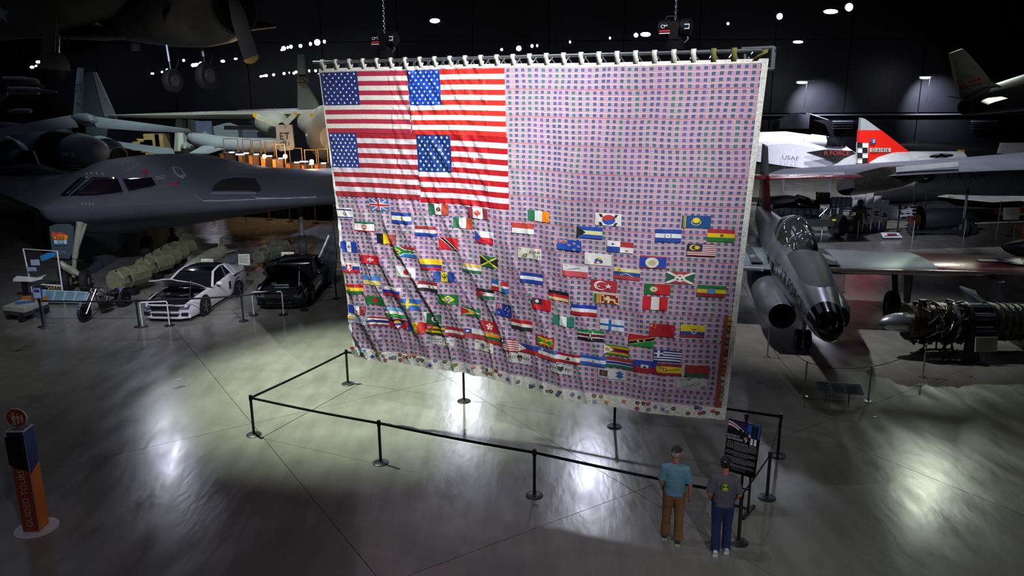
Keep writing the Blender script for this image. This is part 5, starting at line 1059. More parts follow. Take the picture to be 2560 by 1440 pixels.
# motorcycle
def motorcycle():
    a=G(214,805); b=G(300,770); a.z=b.z=0; d=(b-a).normalized(); t=thing('chopper_motorcycle','chrome chopper motorcycle with long raked forks, left of the white coupe','motorcycle',tuple(a),atan2(d.y,d.x))
    def tyre(x,r,w_,nm):
        o=MB().lathe([(r*.74,-w_/2),(r*.9,-w_/2),(r,-w_*.2),(r,w_*.2),(r*.9,w_/2),(r*.74,w_/2),(r*.74,-w_/2)],(x,0,r),(0,1,0),26); k=o.build(nm,RUB,t)
        rm=MB(); rm.loft([rm.ring((x,yy,r),(0,1,0),rr,24) for rr,yy in((r*.76,-w_*.45),(r*.70,-w_*.3),(r*.70,w_*.3),(r*.76,w_*.45))],caps=False); rm.build('rim',CHROME,k)
        for i in range(6): q=2*pi*i/6; MB().cyl((x,0,r),(x+r*.72*cos(q),0,r+r*.72*sin(q)),.018,6).build('spoke',CHROME,k)
        MB().cyl((x,-w_*.7,r),(x,w_*.7,r),.04,10).build('axle',CHROME,k)
    tyre(0,.33,.11,'front_wheel'); tyre(2.05,.34,.26,'rear_wheel')
    for s in(-1,1): MB().cyl((-.03,s*.1,.30),(.62,s*.09,1.02),.025,8).build('fork_leg',CHROME,t)
    MB().tube([(.55,-.42,1.10),(.62,-.2,1.06),(.62,.2,1.06),(.55,.42,1.10)],.016,8).build('handlebar',CHROME,t)
    MB().ball((.52,0,.92),(.09,.08,.08)).build('headlamp',CHROME,t)
    MB().tube([(-.3,0,.52),(-.12,0,.68),(.12,0,.69),(.28,0,.58)],[(.07,.01)]*4,8).build('front_mudguard',mat('blue_grey_bike_paint','606a80',.25,coat=.5),t)
    MB().tube([(1.72,0,.58),(1.95,0,.73),(2.2,0,.71),(2.42,0,.5)],[(.15,.015)]*4,10).build('rear_mudguard',mat('blue_grey_bike_paint','606a80'),t)
    MB().ball((1.0,0,.80),(.34,.15,.14),14,8).build('fuel_tank',mat('tank_brown_grey','5a5450',.25,coat=.6),t)
    MB().tube([(1.25,0,.68),(1.5,0,.60),(1.72,0,.66),(1.8,0,.76)],[(.13,.03),(.15,.04),(.13,.03),(.08,.02)],10).build('seat',BLACK,t)
    fr=MB(); fr.tube([(.62,0,.98),(.72,0,.5),(.85,0,.2),(1.7,0,.2),(2.05,0,.34)],.02,7); fr.tube([(.62,0,.98),(1.3,0,.62),(2.05,0,.34)],.02,7); fr.build('frame',BLACK,t)
    e=MB().box((1.1,0,.33),(.42,.26,.22)).build('engine_block',DARKM,t)
    for s,a_ in((-1,.95),(1,1.25)): 
        for k in range(5): MB().lathe([(0,0),(.085,0),(.085,.018),(0,.018)],(1.1+s*(.08+.025*k),0,.46+.05*k),(s*.45,0,1),14).build('cylinder_fin',CHROME,e)
    MB().tube([(1.0,.12,.45),(1.15,.2,.25),(2.2,.22,.22)],.035,8).build('exhaust_pipe',CHROME,t); MB().tube([(1.2,.12,.45),(1.4,.2,.33),(2.3,.22,.32)],.035,8).build('exhaust_pipe',CHROME,t)
motorcycle()
# ================================================================ small barriers and signs on the left
def ubar(p0,p1,h,lab,grp=None,r=.022,base=True,m=WHITE):
    t=thing('hoop_rail',lab,'rail',tuple((p0+p1)/2),world=True,group=grp); z=V((0,0,h)); k=V((0,0,.02))
    MB().tube([p0+k,p0+z-V((0,0,.04)),p0+z+(p1-p0)*.03,p1+z-(p1-p0)*.03,p1+z-V((0,0,.04)),p1+k],r,8,up=(.2,1,.1)).build('bent_tube',m,t)
    if base:
        for q in(p0,p1): MB().lathe([(0,0),(.17,0),(.17,.015),(.04,.03),(0,.03)],(q.x,q.y,0),n=20).build('foot_disc',BLACK,t)
    return t
ubar(G(357,817),G(424,814),.85,'white hoop rail standing before the white coupe','white hoop rails')
ubar(G(635,788),G(709,787),.85,'white hoop rail standing before the black coupe','white hoop rails')
L5=[(108,817,'black belt post carrying a blue framed notice, at the left'),(348,817,'black belt post beside the left wheel of the white coupe'),(609,803,'black belt post between the two coupes'),(841,747,'black belt post just left of the flag hem, beyond the black coupe'),(762,776,'low black belt post right of the black coupe')]
pp=[G(x,y) for x,y,_ in L5]
for i,(x,y,l) in enumerate(L5): belt_post('',pp[i],pp[i+1] if i<2 else (pp[4] if i==2 else None),l,'belt posts before the cars')
# notice on silver post
q=G(116,820); t=thing('notice_stand','silver stand with a small blue framed white notice','sign',tuple(q))
MB().lathe([(0,0),(.19,0),(.19,.012),(.03,.03),(0,.03)],n=22).build('base',STEEL,t); MB().cyl((0,0,.02),(-.05,0,1.05),.018,8).build('pole',STEEL,t)
MB().box((-.1,-.03,1.22),(.30,.02,.40)).build('frame',mat('blue_frame','1c3f94',.4),t,smooth=False); MB().box((-.1,-.045,1.22),(.24,.01,.33)).build('notice_sheet',mat('grey_white_sheet','9aa0b4',.6),t,smooth=False); MB().box((-.1,-.052,1.30),(.18,.006,.10)).build('notice_picture',mat('dark_blue_print','2c3450',.6),t,smooth=False)
def plinth_sign(x,y,w_,h,lab,base_xy,name='sign_board',m=None,lines=7):
    bp=G(*base_xy); c=P(x,y,bp.y); t=thing('standing_sign',lab,'sign',(bp.x,bp.y,0))
    z=c.z; MB().box((0,0,z),(w_,.03,h),tilt=-.15).build('board',m or mat('sign_cream','c9cbbd',.6),t,smooth=False)
    MB().cyl((0,.03,.02),(0,.03,z-h/2+.03),.018,8).build('pole',STEEL,t); MB().lathe([(0,0),(.16,0),(.16,.02),(0,.03)],n=18).build('base',BLACK,t)
    mb=MB(); mb.col='8a8c84'; 
    for i in range(lines): zz=z+h*.38-i*h*.1; mb.add([(-w_*.42,-.03-(zz-z)*.0,zz),(w_*(.42-.1*(i%3)),-.03,zz),(w_*(.42-.1*(i%3)),-.03,zz-h*.03),(-w_*.42,-.03,zz-h*.03)],[(0,1,2,3)])
    mb.v=[(a,b-(c_-z)*-.15-.012,c_) for a,b,c_ in mb.v]; mb.build('print',VCOL,t,smooth=False); return t
plinth_sign(523,662,.50,.50,'white text board directly behind the white coupe roof',(523,705))
plinth_sign(611,649,.50,.48,'white text board on a thin pole between the two coupes',(614,688))
plinth_sign(724,642,.52,.40,'white text board behind the black coupe bonnet',(724,700))
# long info panel
a,b,c,d=[P(x,y,28.2) for x,y in((86,723),(222,730),(223,754),(86,751))]; c=c+V((0,-.25,0)); d=d+V((0,-.25,0))
t=thing('long_text_panel','long low pale blue text panel under the bomber nose','sign',tuple(V(((a+b)/2).to_tuple()[:2]+(0,))),world=True)
MB().slab([a,b,c,d],.04).build('board',mat('pale_teal_board','7ca0a8',.5),t,smooth=False)
mb=MB(); f=lambda x,y: tuple(a+(b-a)*x+(d-a)*y+V((0,-.04,.012))); mb.col='34505c'
for q in range(5):
    for i in range(6): mb.add([f(.04+.19*q,.1+.12*i),f(.19+.19*q,.1+.12*i),f(.19+.19*q,.14+.12*i),f(.04+.19*q,.14+.12*i)],[(0,1,2,3)])
mb.build('print',VCOL,t,smooth=False)
for q in(a*.8+b*.2,a*.2+b*.8): MB().cyl((q.x,q.y,.01),(q.x,q.y,q.z),.02,6).build('leg',STEEL,t)
# tow bar with hazard stripes
a=P(115,745,29.2);b=P(232,698,31); a.z=max(a.z,.3); mb=MB(); n=36
t=thing('tow_bar','yellow and black striped tow bar at the bomber nose wheel','tow bar',(a.x,a.y,0),world=True)
for cname,k0 in(('d0b028',0),('121214',1)):
    mb=MB(); mb.col=cname
    for i in range(k0,n,2): mb.cyl(a+(b-a)*i/n,a+(b-a)*(i+1)/n,.035,6)
    mb.build('yellow_stripes' if k0==0 else 'black_stripes',VCOL,t,kind='stuff')
MB().ball(a,(.12,.12,.1)).build('tow_head',BLACK,t); MB().cyl(a,(a.x,a.y,.02),.03,6).build('prop_leg',BLACK,t)
# display frame with hanging cards
a=G(66,752,0); f0=P(58,622,28.8); f1_=P(143,628,28.8); g1=P(155,720,28.8); g0=P(66,720,28.8)
t=thing('sign_holder_stand','white tubular frame holding small signs at the far left','frame',(f0.x,f0.y,0),world=True)
fl0=V((f0.x+.1,f0.y,.02)); fl1=V((g1.x,g1.y,.02))
MB().tube([fl0,f0,f1_,fl1],.03,8,up=(.1,1,.1)).build('outer_hoop',WHITE,t); MB().cyl(P(80,709,28.8),P(153,715,28.8),.03,8).build('crossbar',WHITE,t)
for x,y,w_,h_,r_,cn in((88,656,.33,.22,.7,'9aa8b4'),(79,673,.36,.15,.15,'8c98b4')): 
    p=P(x,y,28.6); MB().box(p,(w_,.02,h_),tilt=0).build('hanging_card',mat('card_'+cn,cn,.6),t,smooth=False)
MB().slab([P(100,640,28.85),P(118,632,28.85),P(141,631,28.85),P(138,640,28.85),P(112,651,28.85),P(103,652,28.85)],.02,(0,1,0)).build('blue_picture',mat('blue_picture','2c7cb0',.5),t,smooth=False)
MB().slab([P(x,y,28.5) for x,y in((37,700),(85,701),(110,694),(112,689),(88,697),(38,693))],.25,(0,1,.2)).build('side_shelf',WHITE,t,smooth=False)
MB().box(P(62,715,28.6),(.15,.15,.7)).build('shelf_post',BLACK,t,smooth=False)
# cart
a=G(12,800);b=G(66,806);c=G(125,783); u=(b-a).normalized(); v=(c-b).normalized(); t=thing('service_cart','low white and orange wheeled service cart at the far left','cart',tuple((a+c)/2),world=True)
q=[a,b,c,a+(c-b)]; z=V((0,0,.42)); MB().slab([p+z for p in q],.16,(0,0,1)).build('deck',mat('cart_white','a8a89c',.5),t,smooth=False); MB().slab([p+V((0,0,.28)) for p in q],.14,(0,0,1)).build('skirt',mat('cart_grey','3a3c40',.6),t,smooth=False)
MB().slab([q[2]*.25+q[1]*.0+q[2]*.25+q[3]*.5+V((0,0,.56)),q[2]+V((0,0,.56)),q[2]*.8+q[1]*.2+V((0,0,.56)),q[3]*.8+q[0]*.2+V((0,0,.56))],.12,(0,0,1)).build('orange_hood',mat('cart_orange','b4742c',.5),t,smooth=False)
MB().box(((a+c)/2).to_tuple()[:2]+(.525,),(.6,.25,.03),rz=.5).build('blue_tool',mat('tool_blue','2c64a0',.4),t,smooth=False)
for p in(a*.85+c*.15,b*.85+a*.15,c*.9+a*.1): 
    k=MB().lathe([(0,-.05),(.17,-.05),(.17,.05),(0,.05)],(p.x,p.y,.17),tuple(V((v.y,-v.x,0))),16).build('wheel',RUB,t)
MB().cyl(P(76,770,(a.y+c.y)/2),P(84,722,(a.y+c.y)/2),.025,6).build('tiller',STEEL,t)
# ================================================================ bombs and canisters under the bomber
def bomb(lab,x0,y0,x1,y1,r0,m,Y0,Y1,cat='bomb',name='practice_bomb',fins=True,band=None):
    a=P(x0,y0,Y0);b=P(x1,y1,Y1); d=(b-a); L=d.length; t=thing(name,lab,cat,((a.x+b.x)/2,(a.y+b.y)/2,0),world=True)
    MB().tube([a,a+d*.03,a+d*.1,a+d*.25,a+d*.7,a+d*.9,b],[.03,r0*.45,r0*.8,r0,r0,r0*.75,r0*.5],16).build('body',m,t); u=d.normalized(); s=V((u.y,-u.x,0)).normalized()
    if fins:
        for w_ in(V((0,0,1)),s,-s): MB().slab([b-u*L*.18+w_*r0*.6,b+w_*r0*.5,b+w_*r0*1.7,b-u*L*.06+w_*r0*1.7],.02).build('fin',m,t,smooth=False)
    if band: 
        q=a+d*.4; MB().tube([q,q+u*.05],r0*1.02,16).build('band',band,t)
    for k in(.3,.75): q=a+d*k; MB().slab([q+s*r0*1.1-V((0,0,q.z-.02)),q-s*r0*1.1-V((0,0,q.z-.02)),q-s*r0*.7-V((0,0,r0*.7)),q+s*r0*.7-V((0,0,r0*.7))],.12,tuple(u)).build('cradle',DARKM,t,smooth=False)
    return t
bomb('dark grey missile lying on a trolley behind the bomber nose wheel',155,690,322,640,.42,mat('missile_grey','4c5258',.5),31,39,'missile','missile',band=BLACK)
bomb('fat cream bomb lying behind the white coupe roof',458,688,560,625,.40,mat('bomb_cream','a8a898',.5),32,38)
bomb('slim pale rocket lying right of the cream bomb',548,678,600,640,.28,mat('rocket_grey','7c8490',.4),33,38,'rocket','rocket')
bomb('small rocket with pale nose between the text boards',622,664,660,638,.2,STEEL,35,39,'rocket','rocket')
bomb('pale green torpedo shaped case behind the black coupe',800,700,852,668,.4,mat('pale_green_case','6c7458',.5),33,36,'case','weapon_case',fins=False)
def rack(lab,cx,cy,n,Yd,r,dx,dy,dY,m,grp):
    for i in range(n):
        c=P(cx+dx*i,cy+dy*i,Yd+dY*i); c.z=max(r+.25,c.z); t=thing('ribbed_canister',lab[i],'canister',(c.x,c.y,0),world=True,group=grp)
        mb=MB(); rg=[]
        for k,(yy,rr) in enumerate(((-.55,.86),(-.5,.98),(-.2,1),(-.18,1.06),(-.12,1.06),(-.1,1),(.3,1),(.55,.98),(.6,.86))):
            rg.append([(c.x+cos(a)*r*rr*.9+yy*.45,c.y+yy*1.2,c.z+sin(a)*r*rr) for a in [2*pi*q/10+pi/10 for q in range(10)]])
        mb.loft(rg); mb.build('shell',m,t,smooth=False)
        for k in range(4): a=2*pi*k/4+.4; MB().box((c.x+cos(a)*r*.9,c.y-.62,c.z+sin(a)*r*.9),(.06,.06,.1)).build('latch',BLACK,t,smooth=False)
        MB().box((c.x,c.y,(c.z-r)/2+.02),(r*1.3,.3,max(.1,c.z-r)-.02)).build('stand',DARKM,t,smooth=False)
cs=['nearest olive canister in the row left of the white coupe','second olive canister in the row behind the motorcycle','middle olive canister in the row, with bright rib','fourth olive canister in the row, pale shoulder','last olive canister in the row, nearest the cream bomb']
rack(cs[:1],322,692,1,29.5,.42,0,0,0,OLIVE,'olive canisters in a row'); rack(cs[1:],388,670,4,32.2,.40,21,-5,1.05,OLIVE,'olive canisters in a row')
rack(['ribbed dark olive canister behind the black coupe','ribbed canister standing right behind it with studs'],672,660,2,34.5,.34,18,-8,1.2,mat('dark_olive','4c4e40',.6,var=.3),'dark ribbed canisters')
# ================================================================ suspended patrol plane, upper left
t=thing('suspended_propeller_plane','big pale propeller plane hanging overhead at the upper left','aircraft',tuple(P(300,0,28)),world=True)
HP=mat('hanging_plane_grey','66625c',.45,.3,var=.25,scale=.7)
MB().tube([P(-260,30,34),P(-60,20,32),P(120,-10,30.5),P(300,-60,29),P(420,-130,28)],[(1.0,1.1),(1.2,1.3),(1.2,1.35),(1.1,1.2),(.8,.8)],22).build('fuselage',HP,t)
MB().tube([P(250,70,31.5),P(330,62,30),P(420,52,28),P(500,42,26.4),P(556,30,25.4),P(585,22,24.9)],[(.35,.3),(.7,.6),(.95,.85),(1.0,.95),(.95,.92),(.78,.78)],24).build('engine_nacelle',HP,t)
c=P(587,21,24.85); ax=(P(587,21,24.85)-P(556,30,25.4)).normalized()
MB().lathe([(0,0),(.68,0),(.70,.03)],c,ax,24).build('cowl_opening',mat('cowl_void','050505',.9),t)
for k in range(9): a=2*pi*k/9; s_=ax.cross(V((0,0,1))).normalized(); u_=s_.cross(ax); q=c+ax*.02+(s_*cos(a)+u_*sin(a))*.42; MB().cyl(q,q+ax*.12,.09,8).build('engine_cylinder',DARKM,t)
MB().wing([(P(-300,120,34),P(-300,60,38),.5),(P(0,86,31.2),P(0,20,36),.6),(P(262,92,29.5),P(262,30,35),.7),(P(560,78,27.5),P(560,40,31.5),.45),(P(690,66,26.2),P(690,62,28),.12)]).build('wing',HP,t)
hub=c+ax*.35; MB().lathe([(.16,-.3),(.18,0),(.12,.2),(0,.26)],c+ax*.25,ax,14).build('propeller_hub',DARKM,t)
def blade(t,hub,tip,w_,m,name='propeller_blade',tipc=None,nrm=(0,1,0),k0=.9):
    d=tip-hub; s=d.cross(V(nrm)).normalized(); o=MB().slab([hub+s*w_*.3,hub+d*.3+s*w_*.5,hub+d*k0+s*w_*.5,hub+d*k0-s*w_*.5,hub+d*.3-s*w_*.5,hub-s*w_*.3],.05,nrm).build(name,m,t,smooth=False)
    if tipc: MB().slab([hub+d*k0+s*w_*.5,hub+d*(k0+.6*(1-k0))+s*w_*.42,tip+s*w_*.15,tip-s*w_*.15,hub+d*(k0+.6*(1-k0))-s*w_*.42,hub+d*k0-s*w_*.5],.052,nrm).build('yellow_tip',tipc,o,smooth=False)
YEL=mat('propeller_tip_yellow','d8a818',.5)
blade(t,P(583,0,24.3),P(632,158,23.6),.46,BLACK,tipc=YEL,k0=.91); blade(t,P(583,0,24.3),P(520,-130,24.8),.46,BLACK,tipc=YEL); blade(t,P(583,0,24.3),P(690,-110,24.3),.46,BLACK,tipc=YEL)
def leg(t,x0,y0,x1,y1,Y,r,wr_):
    a=P(x0,y0,Y);b=P(x1,y1,Y); q=MB(); q.cyl(a,(a+b)/2,r,8); q.build('oleo_strut',STEEL,t); MB().cyl((a+b)/2,b,r*.6,8).build('chrome_piston',CHROME,t); MB().tube([a+V((.3,.3,0)),(a+b)/2+V((.28,.1,0)),b+V((.05,0,.1))],r*.5,6).build('scissor_link',DARKM,t)
    o=MB(); o.lathe([(wr_*.55,-.14),(wr_*.9,-.14),(wr_,-.06),(wr_,.06),(wr_*.9,.14),(wr_*.55,.14)],b,(1,-.35,0),24); w_=o.build('tyre',RUB,t); MB().lathe([(0,-.15),(wr_*.5,-.15),(wr_*.56,-.1),(wr_*.56,.1),(wr_*.5,.15),(0,.15)],b,(1,-.35,0),20).build('hub',mat('dull_hub','55524c',.5,.5),w_)
leg(t,415,105,431,202,27.5,.06,.40); leg(t,500,92,517,190,26.8,.07,.46); leg(t,143,52,148,180,29.5,.06,.28)
MB().slab([P(x,y,28.8) for x,y in((116,42),(142,38),(138,130),(162,138),(175,165),(175,177),(100,172),(101,140))],.05,(0,1,0)).build('gear_door',HP,t,smooth=False)
for x0,y0,x1,y1 in((330,95,500,105),(330,108,350,128)): MB().slab([P(x0,y0,27.5),P(x1,y0+2,27.5),P(x1,y1,27.5),P(x0,y1,27.5)],.1,(0,1,0)).build('bay_door',mat('bay_dark','1c1a18',.7),t,smooth=False)
mb=MB(); c0=P(20,38,30.2); insignia(mb,lambda x,y,o:(c0.x+x*.9,c0.y-.4-o,c0.z+y*.9),.42,True,False); mb.build('star_roundel',VCOL,t,smooth=False)
MB().box(P(398,5,25.6),(.5,.1,.35)).build('exhaust_port',mat('cowl_void','050505'),t,smooth=False)
# ================================================================ drones at the far left
t=thing('suspended_drone','pale finned drone hanging at the far left, above a white missile','drone',tuple(P(55,202,42)),world=True)
MB().tube([P(5,204,42),P(12,199,42),P(60,200,42),P(92,204,42),P(98,208,42)],[(.1,.08),(.25,.18),(.28,.2),(.2,.15),(.05,.05)],12).build('body',GREYP,t)
MB().slab([P(x,y,41.8) for x,y in((88,209),(95,208),(111,216),(105,220))],.1,(0,1,0)).build('tail_fin',GREYP,t,smooth=False); MB().slab([P(x,y,42) for x,y in((35,210),(55,210),(25,220),(18,219))],.08,(0,1,0)).build('pylon',DGREY,t,smooth=False)
MB().cyl(P(50,195,42),P(50,195,42)+V((0,0,12)),.015,4).build('hanging_wire',CORD,t)
t=thing('suspended_missile','white missile with thin tail hanging at the far left','missile',tuple(P(70,226,41)),world=True)
MB().tube([P(18,225,41),P(24,226,41),P(60,226.5,41),P(97,227,41)],[.1,.2,.21,.17],14).build('body',mat('missile_white','aab0cc',.35),t); MB().tube([P(97,227,41),P(142,231,41)],[.12,.05],8).build('tail_boom',GREYP,t); MB().box(P(48,228,40.7),(.25,.1,.1)).build('dark_panel',BLACK,t,smooth=False); MB().slab([P(x,y,41.2) for x,y in((0,233),(18,228),(20,238),(0,252))],.08,(0,1,0)).build('wing',GREYP,t,smooth=False)
t=thing('suspended_small_missile','small white winged missile hanging above the left bomber wing','missile',tuple(P(50,277,46)),world=True)
MB().tube([P(22,280,46),P(40,277,46),P(76,277,46),P(80,278,46)],[.06,.13,.14,.05],10).build('body',mat('missile_white','aab0cc'),t)
for pts in(((20,271),(24,272),(30,281),(22,281)),((14,281),(30,279),(30,283),(26,285))): MB().slab([P(x,y,46) for x,y in pts],.04,(0,1,0)).build('fin',GREYP,t,smooth=False)
# ================================================================ swing wing bomber, left background
BG=mat('bomber_blue_grey','7c8894',.5,var=.15,scale=.5)
t=thing('swept_bomber','large blue-grey bomber seen from its rounded tail, left background','aircraft',(P(150,380,52).x,52,0),world=True)
MB().tube([P(253,384,45.4),P(249,382,45.6),P(232,380,46.4),P(200,374,48),P(150,368,51),P(80,362,56),P(0,352,62),P(-90,342,68)],[(.12,.12),(.55,.5),(.95,.82),(1.15,1.0),(1.35,1.2),(1.6,1.4),(1.7,1.5),(1.7,1.5)],24).build('fuselage',BG,t)
MB().loft([[tuple(P(x,y,Y)) for x,y,Y in ((182,292,49.5),(196,292,49.4),(213,292,48.6),(196,292,49.8))],[tuple(P(x,y,Y)) for x,y,Y in ((190,200,49.6),(197,200,49.5),(210,200,48.8),(198,200,49.8))],[tuple(P(x,y,Y)) for x,y,Y in ((193,170,49.6),(198,169,49.5),(209,170,49),(199,170,49.8))]]).build('tail_fin',BG,t)
MB().loft([[tuple(P(x,y,Y)) for x,y,Y in ((182,292,49.5),(213,292,48.6),(196,290,50.2))],[tuple(P(x,y,Y)) for x,y,Y in ((176,365,49.8),(216,365,47.8),(196,360,50.6))]]).build('fin_root',DGREY,t)
MB().tube([P(180,300,50),P(195,298,49.4),P(215,300,48.6),P(228,303,48),P(232,305,47.8)],[(.2,.2),(.42,.36),(.5,.42),(.4,.36),(.12,.1)],14).build('bullet_fairing',BG,t)
MB().wing([(P(176,289,50),P(197,318,47.6),.30),(P(84,305,50),P(120,327,47),.22),(P(-60,335,50.5),P(-40,348,48),.10)]).build('tailplane',BG,t); MB().wing([(P(217,290,50),P(243,320,47.2),.30),(P(370,309,48.5),P(360,328,46.6),.2),(P(470,322,47.5),P(482,333,46.6),.08)]).build('tailplane',BG,t)
mb=MB(); q=P(196,222,48.6); mb.col='1c2424'; letters(mb,'OT',lambda x,y:(q.x+x*.6,q.y-.1,q.z+y),.75); q2=P(196,262,48.5); letters(mb,'78',lambda x,y:(q2.x+x*.7,q2.y-.1,q2.z+y),.35); mb.build('lettering',VCOL,t,smooth=False)
MB().tube([P(296,388,47.5),P(275,376,49.5),P(250,366,52)],[(.55,.5),(.8,.7),(.8,.7)],16).build('engine_nacelle',BG,t); MB().tube([P(299,390,47.2),P(294,388,47.7)],[.42,.5],14).build('exhaust',mat('cowl_void','050505'),t)
MB().tube([P(62,398,47.5),P(40,385,49.5),P(10,368,53)],[(.6,.55),(.85,.8),(.9,.8)],16).build('engine_nacelle',BG,t); MB().tube([P(64,399,47.2),P(60,397,47.7)],[.48,.55],14).build('exhaust',mat('cowl_void','050505'),t)
MB().wing([(P(240,352,58),P(262,362,50),.5),(P(430,372,56),P(440,392,49),.25)]).build('wing',BG,t); MB().wing([(P(60,345,60),P(40,372,52),.5),(P(-120,350,58),P(-120,380,52),.3)]).build('wing',BG,t)
mb=MB(); q=P(190,384,46.0); insignia(mb,lambda x,y,o:(q.x+x,q.y-o-.2+.4*x,q.z+y),.28,True); mb.build('star_roundel',VCOL,t,smooth=False)
for x in(120,60): q=P(x,410,52); q.z=.6; wheel(t,q,.6,.45,(1,.4,0),DGREY); MB().cyl(q,q+V((0,0,2.2)),.15,8).build('gear_strut',DGREY,t)
t=thing('tall_tail_fin','tall dark blue-grey aircraft fin behind the bomber tail','fin',(P(250,300,62).x,62,0),world=True)
MB().slab([P(x,y,62) for x,y in((214,183),(228,179),(240,181),(262,230),(290,293),(296,330),(214,330))],.35,(0,1,0)).build('fin',mat('dim_blue_grey','525e6a',.55),t,smooth=False); MB().slab([P(x,y,61.7) for x,y in((232,181),(240,181),(262,230),(290,293),(262,293),(248,240))],.1,(0,1,0)).build('rudder',BG,t,smooth=False)
MB().tube([P(150,345,64),P(215,340,62),P(300,338,61),P(400,340,60)],[(.9,.8),(1.2,1.0),(1.0,.8),(.3,.3)],14).build('fuselage',mat('dim_blue_grey','525e6a'),t)
q=P(250,345,62); MB().cyl((q.x,62,0),(q.x,62,q.z),.3,8).build('gear_strut',DGREY,t)
t=thing('small_dark_fin','small dark upright fin in front of the left bomber nacelle','fin',(P(85,400,42).x,42,0),world=True)
MB().slab([P(x,y,42) for x,y in((70,377),(84,377),(100,416),(100,425),(72,425))],.2,(0,1,0)).build('fin',mat('navy_fin','2c3440',.5),t,smooth=False); q=P(86,425,42); MB().tube([(q.x-3,43,q.z-.3),(q.x,42,q.z-.1),(q.x+2,42,q.z-.4)],[.3,.5,.2],10).build('boom',mat('navy_fin','2c3440'),t); MB().cyl((q.x,42,0),(q.x,42,q.z-.3),.12,6).build('support',DGREY,t)
# ================================================================ high wing amphibian
HU=mat('amphibian_pale_grey','b4b4ac',.4,.2,var=.12,scale=.6)
t=thing('amphibian_plane','pale high wing propeller plane with yellow tipped blades, left of the flag','aircraft',(P(790,380,58).x,58,0),world=True)
MB().wing([(P(268,288,57),P(272,292,60),.10),(P(380,288,56.5),P(380,292,60.5),.35),(P(560,286,56),P(560,290,61),.55),(P(780,284,56),P(780,290,61.5),.7),(P(960,284,56.5),P(960,290,61.5),.7)]).build('wing',HU,t)
MB().tube([P(706,318,53.5),P(700,316,54),P(690,312,54.8),P(670,306,56.5),P(640,300,60)],[(.35,.35),(.72,.72),(.95,.95),(.9,.85),(.4,.4)],20).build('engine_nacelle',HU,t)
MB().tube([P(806,318,53.5),P(800,316,54),P(790,312,54.8),P(775,306,56.5),P(760,300,60)],[(.35,.35),(.72,.72),(.95,.95),(.9,.85),(.4,.4)],20).build('engine_nacelle',HU,t)
hb=P(705,318,53.1); MB().ball(hb,(.3,.35,.3)).build('propeller_hub',DARKM,t)
CRM=mat('blade_cream','c4c4b4',.4)
for x,y in((632,286),(741,282)): blade(t,hb,P(x,y,53.1),.34,CRM,tipc=YEL,k0=.88)
blade(t,hb,P(699,372,53.0),.30,BLACK,tipc=mat('blade_base_grey','555550'),k0=.88); hb2=P(815,322,53.1); MB().ball(hb2,(.3,.35,.3)).build('propeller_hub',DARKM,t); blade(t,hb2,P(776,285,53.1),.36,CRM,tipc=YEL,k0=.85)
MB().tube([P(820,345,50.5),P(822,340,52),P(822,335,55),P(822,325,60),P(812,315,66),P(790,300,72),P(770,292,76)],[(.5,.7),(1.3,1.5),(1.6,1.9),(1.7,1.9),(1.4,1.5),(.9,1.0),(.4,.5)],20).build('hull',HU,t)
mb=MB(); q=P(786,336,53.3); insignia(mb,lambda x,y,o:(q.x+x*.8,q.y-.3-o+.5*x,q.z+y),.28); mb.build('star_roundel',VCOL,t,smooth=False)
FN=P; fp=[(745,136),(759,136),(770,215),(792,250),(812,292),(746,292)]
MB().slab([P(x,y,72) for x,y in fp],.5,(0,1,0)).build('tail_fin',HU,t,smooth=False)
mb=MB(); 
for c_,y0,y1 in(('1c2024',186,193),('dcae20',193,195.5),('1c2428',195.5,208),('dcae20',208,211)): mb.col=c_; mb.add([tuple(P(x,y,71.6)) for x,y in((745,y0),(764+(y0-186)*.1,y0),(764+(y1-186)*.1,y1),(745,y1))],[(0,1,2,3)])
q=P(757,202,71.4); mb.col='dcdcd8'; letters(mb,'MATS',lambda x,y:(q.x+x,q.y,q.z+y),.42); q3=P(762,216,71.4); mb.col='3c4044'; letters(mb,'52003',lambda x,y:(q3.x+x,q3.y,q3.z+y),.32); mb.build('fin_bands',VCOL,t,label='black and yellow bands with lettering',smooth=False)
MB().wing([(P(594,275,70),P(596,277,72),.06),(P(770,273,71),P(770,277,75),.3)]).build('tailplane',HU,t)
MB().tube([P(486,300,58),P(484,340,58)],[(.5,.15),(.45,.15)],8).build('float_pylon',HU,t); MB().tube([P(452,300,58),P(452,380,57.5)],[(.35,.4),(.5,.5)],8).build('float_pylon',HU,t)
MB().tube([P(462,368,55),P(468,372,56),P(470,374,58),P(468,372,61)],[(.1,.1),(.45,.5),(.5,.5),(.1,.1)],12).build('wing_float',HU,t)
for x in(800,830): q=P(x,420,57); q.z=.5; wheel(t,q,.5,.3,(1,0,0),DGREY); MB().cyl(q,q+V((0,0,2)),.1,6).build('gear_strut',DGREY,t)
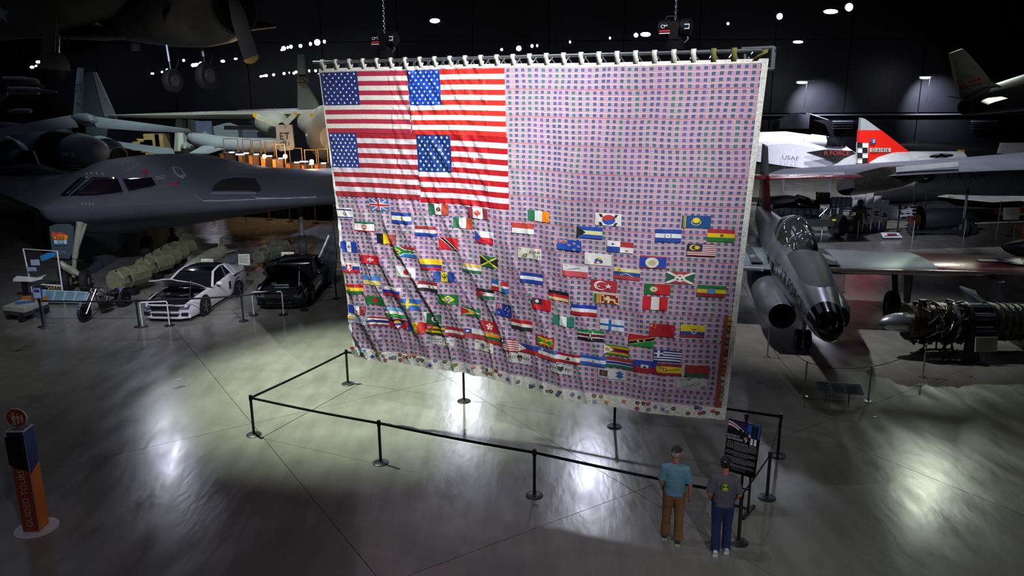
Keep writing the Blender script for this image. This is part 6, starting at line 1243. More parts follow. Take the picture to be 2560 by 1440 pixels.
# ================================================================ grey jet with lettered fin
JG=mat('jet_light_grey','a4acb4',.45,.1,var=.1,scale=.7)
t=thing('grey_jet','light grey jet with a lettered square fin, under the amphibian wing','aircraft',(P(590,400,52).x,52,0),world=True)
MB().tube([P(478,342,56),P(500,350,55),P(560,364,53),P(620,366,52),P(680,362,51),P(700,358,51)],[(.3,.3),(.55,.5),(.7,.62),(.7,.55),(.55,.45),(.3,.3)],16).build('fuselage',JG,t)
MB().slab([P(x,y,50.8) for x,y in((690,312),(731,312),(737,368),(734,374),(702,378),(694,372))],.18,(0,1,0)).build('tail_fin',JG,t,smooth=False)
mb=MB(); 
for s_,x,y,sz in(('ET',711,342,.62),('021',713,360,.42),('1',713,318,.3)): q=P(x,y,50.6); mb.col='22262c'; letters(mb,s_,lambda a,b:(q.x+a,q.y,q.z+b),sz)
mb.build('lettering',VCOL,t,smooth=False)
MB().wing([(P(500,368,54),P(560,372,50),.3),(P(470,384,52),P(520,385,48),.12)]).build('wing',JG,t); MB().wing([(P(560,318,60),P(560,322,62),.3),(P(640,318,60),P(640,322,62),.3)]).build('tailplane',JG,t)
MB().slab([P(x,y,55) for x,y in((490,303),(530,303),(533,335),(492,336))],.2,(0,1,0)).build('forward_fin',mat('dim_fin_blue','4c5470',.5),t,smooth=False)
MB().tube([P(492,343,54.5),P(510,338,55),P(540,346,55.5)],[(.15,.12),(.5,.35),(.35,.25)],14).build('canopy_fairing',ALU,t)
MB().box(P(547,378,50.8),(.5,.1,.5)).build('dark_port',BLACK,t,smooth=False)
for x in(520,650): q=P(x,400,52); q.z=.4; wheel(t,q,.4,.2,(1,0,0),DGREY); MB().cyl(q,q+V((0,0,1.6)),.08,6).build('gear_strut',DGREY,t)
# tan launcher truck
t=thing('desert_tan_launcher','small desert tan launcher vehicle in the left background','vehicle',(P(370,375,58).x,58,0),world=True); TL=mat('tan_lit','c8a860',.6)  # second, lighter tan puts the light on the raised panel into its colour
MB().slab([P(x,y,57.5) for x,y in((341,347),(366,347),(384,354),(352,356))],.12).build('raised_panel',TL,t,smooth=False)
for x,y,w_,h_,n_ in((360,362,1.1,.5,'equipment_box'),(376,364,.9,.9,'cab'),(394,360,1.4,1.5,'tall_locker'),(352,370,1.6,.3,'chassis'),(403,360,.3,1.5,'end_panel')): MB().box(P(x,y,58),(w_,1.2,h_)).build(n_,TAN,t,smooth=False)
MB().cyl(P(352,356,57.5),P(358,368,57.5),.05,5).build('panel_strut',TAN,t)
for x in(356,372,392): q=P(x,380,58); q.z=.5; MB().lathe([(0,-.15),(.5,-.15),(.5,.15),(0,.15)],q,(0,1,0),14).build('wheel',RUB,t)
MB().box((P(375,380,58).x,58,1.5),(2.6,1.2,1.6)).build('underbody',TAN,t,smooth=False)
# blurred machines between
for i,(x,y,w_,h_,c_,lab) in enumerate(((565,333,2.4,1.0,'9aa6ac','pale boxy machine below the amphibian wing'),(610,344,2.6,1.0,'6c7484','grey blue machine left of the square jet fin'),(585,340,1.2,1.2,'1c2036','dark blue exhibit block below the amphibian wing'),(655,338,2.6,1.5,'181c40','wide dark blue exhibit screen left of the nacelle'))):
    q=P(x,y,66+i); t=thing('background_machine',lab,'machine',(q.x,q.y,0),world=True); m_=mat('machine_'+c_,c_,.5)
    MB().box(q,(w_,1,h_)).build('body',m_,t,smooth=False); MB().box((q.x,q.y,(q.z-h_/2)/2),(w_*.8,.8,q.z-h_/2)).build('plinth',BLACK,t,smooth=False); MB().slab([q+V((-w_/2,0,h_/2)),q+V((w_*.1,0,h_/2+.35)),q+V((w_/2,0,h_/2))],.8,(0,1,0)).build('sloped_top',m_,t,smooth=False)
# ================================================================ lit exhibit with warm bulbs
WDM=mat('warm_brown_panel','7a5a40',.6); RAIL=mat('warm_brass_rail','c89a6a',.35,.6)
cs=[(575,383,1.1,'low brown display case at the left end of the lit exhibit'),(615,385,.62,'brown display case with violet strip in the lit exhibit'),(640,388,.62,'orange lit display case left of the first bulb'),(672,392,.72,'wooden display case under the first warm bulb'),(700,398,.66,'wooden display case under the middle warm bulb'),(738,408,.9,'brown display case right of the middle warm bulb'),(775,412,.85,'tall brown display case under the last warm bulb'),(806,410,.72,'brown display case at the flag edge')]
for i,(x,y,w_,lab) in enumerate(cs):
    Yd=50.5-.3*i; q=P(x,y,Yd); t=thing('display_case',lab,'display case',(q.x,q.y,0),world=True); h_=q.z
    MB().box((q.x,q.y,h_/2),(w_,1.1,h_)).build('plinth',WDM if i%3 else mat('dark_brown_panel','4a382c',.6),t,smooth=False)
    MB().box((q.x,q.y-.1,1.35),(w_+.02,1.15,2.68)).build('shade_sleeve',mat('shade_sleeve_black','060607',.8,spec=.1),t,smooth=False)  # black sleeve added so the lower case fronts stay dark
    MB().box((q.x,q.y,h_+.03),(w_+.02,1.14,.05)).build('top',mat('case_top','5a5450',.3),t,smooth=False)
    MB().box((q.x+w_*.2,q.y-.3,h_+.08),(.25,.2,.05)).build('lit_label',mat('label_glow','ffe8d8',.5,emit=5),t,smooth=False)
    a=V((q.x-w_*.42,q.y+.3,h_+.05)); b=V((q.x+w_*.42,q.y+.3,h_+.05)); z=V((0,0,.85)); MB().tube([a,a+z,b+z,b],.035,6,up=(.1,1,.1)).build('rail_hoop',RAIL,t)
    MB().box((q.x-w_*.3,q.y-.58,h_*.75),(.2,.05,h_*.5)).build('orange_panel',mat('orange_lit','d88838',.5),t,smooth=False)
for x,y,Y_,lab in((661,391,48.2,'left warm bulb glowing over the wooden cases'),(713,391,47.4,'middle and brightest warm bulb over the cases'),(779,404,46.8,'right warm bulb glowing nearest the flag')):
    q=P(x,y,Y_); t=thing('warm_bulb',lab,'lamp',tuple(q),world=True); MB().ball(q,.13,12,8).build('bulb',WLENS,t); MB().cyl(q-V((0,0,q.z)),q-V((0,0,.1)),.03,6).build('stem',RAIL,t); MB().lathe([(0,0),(.2,0),(.2,.03),(0,.04)],(q.x,q.y,0),n=14).build('base',BLACK,t)
    d=bpy.data.lights.new('warm_bulb_light','POINT'); d.energy=95; d.color=WRM; d.shadow_soft_size=.12; o=bpy.data.objects.new('warm_bulb_light',d); COL.objects.link(o); o.location=q-V((0,.35,-.15))
for x,y,lab in((600,386,'violet light bar'),(760,404,'white light bar')):
    q=P(x,y,47.2); tag(MB().box(q,(.5,.06,.07)).build('light_bar',mat('violet_bar','c8a8ff',.5,emit=12),smooth=False),'small violet white light bar '+('left of the warm bulbs' if x==600 else 'between the middle and right bulbs'),'lamp')
    tag(MB().cyl((q.x,q.y,0),(q.x,q.y,q.z-.04),.02,5).build('light_stand',BLACK),'thin black stand under the light bar '+('left of the bulbs' if x==600 else 'between the bulbs'),'stand')
# ================================================================ silver twin jet, right foreground
jb=V((.186,.983,0)).normalized(); jl=V((jb.y,-jb.x,0)); JN=G(2083,822,1.75); JN.z=0
JW=lambda d,x,z: JN+jb*d+jl*x+V((0,0,z))
t=jet=thing('silver_jet_fighter','polished silver jet fighter with black nose and dark red outer wing','aircraft',tuple(JW(3.6,0,0)),world=True)
SIL=mat('polished_aluminium','a0a3ad',.36,.85,var=.22,scale=1.3,bump=.05,bscale=2); DRED=mat('dark_red_gloss','6c1f24',.25,.2,coat=.4,var=.15); ASH=mat('wing_blue_grey','6c7880',.45,.3,var=.12)
st=[(-.02,.05,.05,1.62),(.06,.18,.19,1.61),(.22,.30,.31,1.63),(.5,.39,.40,1.67),(1.0,.46,.47,1.73),(1.6,.52,.55,1.82),(2.4,.60,.66,1.94),(3.2,.67,.77,2.04),(4.4,.74,.87,2.10),(5.6,.80,.92,2.12),(7.0,.80,.92,2.16),(8.5,.72,.84,2.2),(10.5,.60,.72,2.25),(12.5,.48,.58,2.3),(14.5,.34,.42,2.35),(16.2,.14,.2,2.4)]
def jr(d):
    for a,b in zip(st,st[1:]):
        if d<=b[0]: k=(d-a[0])/(b[0]-a[0]); return [a[i]+(b[i]-a[i])*k for i in(1,2,3)]
    return st[-1][1:]
def jloft(d0,d1,n,m,name,grow=0,par=None):
    ds_=[d0+(d1-d0)*i/n for i in range(n+1)]; mb=MB(); rg=[]
    for d in ds_:
        rx,rz,zc=jr(d); rg.append([tuple(JW(d,(rx+grow)*cos(a),zc+(rz+grow)*sin(a))) for a in [2*pi*i/32 for i in range(32)]])
    mb.loft(rg); return mb.build(name,m,par or t)
jloft(.98,16.2,44,SIL,'fuselage'); jloft(-.02,1.0,24,mat('gloss_black_radome','050507',.16,spec=.6),'radome',.004)
# anti glare panel
mb=MB(); vs=[];D_=[1.75,1.95,2.2,2.6,3.1,3.6,4.1,4.5]; W_a=[.12,.38,.52,.60,.62,.62,.60,.58]
for d,w_ in zip(D_,W_a):
    rx,rz,zc=jr(d)
    for i in range(13): a=pi/2+w_*1.35*(i/6-1); vs.append(JW(d,(rx+.008)*cos(a),zc+(rz+.008)*sin(a)))
mb.add(vs,[(j*13+i,j*13+i+1,(j+1)*13+i+1,(j+1)*13+i) for j in range(len(D_)-1) for i in range(12)]); mb.build('antiglare_panel',mat('antiglare_dark','2a2c34',.55),t)
# canopy
def can(d0,d1,hh,wd,m,name,n=14,par=None,k=1.0):
    mb=MB(); rg=[]
    for i in range(n+1):
        q=i/n; d=d0+(d1-d0)*q; pr=sin(pi*min(.985,max(.03,q**.8)))**.55; rx,rz,zc=jr(d); zb=zc+rz*.78
        rg.append([tuple(JW(d,wd*pr**.6*cos(a)*k,zb+(hh*pr)*max(0,sin(a))*k+(.0 if sin(a)>0 else .1*sin(a)))) for a in [2*pi*j/24 for j in range(24)]])
    mb.loft(rg); return mb.build(name,m,par or t)
CGL=mat('tinted_canopy','9aa0a4',.04,trans=.92,spec=.7)
ck=can(4.75,8.9,.74,.56,CGL,'canopy'); can(4.25,5.4,.62,.40,CGL,'windscreen')
for d in(5.15,6.6,8.0):
    rx,rz,zc=jr(d); q=(d-4.75)/4.15; pr=sin(pi*q**.8)**.55; zb=zc+rz*.78; MB().tube([JW(d,.57*pr**.6*cos(a),zb+.75*pr*sin(a)) for a in [pi*j/14 for j in range(15)]],.028,6,up=tuple(jb)).build('canopy_frame',SIL,ck)
for s in(-1,1): MB().tube([JW(4.35,s*.25,2.75),JW(4.9,s*.20,3.22),JW(5.3,s*.3,3.4)],.03,6).build('windscreen_post',DARKM,t)
for d in(5.7,7.2):
    MB().box(JW(d,0,2.85),(.5,.25,.75),rz=atan2(jl.y,jl.x)).build('ejection_seat',BLACK,t); MB().ball(JW(d-.2,0,3.12),.13).build('headrest',mat('seat_brown','3c3228',.7),t)
MB().box(JW(4.9,0,2.72),(.6,.3,.3),rz=atan2(jl.y,jl.x)).build('instrument_cowl',BLACK,t)
# intakes
for s in(-1,1):
    mb=MB(); pts=[(3.2,.74,1.15,.40,.40),(3.8,.80,1.15,.50,.48),(5.0,.82,1.2,.54,.52),(7.5,.78,1.25,.52,.52),(10,.66,1.35,.45,.45),(11.8,.55,1.45,.34,.34)]
    mb.loft([[tuple(JW(d,s*x+rx*cos(a),z+rz*sin(a))) for a in [2*pi*i/20 for i in range(20)]] for d,x,z,rx,rz in pts],caps=False); k=mb.build('engine_pod',SIL,t)
    mb=MB(); mb.loft([[tuple(JW(d,s*.75+r*cos(a),1.15+r*sin(a))) for a in [2*pi*i/20 for i in range(20)]] for d,r in((3.2,.40),(3.14,.385),(3.2,.36),(4.0,.33))],caps=False); mb.build('intake_lip',SIL,k)
    MB().loft([[tuple(JW(3.75,s*.76+.36*cos(a),1.15+.36*sin(a))) for a in [2*pi*i/20 for i in range(20)]],[tuple(JW(3.8,s*.76+.34*cos(a),1.15+.34*sin(a))) for a in [2*pi*i/20 for i in range(20)]]]).build('intake_shade',mat('intake_shade','030304',.95),k)  # black plug paints the shade inside the intake
    for d0 in(5.3,6.2): MB().slab([JW(d0,s*.80,2.28),JW(d0+.45,s*.805,2.30),JW(d0+.45,s*.80,2.02),JW(d0,s*.815,2.0)],.02).build('dark_louvre',BLACK,t,smooth=False)
# wings
wz=1.95
def jwing(s,x0,x1,m,name,le0,le1,te0,te1,th0,th1,d0=0,d1=0):
    return MB().wing([(JW(le0,s*x0,wz+d0),JW(te0,s*x0,wz+d0+.06),th0),(JW(le1,s*x1,wz+d1),JW(te1,s*x1,wz+d1+.05),th1)],up=(0,0,1)).build(name,m,t)
jwing(1,.6,4.35,ASH,'inner_wing',5.9,6.05,9.4,9.1,.42,.36,0,.03); jwing(1,4.35,8.6,DRED,'outer_wing',6.05,6.25,9.1,8.7,.36,.26,.03,.06)
jwing(-1,.6,4.35,ASH,'inner_wing',5.9,6.05,9.4,9.1,.42,.36,0,.03); jwing(-1,4.35,8.6,DRED,'outer_wing',6.05,6.25,9.1,8.7,.36,.26,.03,.06)
for s in(-1,1): MB().wing([(JW(5.84,s*1.0,wz),JW(6.25,s*1.0,wz),.2),(JW(6.18,s*8.6,wz+.06),JW(6.5,s*8.6,wz+.06),.14)]).build('leading_edge',SIL if s<0 else mat('bright_edge','a09090',.2,.9),t)
mb=MB(); insignia(mb,lambda x,y,o: tuple(JW(7.3-y,7.0+x,wz+.245+o)),.55,False); mb.build('wing_star',VCOL,t,label='white star in a disc with bars, on the red wing',smooth=False)
for x in(1.0,-1.0): MB().slab([JW(dd,x+(.0 if dd<7 else .1)*(1 if x>0 else -1),wz+.22-(.04 if dd in(6.1,8.9) else 0)) for dd in(6.1,7.0,8.0,8.9)]+[JW(dd,x+.38*(1 if x>0 else -1),wz+.22-(.04 if dd in(6.1,8.9) else 0)) for dd in(8.9,8.0,7.0,6.1)],.02,(0,0,1)).build('walkway',mat('dark_walkway','34363a',.8),t,smooth=False)
# tail
MB().loft([[tuple(JW(d,x,z)) for d,x,z in((12.2,0,2.8),(13.6,.11,2.8),(16.0,.05,2.8),(16.2,0,2.8),(16.0,-.05,2.8),(13.6,-.11,2.8))],[tuple(JW(d,x,z)) for d,x,z in((13.7,0,4.2),(14.5,.08,4.2),(16.4,.03,4.2),(16.5,0,4.2),(16.4,-.03,4.2),(14.5,-.08,4.2))]]).build('fin_lower',DRED,t)
MB().loft([[tuple(JW(d,x,z)) for d,x,z in((13.7,0,4.2),(14.5,.08,4.2),(16.4,.03,4.2),(16.5,0,4.2),(16.4,-.03,4.2),(14.5,-.08,4.2))],[tuple(JW(d,x,z)) for d,x,z in((14.6,0,5.3),(15.1,.05,5.35),(16.5,.02,5.35),(16.6,0,5.35),(16.5,-.02,5.35),(15.1,-.05,5.35))]]).build('fin_upper',SIL,t)
for s in(-1,1): MB().wing([(JW(13.9,s*.08,4.05),JW(15.9,s*.08,4.05),.16),(JW(14.9,s*3.9,4.1),JW(15.9,s*3.9,4.1),.08)]).build('tailplane',DRED,t)
# lettering down the side
def side(dr,vr): # dr along towards the nose, vr up, on the viewer's left flank
    d=5.3-dr; rx,rz,zc=jr(d); a=pi-.10-vr/.8; return tuple(JW(d,(rx+.012)*cos(a),zc+(rz+.012)*sin(a)))
mb=MB(); mb.col='14141a'; letters(mb,'U.S. AIR FORCE',side,.56,'LEFT'); mb.build('side_lettering',VCOL,t,smooth=False)
# gear
for s in(-.14,.14): wheel(t,JW(3.7,s,.30),.30,.14,tuple(jl),STEEL)
MB().cyl(JW(3.7,0,.3),JW(3.8,0,1.4),.07,10).build('nose_strut',STEEL,t); MB().slab([JW(3.3,.3,1.2),JW(4.1,.3,1.2),JW(4.1,.42,.55),JW(3.3,.42,.55)],.03).build('nose_door',SIL,t,smooth=False)
for s in(-1,1):
    c=JW(7.0,s*3.35,.56); wheel(t,c,.56,.30,tuple(jl),DARKM); MB().cyl(c+V((0,0,.2))+jl*s*.1,JW(7.0,s*3.3,wz-.1),.09,10).build('main_strut',DARKM,t)
    MB().slab([JW(6.6,s*3.75,1.85),JW(7.5,s*3.75,1.85),JW(7.35,s*3.82,.7),JW(6.8,s*3.82,.7)],.04).build('gear_door',DARKM,t,smooth=False); MB().box(JW(6.45,s*3.4,.06),(.55,.18,.12),rz=atan2(jl.y,jl.x)).build('yellow_chock',mat('chock_yellow','c88a18',.6),t,smooth=False)
# underwing pod
MB().slab([JW(5.6,6.0,1.85),JW(8.2,6.0,1.85),JW(7.2,6.1,1.0),JW(4.6,6.1,.95)],.18).build('pylon',BLACK,t,smooth=False)
MB().tube([JW(3.55,6.1,.86),JW(3.7,6.1,.86),JW(4.2,6.1,.85),JW(5.2,6.1,.85),JW(7.6,6.1,.85),JW(9.0,6.1,.87)],[.04,.14,.22,.26,.24,.05],16).build('pod',mat('pod_grey','7c8490',.3,.4),t)
# ================================================================ drop tank and propeller tip at the right edge
q=G(2545,660); t=thing('drop_tank','grey pointed tank poking in at the right edge behind the red wing','tank',(q.x+1,q.y,0),world=True); q=P(2502,615,30)
MB().tube([q,q+V((.25,0,-.05)),q+V((.9,0,-.12)),q+V((2.2,0,-.15)),q+V((4,0,-.15))],[.03,.18,.40,.48,.48],16).build('tank_body',SIL,t)
for k in(1.6,3.2): MB().cyl((q.x+k,q.y,0),(q.x+k,q.y,q.z-.4),.08,8).build('stand_leg',DARKM,t)
# ================================================================ jet engine on its stand
E0=G(2197,905); Y0=21.6; ec=lambda x,r=0: P(x,836+ (x-2300)*.012,Y0); EZ=1.05
def EP(x,dy=0,dz=0): p=P(x,835,Y0); return V((p.x,Y0+dy,EZ+dz))
t=thing('jet_engine','long bare jet engine with silver bullet nose on a display stand','engine',tuple(V((EP(2400).x,Y0,0))),world=True)
BRZ=mat('heat_stained_metal','4a443c',.35,.85,var=.5,scale=9,bump=.5); MESHM=mat('crinkled_foil','7c7a74',.35,.9,var=.35,scale=14,bump=1.2,bscale=40)
MB().tube([EP(2195),EP(2199),EP(2212),EP(2235),EP(2262),EP(2292)],[.03,.10,.20,.27,.29,.29],24).build('bullet_nose',ALU,t)
MB().tube([EP(2292),EP(2296)],[.31,.31],24).build('nose_band',mat('band_grey','5c606c',.3,.6),t)
def eseg(x0,x1,r0,r1,m,name): return MB().tube([EP(x0),EP(x1)],[r0,r1],26).build(name,m,t)
eseg(2294,2310,.34,.40,DARKM,'intake_ring'); eseg(2262,2272,.52,.56,BRZ,'front_flange'); eseg(2270,2330,.52,.50,BRZ,'compressor_casing'); eseg(2330,2362,.58,.58,BRZ,'accessory_casing'); eseg(2362,2370,.62,.62,STEEL,'flange'); eseg(2370,2398,.55,.50,BRZ,'diffuser'); eseg(2398,2406,.60,.60,BRZ,'flange'); eseg(2404,2460,.42,.42,DARKM,'inner_core'); eseg(2458,2466,.58,.58,BRZ,'flange')
for k in range(8):
    a=2*pi*k/8+.2; o=V((0,cos(a)*.44,sin(a)*.44)); MB().cyl(EP(2402)+o,EP(2462)+o,.13,14).build('combustion_can',mat('can_blue_grey','5c6270',.25,.8),t)
for i,x in enumerate(range(2466,2600,17)): eseg(x,x+16,.55-.006*i,.54-.006*i,MESHM,'exhaust_section'); eseg(x+15.5,x+18,.57-.006*i,.57-.006*i,DARKM,'clamp_ring')
rr=random.Random(11)
for k in range(70):
    x=rr.choice([rr.uniform(2268,2400),rr.uniform(2300,2395)]); a=rr.uniform(0,2*pi); r=.56; a2=a+rr.uniform(-.9,.9); x2=x+rr.uniform(-30,30); x2=min(2402,max(2266,x2))
    pts=[EP(x)+V((0,cos(a)*r,sin(a)*r)),EP((x+x2)/2)+V((0,cos((a+a2)/2)*(r+.09),sin((a+a2)/2)*(r+.09))),EP(x2)+V((0,cos(a2)*r,sin(a2)*r))]; MB().tube(pts,rr.uniform(.012,.026),6).build('fuel_pipe',rr.choice([DARKM,STEEL,BRZ]),t)
for k in range(22):
    x=rr.uniform(2275,2395); a=rr.uniform(0,2*pi); MB().box(EP(x)+V((0,cos(a)*.58,sin(a)*.58)),(rr.uniform(.08,.2),rr.uniform(.08,.16),rr.uniform(.08,.2)),rz=rr.uniform(0,1)).build('accessory_box',rr.choice([DARKM,BRZ]),t)
for k in range(14): x=rr.uniform(2470,2560); a=rr.uniform(.2,2.9); MB().tube([EP(x)+V((0,-sin(a)*.56,cos(a)*.56)),EP(x+12)+V((0,-sin(a+.3)*.6,cos(a+.3)*.6)),EP(x+22)+V((0,-sin(a+.6)*.56,cos(a+.6)*.56))],.014,5).build('strap_pipe',STEEL,t)
fx=[2318,2352,2388,2408,2580]
for dy in(-.5,.5):
    for x,xt in((2335,2352),(2372,2360),(2388,2398),(2412,2400)): MB().cyl(V((EP(x).x,Y0+dy*1.1,.02)),V((EP(xt).x,Y0+dy*.7,.62)),.03,6).build('stand_strut',mat('stand_blue_grey','2c3038',.5,.3),t)
    MB().cyl(V((EP(2330).x,Y0+dy*1.1,.03)),V((EP(2418).x,Y0+dy*1.1,.03)),.03,6).build('floor_rail',mat('stand_blue_grey','2c3038'),t); MB().cyl(V((EP(2335).x,Y0+dy*1.1,.05)),V((EP(2372).x,Y0+dy*1.1,.4)),.02,6).build('cross_brace',DARKM,t); MB().cyl(V((EP(2600).x,Y0+dy*1.1,.02)),V((EP(2600).x,Y0+dy*.6,.6)),.03,6).build('stand_strut',DARKM,t)
MB().slab([V((EP(2398).x-.03,Y0-.58,.95)),V((EP(2398).x+.12,Y0-.58,.95)),V((EP(2398).x+.32,Y0-.62,.05)),V((EP(2398).x-.22,Y0-.62,.05))],.05,(0,1,0)).build('a_frame',mat('stand_blue_grey','2c3038'),t,smooth=False)
plinth_sign(2471,861,.62,.42,'cream text board on a dark stand before the jet engine',(2458,912),lines=9)
# ================================================================ grey swept aircraft with star, behind
AG=mat('weathered_grey_skin','7c8090',.42,.35,var=.14,scale=.8); BZ=mat('bronze_nozzle','54504a',.3,.8,var=.3)
t=thing('grey_twin_jet','grey jet with a starred wing and bronze exhaust, above the silver jet','aircraft',(P(2500,450,40).x,41,0),world=True)
MB().wing([(P(1914,436,39),P(1922,441,37.5),.06),(P(1955,424,40.5),P(1985,446,36.8),.22),(P(2160,412,41.5),P(2200,441,37),.34),(P(2400,398,43),P(2410,430,37.5),.42),(P(2700,372,44),P(2700,420,38),.5)]).build('wing',AG,t)
MB().slab([P(1945,437,37.1),P(2110,430,37.3),P(2112,434,37.0),P(1942,444,36.7)],.04).build('aileron',GREYP,t,smooth=False); MB().slab([P(2240,418,37.9),P(2395,405,38.2),P(2397,417,37.6),P(2240,430,37.2)],.04).build('flap',GREYP,t,smooth=False)
def wst(x,y,o): p=P(2352+x*30,403-y*6.5-x*1.5,39.5); return (p.x,p.y,p.z+.26+o)
mb=MB(); insignia(mb,wst,1.0,True); mb.col='3c4450'; mb.build('wing_star',VCOL,t,smooth=False)
MB().tube([P(2113,466,35.3),P(2120,464,35.6),P(2160,456,36.6),P(2205,448,37.8)],[(.40,.40),(.46,.46),(.56,.54),(.60,.58)],22).build('exhaust_nozzle',BZ,t); MB().tube([P(2205,448,37.8),P(2250,440,39),P(2280,436,40),P(2320,432,42)],[(.60,.58),(.58,.54),(.45,.4),(.1,.1)],22).build('engine_pod',mat('bronze_light','7c7466',.3,.85,var=.3),t)
MB().tube([P(2112,466.3,35.27),P(2113.5,466,35.32)],[.34,.36],18).build('exhaust_void',mat('cowl_void','050505'),t)
MB().tube([P(2275,462,43.5),P(2300,458,43),P(2360,452,42.5),P(2480,448,42),P(2640,446,42)],[(.15,.2),(.55,.5),(.75,.75),(.85,.9),(.9,.95)],20).build('fuselage',GREYP,t)
MB().tube([P(2288,452,42.7),P(2305,446,42.5),P(2325,441,42.3),P(2336,446,42.2)],[(.1,.05),(.35,.28),(.35,.3),(.1,.1)],14).build('cockpit_glass',GLASSD,t)
q=P(2415,441,41.2); mb=MB(); mb.col='15161c'; letters(mb,'U.S. AIR',lambda x,y:(q.x+x*1.5,q.y-.05,q.z+y),.42); mb.build('side_lettering',VCOL,t,smooth=False)
for x in(2290,2320): p=P(x,462,42.5); MB().cyl(p,(p.x,p.y,1.9),.05,6).build('gear_strut',ALU,t); wheel(t,V((p.x,p.y,.3)),.3,.15,(1,0,0),ALU); MB().cyl((p.x,p.y,.3),(p.x,p.y,1.9),.04,6).build('lower_strut',ALU,t)
p=P(2420,470,41); wheel(t,V((p.x,p.y,.5)),.5,.25,(1,0,0),DGREY); MB().cyl((p.x,p.y,.5),(p.x,p.y,p.z),.08,6).build('main_strut',DGREY,t)
# pale wing under it and black delta
t=thing('pale_wing_aircraft','pale greenish wing and belly crossing the far right edge','aircraft',(P(2470,480,48).x,48,0),world=True); PG=mat('pale_green_grey','a4aa98',.45,var=.1)
MB().wing([(P(2325,486,48),P(2345,492,47),.15),(P(2420,455,52),P(2430,500,46),.5),(P(2640,445,54),P(2640,505,46),.7)]).build('wing',PG,t); MB().tube([P(2350,470,55),P(2420,462,54),P(2640,455,52)],[(.3,.3),(1.1,.9),(1.6,1.3)],18).build('fuselage',PG,t)
MB().wing([(P(2370,492,46.5),P(2390,497,45.5),.12),(P(2475,485,47),P(2480,506,45),.2),(P(2552,497,46),P(2554,502,45.5),.05)]).build('tailplane',GREYP,t)
p=P(2600,520,49); MB().cyl((p.x,49,0),(p.x,49,P(2600,470,49).z),.15,8).build('gear_strut',DGREY,t)
t=thing('black_delta_aircraft','matt black delta winged aircraft in shadow at the right','aircraft',(P(2330,500,44).x,44,0),world=True); MBK=mat('matt_black_skin','17181e',.55,var=.2)
MB().wing([(P(2090,500,47),P(2110,506,46.5),.1),(P(2230,470,52),P(2300,518,45.5),.35),(P(2400,462,54),P(2430,522,45),.5),(P(2560,478,53),P(2560,520,45.5),.3)]).build('delta_wing',MBK,t); MB().tube([P(2180,496,46),P(2250,492,47),P(2400,486,49),P(2560,482,52)],[(.3,.3),(.75,.6),(.9,.75),(.7,.6)],16).build('engine_nacelle',MBK,t)
for x in(2150,2400): p=P(x,520,48); MB().cyl((p.x,48,.4),(p.x,48,P(x,500,48).z),.1,6).build('gear_strut',DGREY,t); wheel(t,V((p.x,48,.45)),.45,.3,(1,0,0),DGREY)
# red delta tail
t=thing('red_delta_tail','bright red triangular tail fin with chequered rudder and grey tip','fin',(P(2215,400,50).x,50,0),world=True); RT=mat('signal_red_paint','d01c10',.4,var=.04)
X=lambda pts,Y=50: [P(x,y,Y) for x,y in pts]
MB().slab(X([(2146,325),(2200,325),(2296,399),(2282,404),(2167,408),(2170,356),(2144,356)]),.35,(0,1,0)).build('red_fin',RT,t,smooth=False); MB().slab(X([(2150,294),(2160,297),(2199,325),(2148,325)]),.33,(0,1,0)).build('grey_fin_tip',GREYP,t,smooth=False)
rd=MB().slab(X([(2143,356),(2169,356),(2166,408),(2142,408)]),.3,(0,1,0)).build('rudder',WHITE,t,smooth=False)
for j in range(4):
    for i in range(2):
        y0=356+13*j; x0=2143+13*((i*1)) ; 
        if (i+j)%2==0: mb=MB(); mb.col='0c0c14'; mb.slab([P(x,y,49.82) for x,y in((x0,y0),(x0+13,y0),(x0+13,y0+13),(x0,y0+13))],.02,(0,1,0)); mb.build('black_square',VCOL,rd,smooth=False)
mb=MB(); mb.col='a8a49c'; mb.slab([P(x,y,49.78) for x,y in((2174,370),(2227,370),(2227,380),(2174,380))],.02,(0,1,0)); q=P(2200.5,375,49.72); mb.col='18181c'; letters(mb,'O-61416',lambda x,y:(q.x+x,q.y,q.z+y),.30); mb.build('number_plate',VCOL,t,smooth=False)
mb=MB(); mb.col='2c3c6c'; mb.slab([P(x,y,49.78) for x,y in((2175,347),(2188,346),(2188,357),(2182,362),(2175,359))],.02,(0,1,0)); mb.col='6cb4d8'; mb.slab([P(x,y,49.74) for x,y in((2182,349),(2187,348),(2187,357),(2182,358))],.02,(0,1,0)); mb.col='a83430'; mb.slab([P(x,y,49.74) for x,y in((2176,349),(2180,349),(2180,354),(2176,355))],.02,(0,1,0)); mb.build('unit_badge',VCOL,t,smooth=False)
MB().tube([P(2090,425,52),P(2150,416,51),P(2240,414,50),P(2400,410,50)],[(.8,.6),(1.1,.9),(1.1,.9),(.9,.8)],16).build('fuselage',GREYP,t); p=P(2200,430,50)
for x in(2150,2300): p=P(x,430,50); MB().cyl((p.x,50,0),(p.x,50,p.z),.12,6).build('gear_strut',DGREY,t)
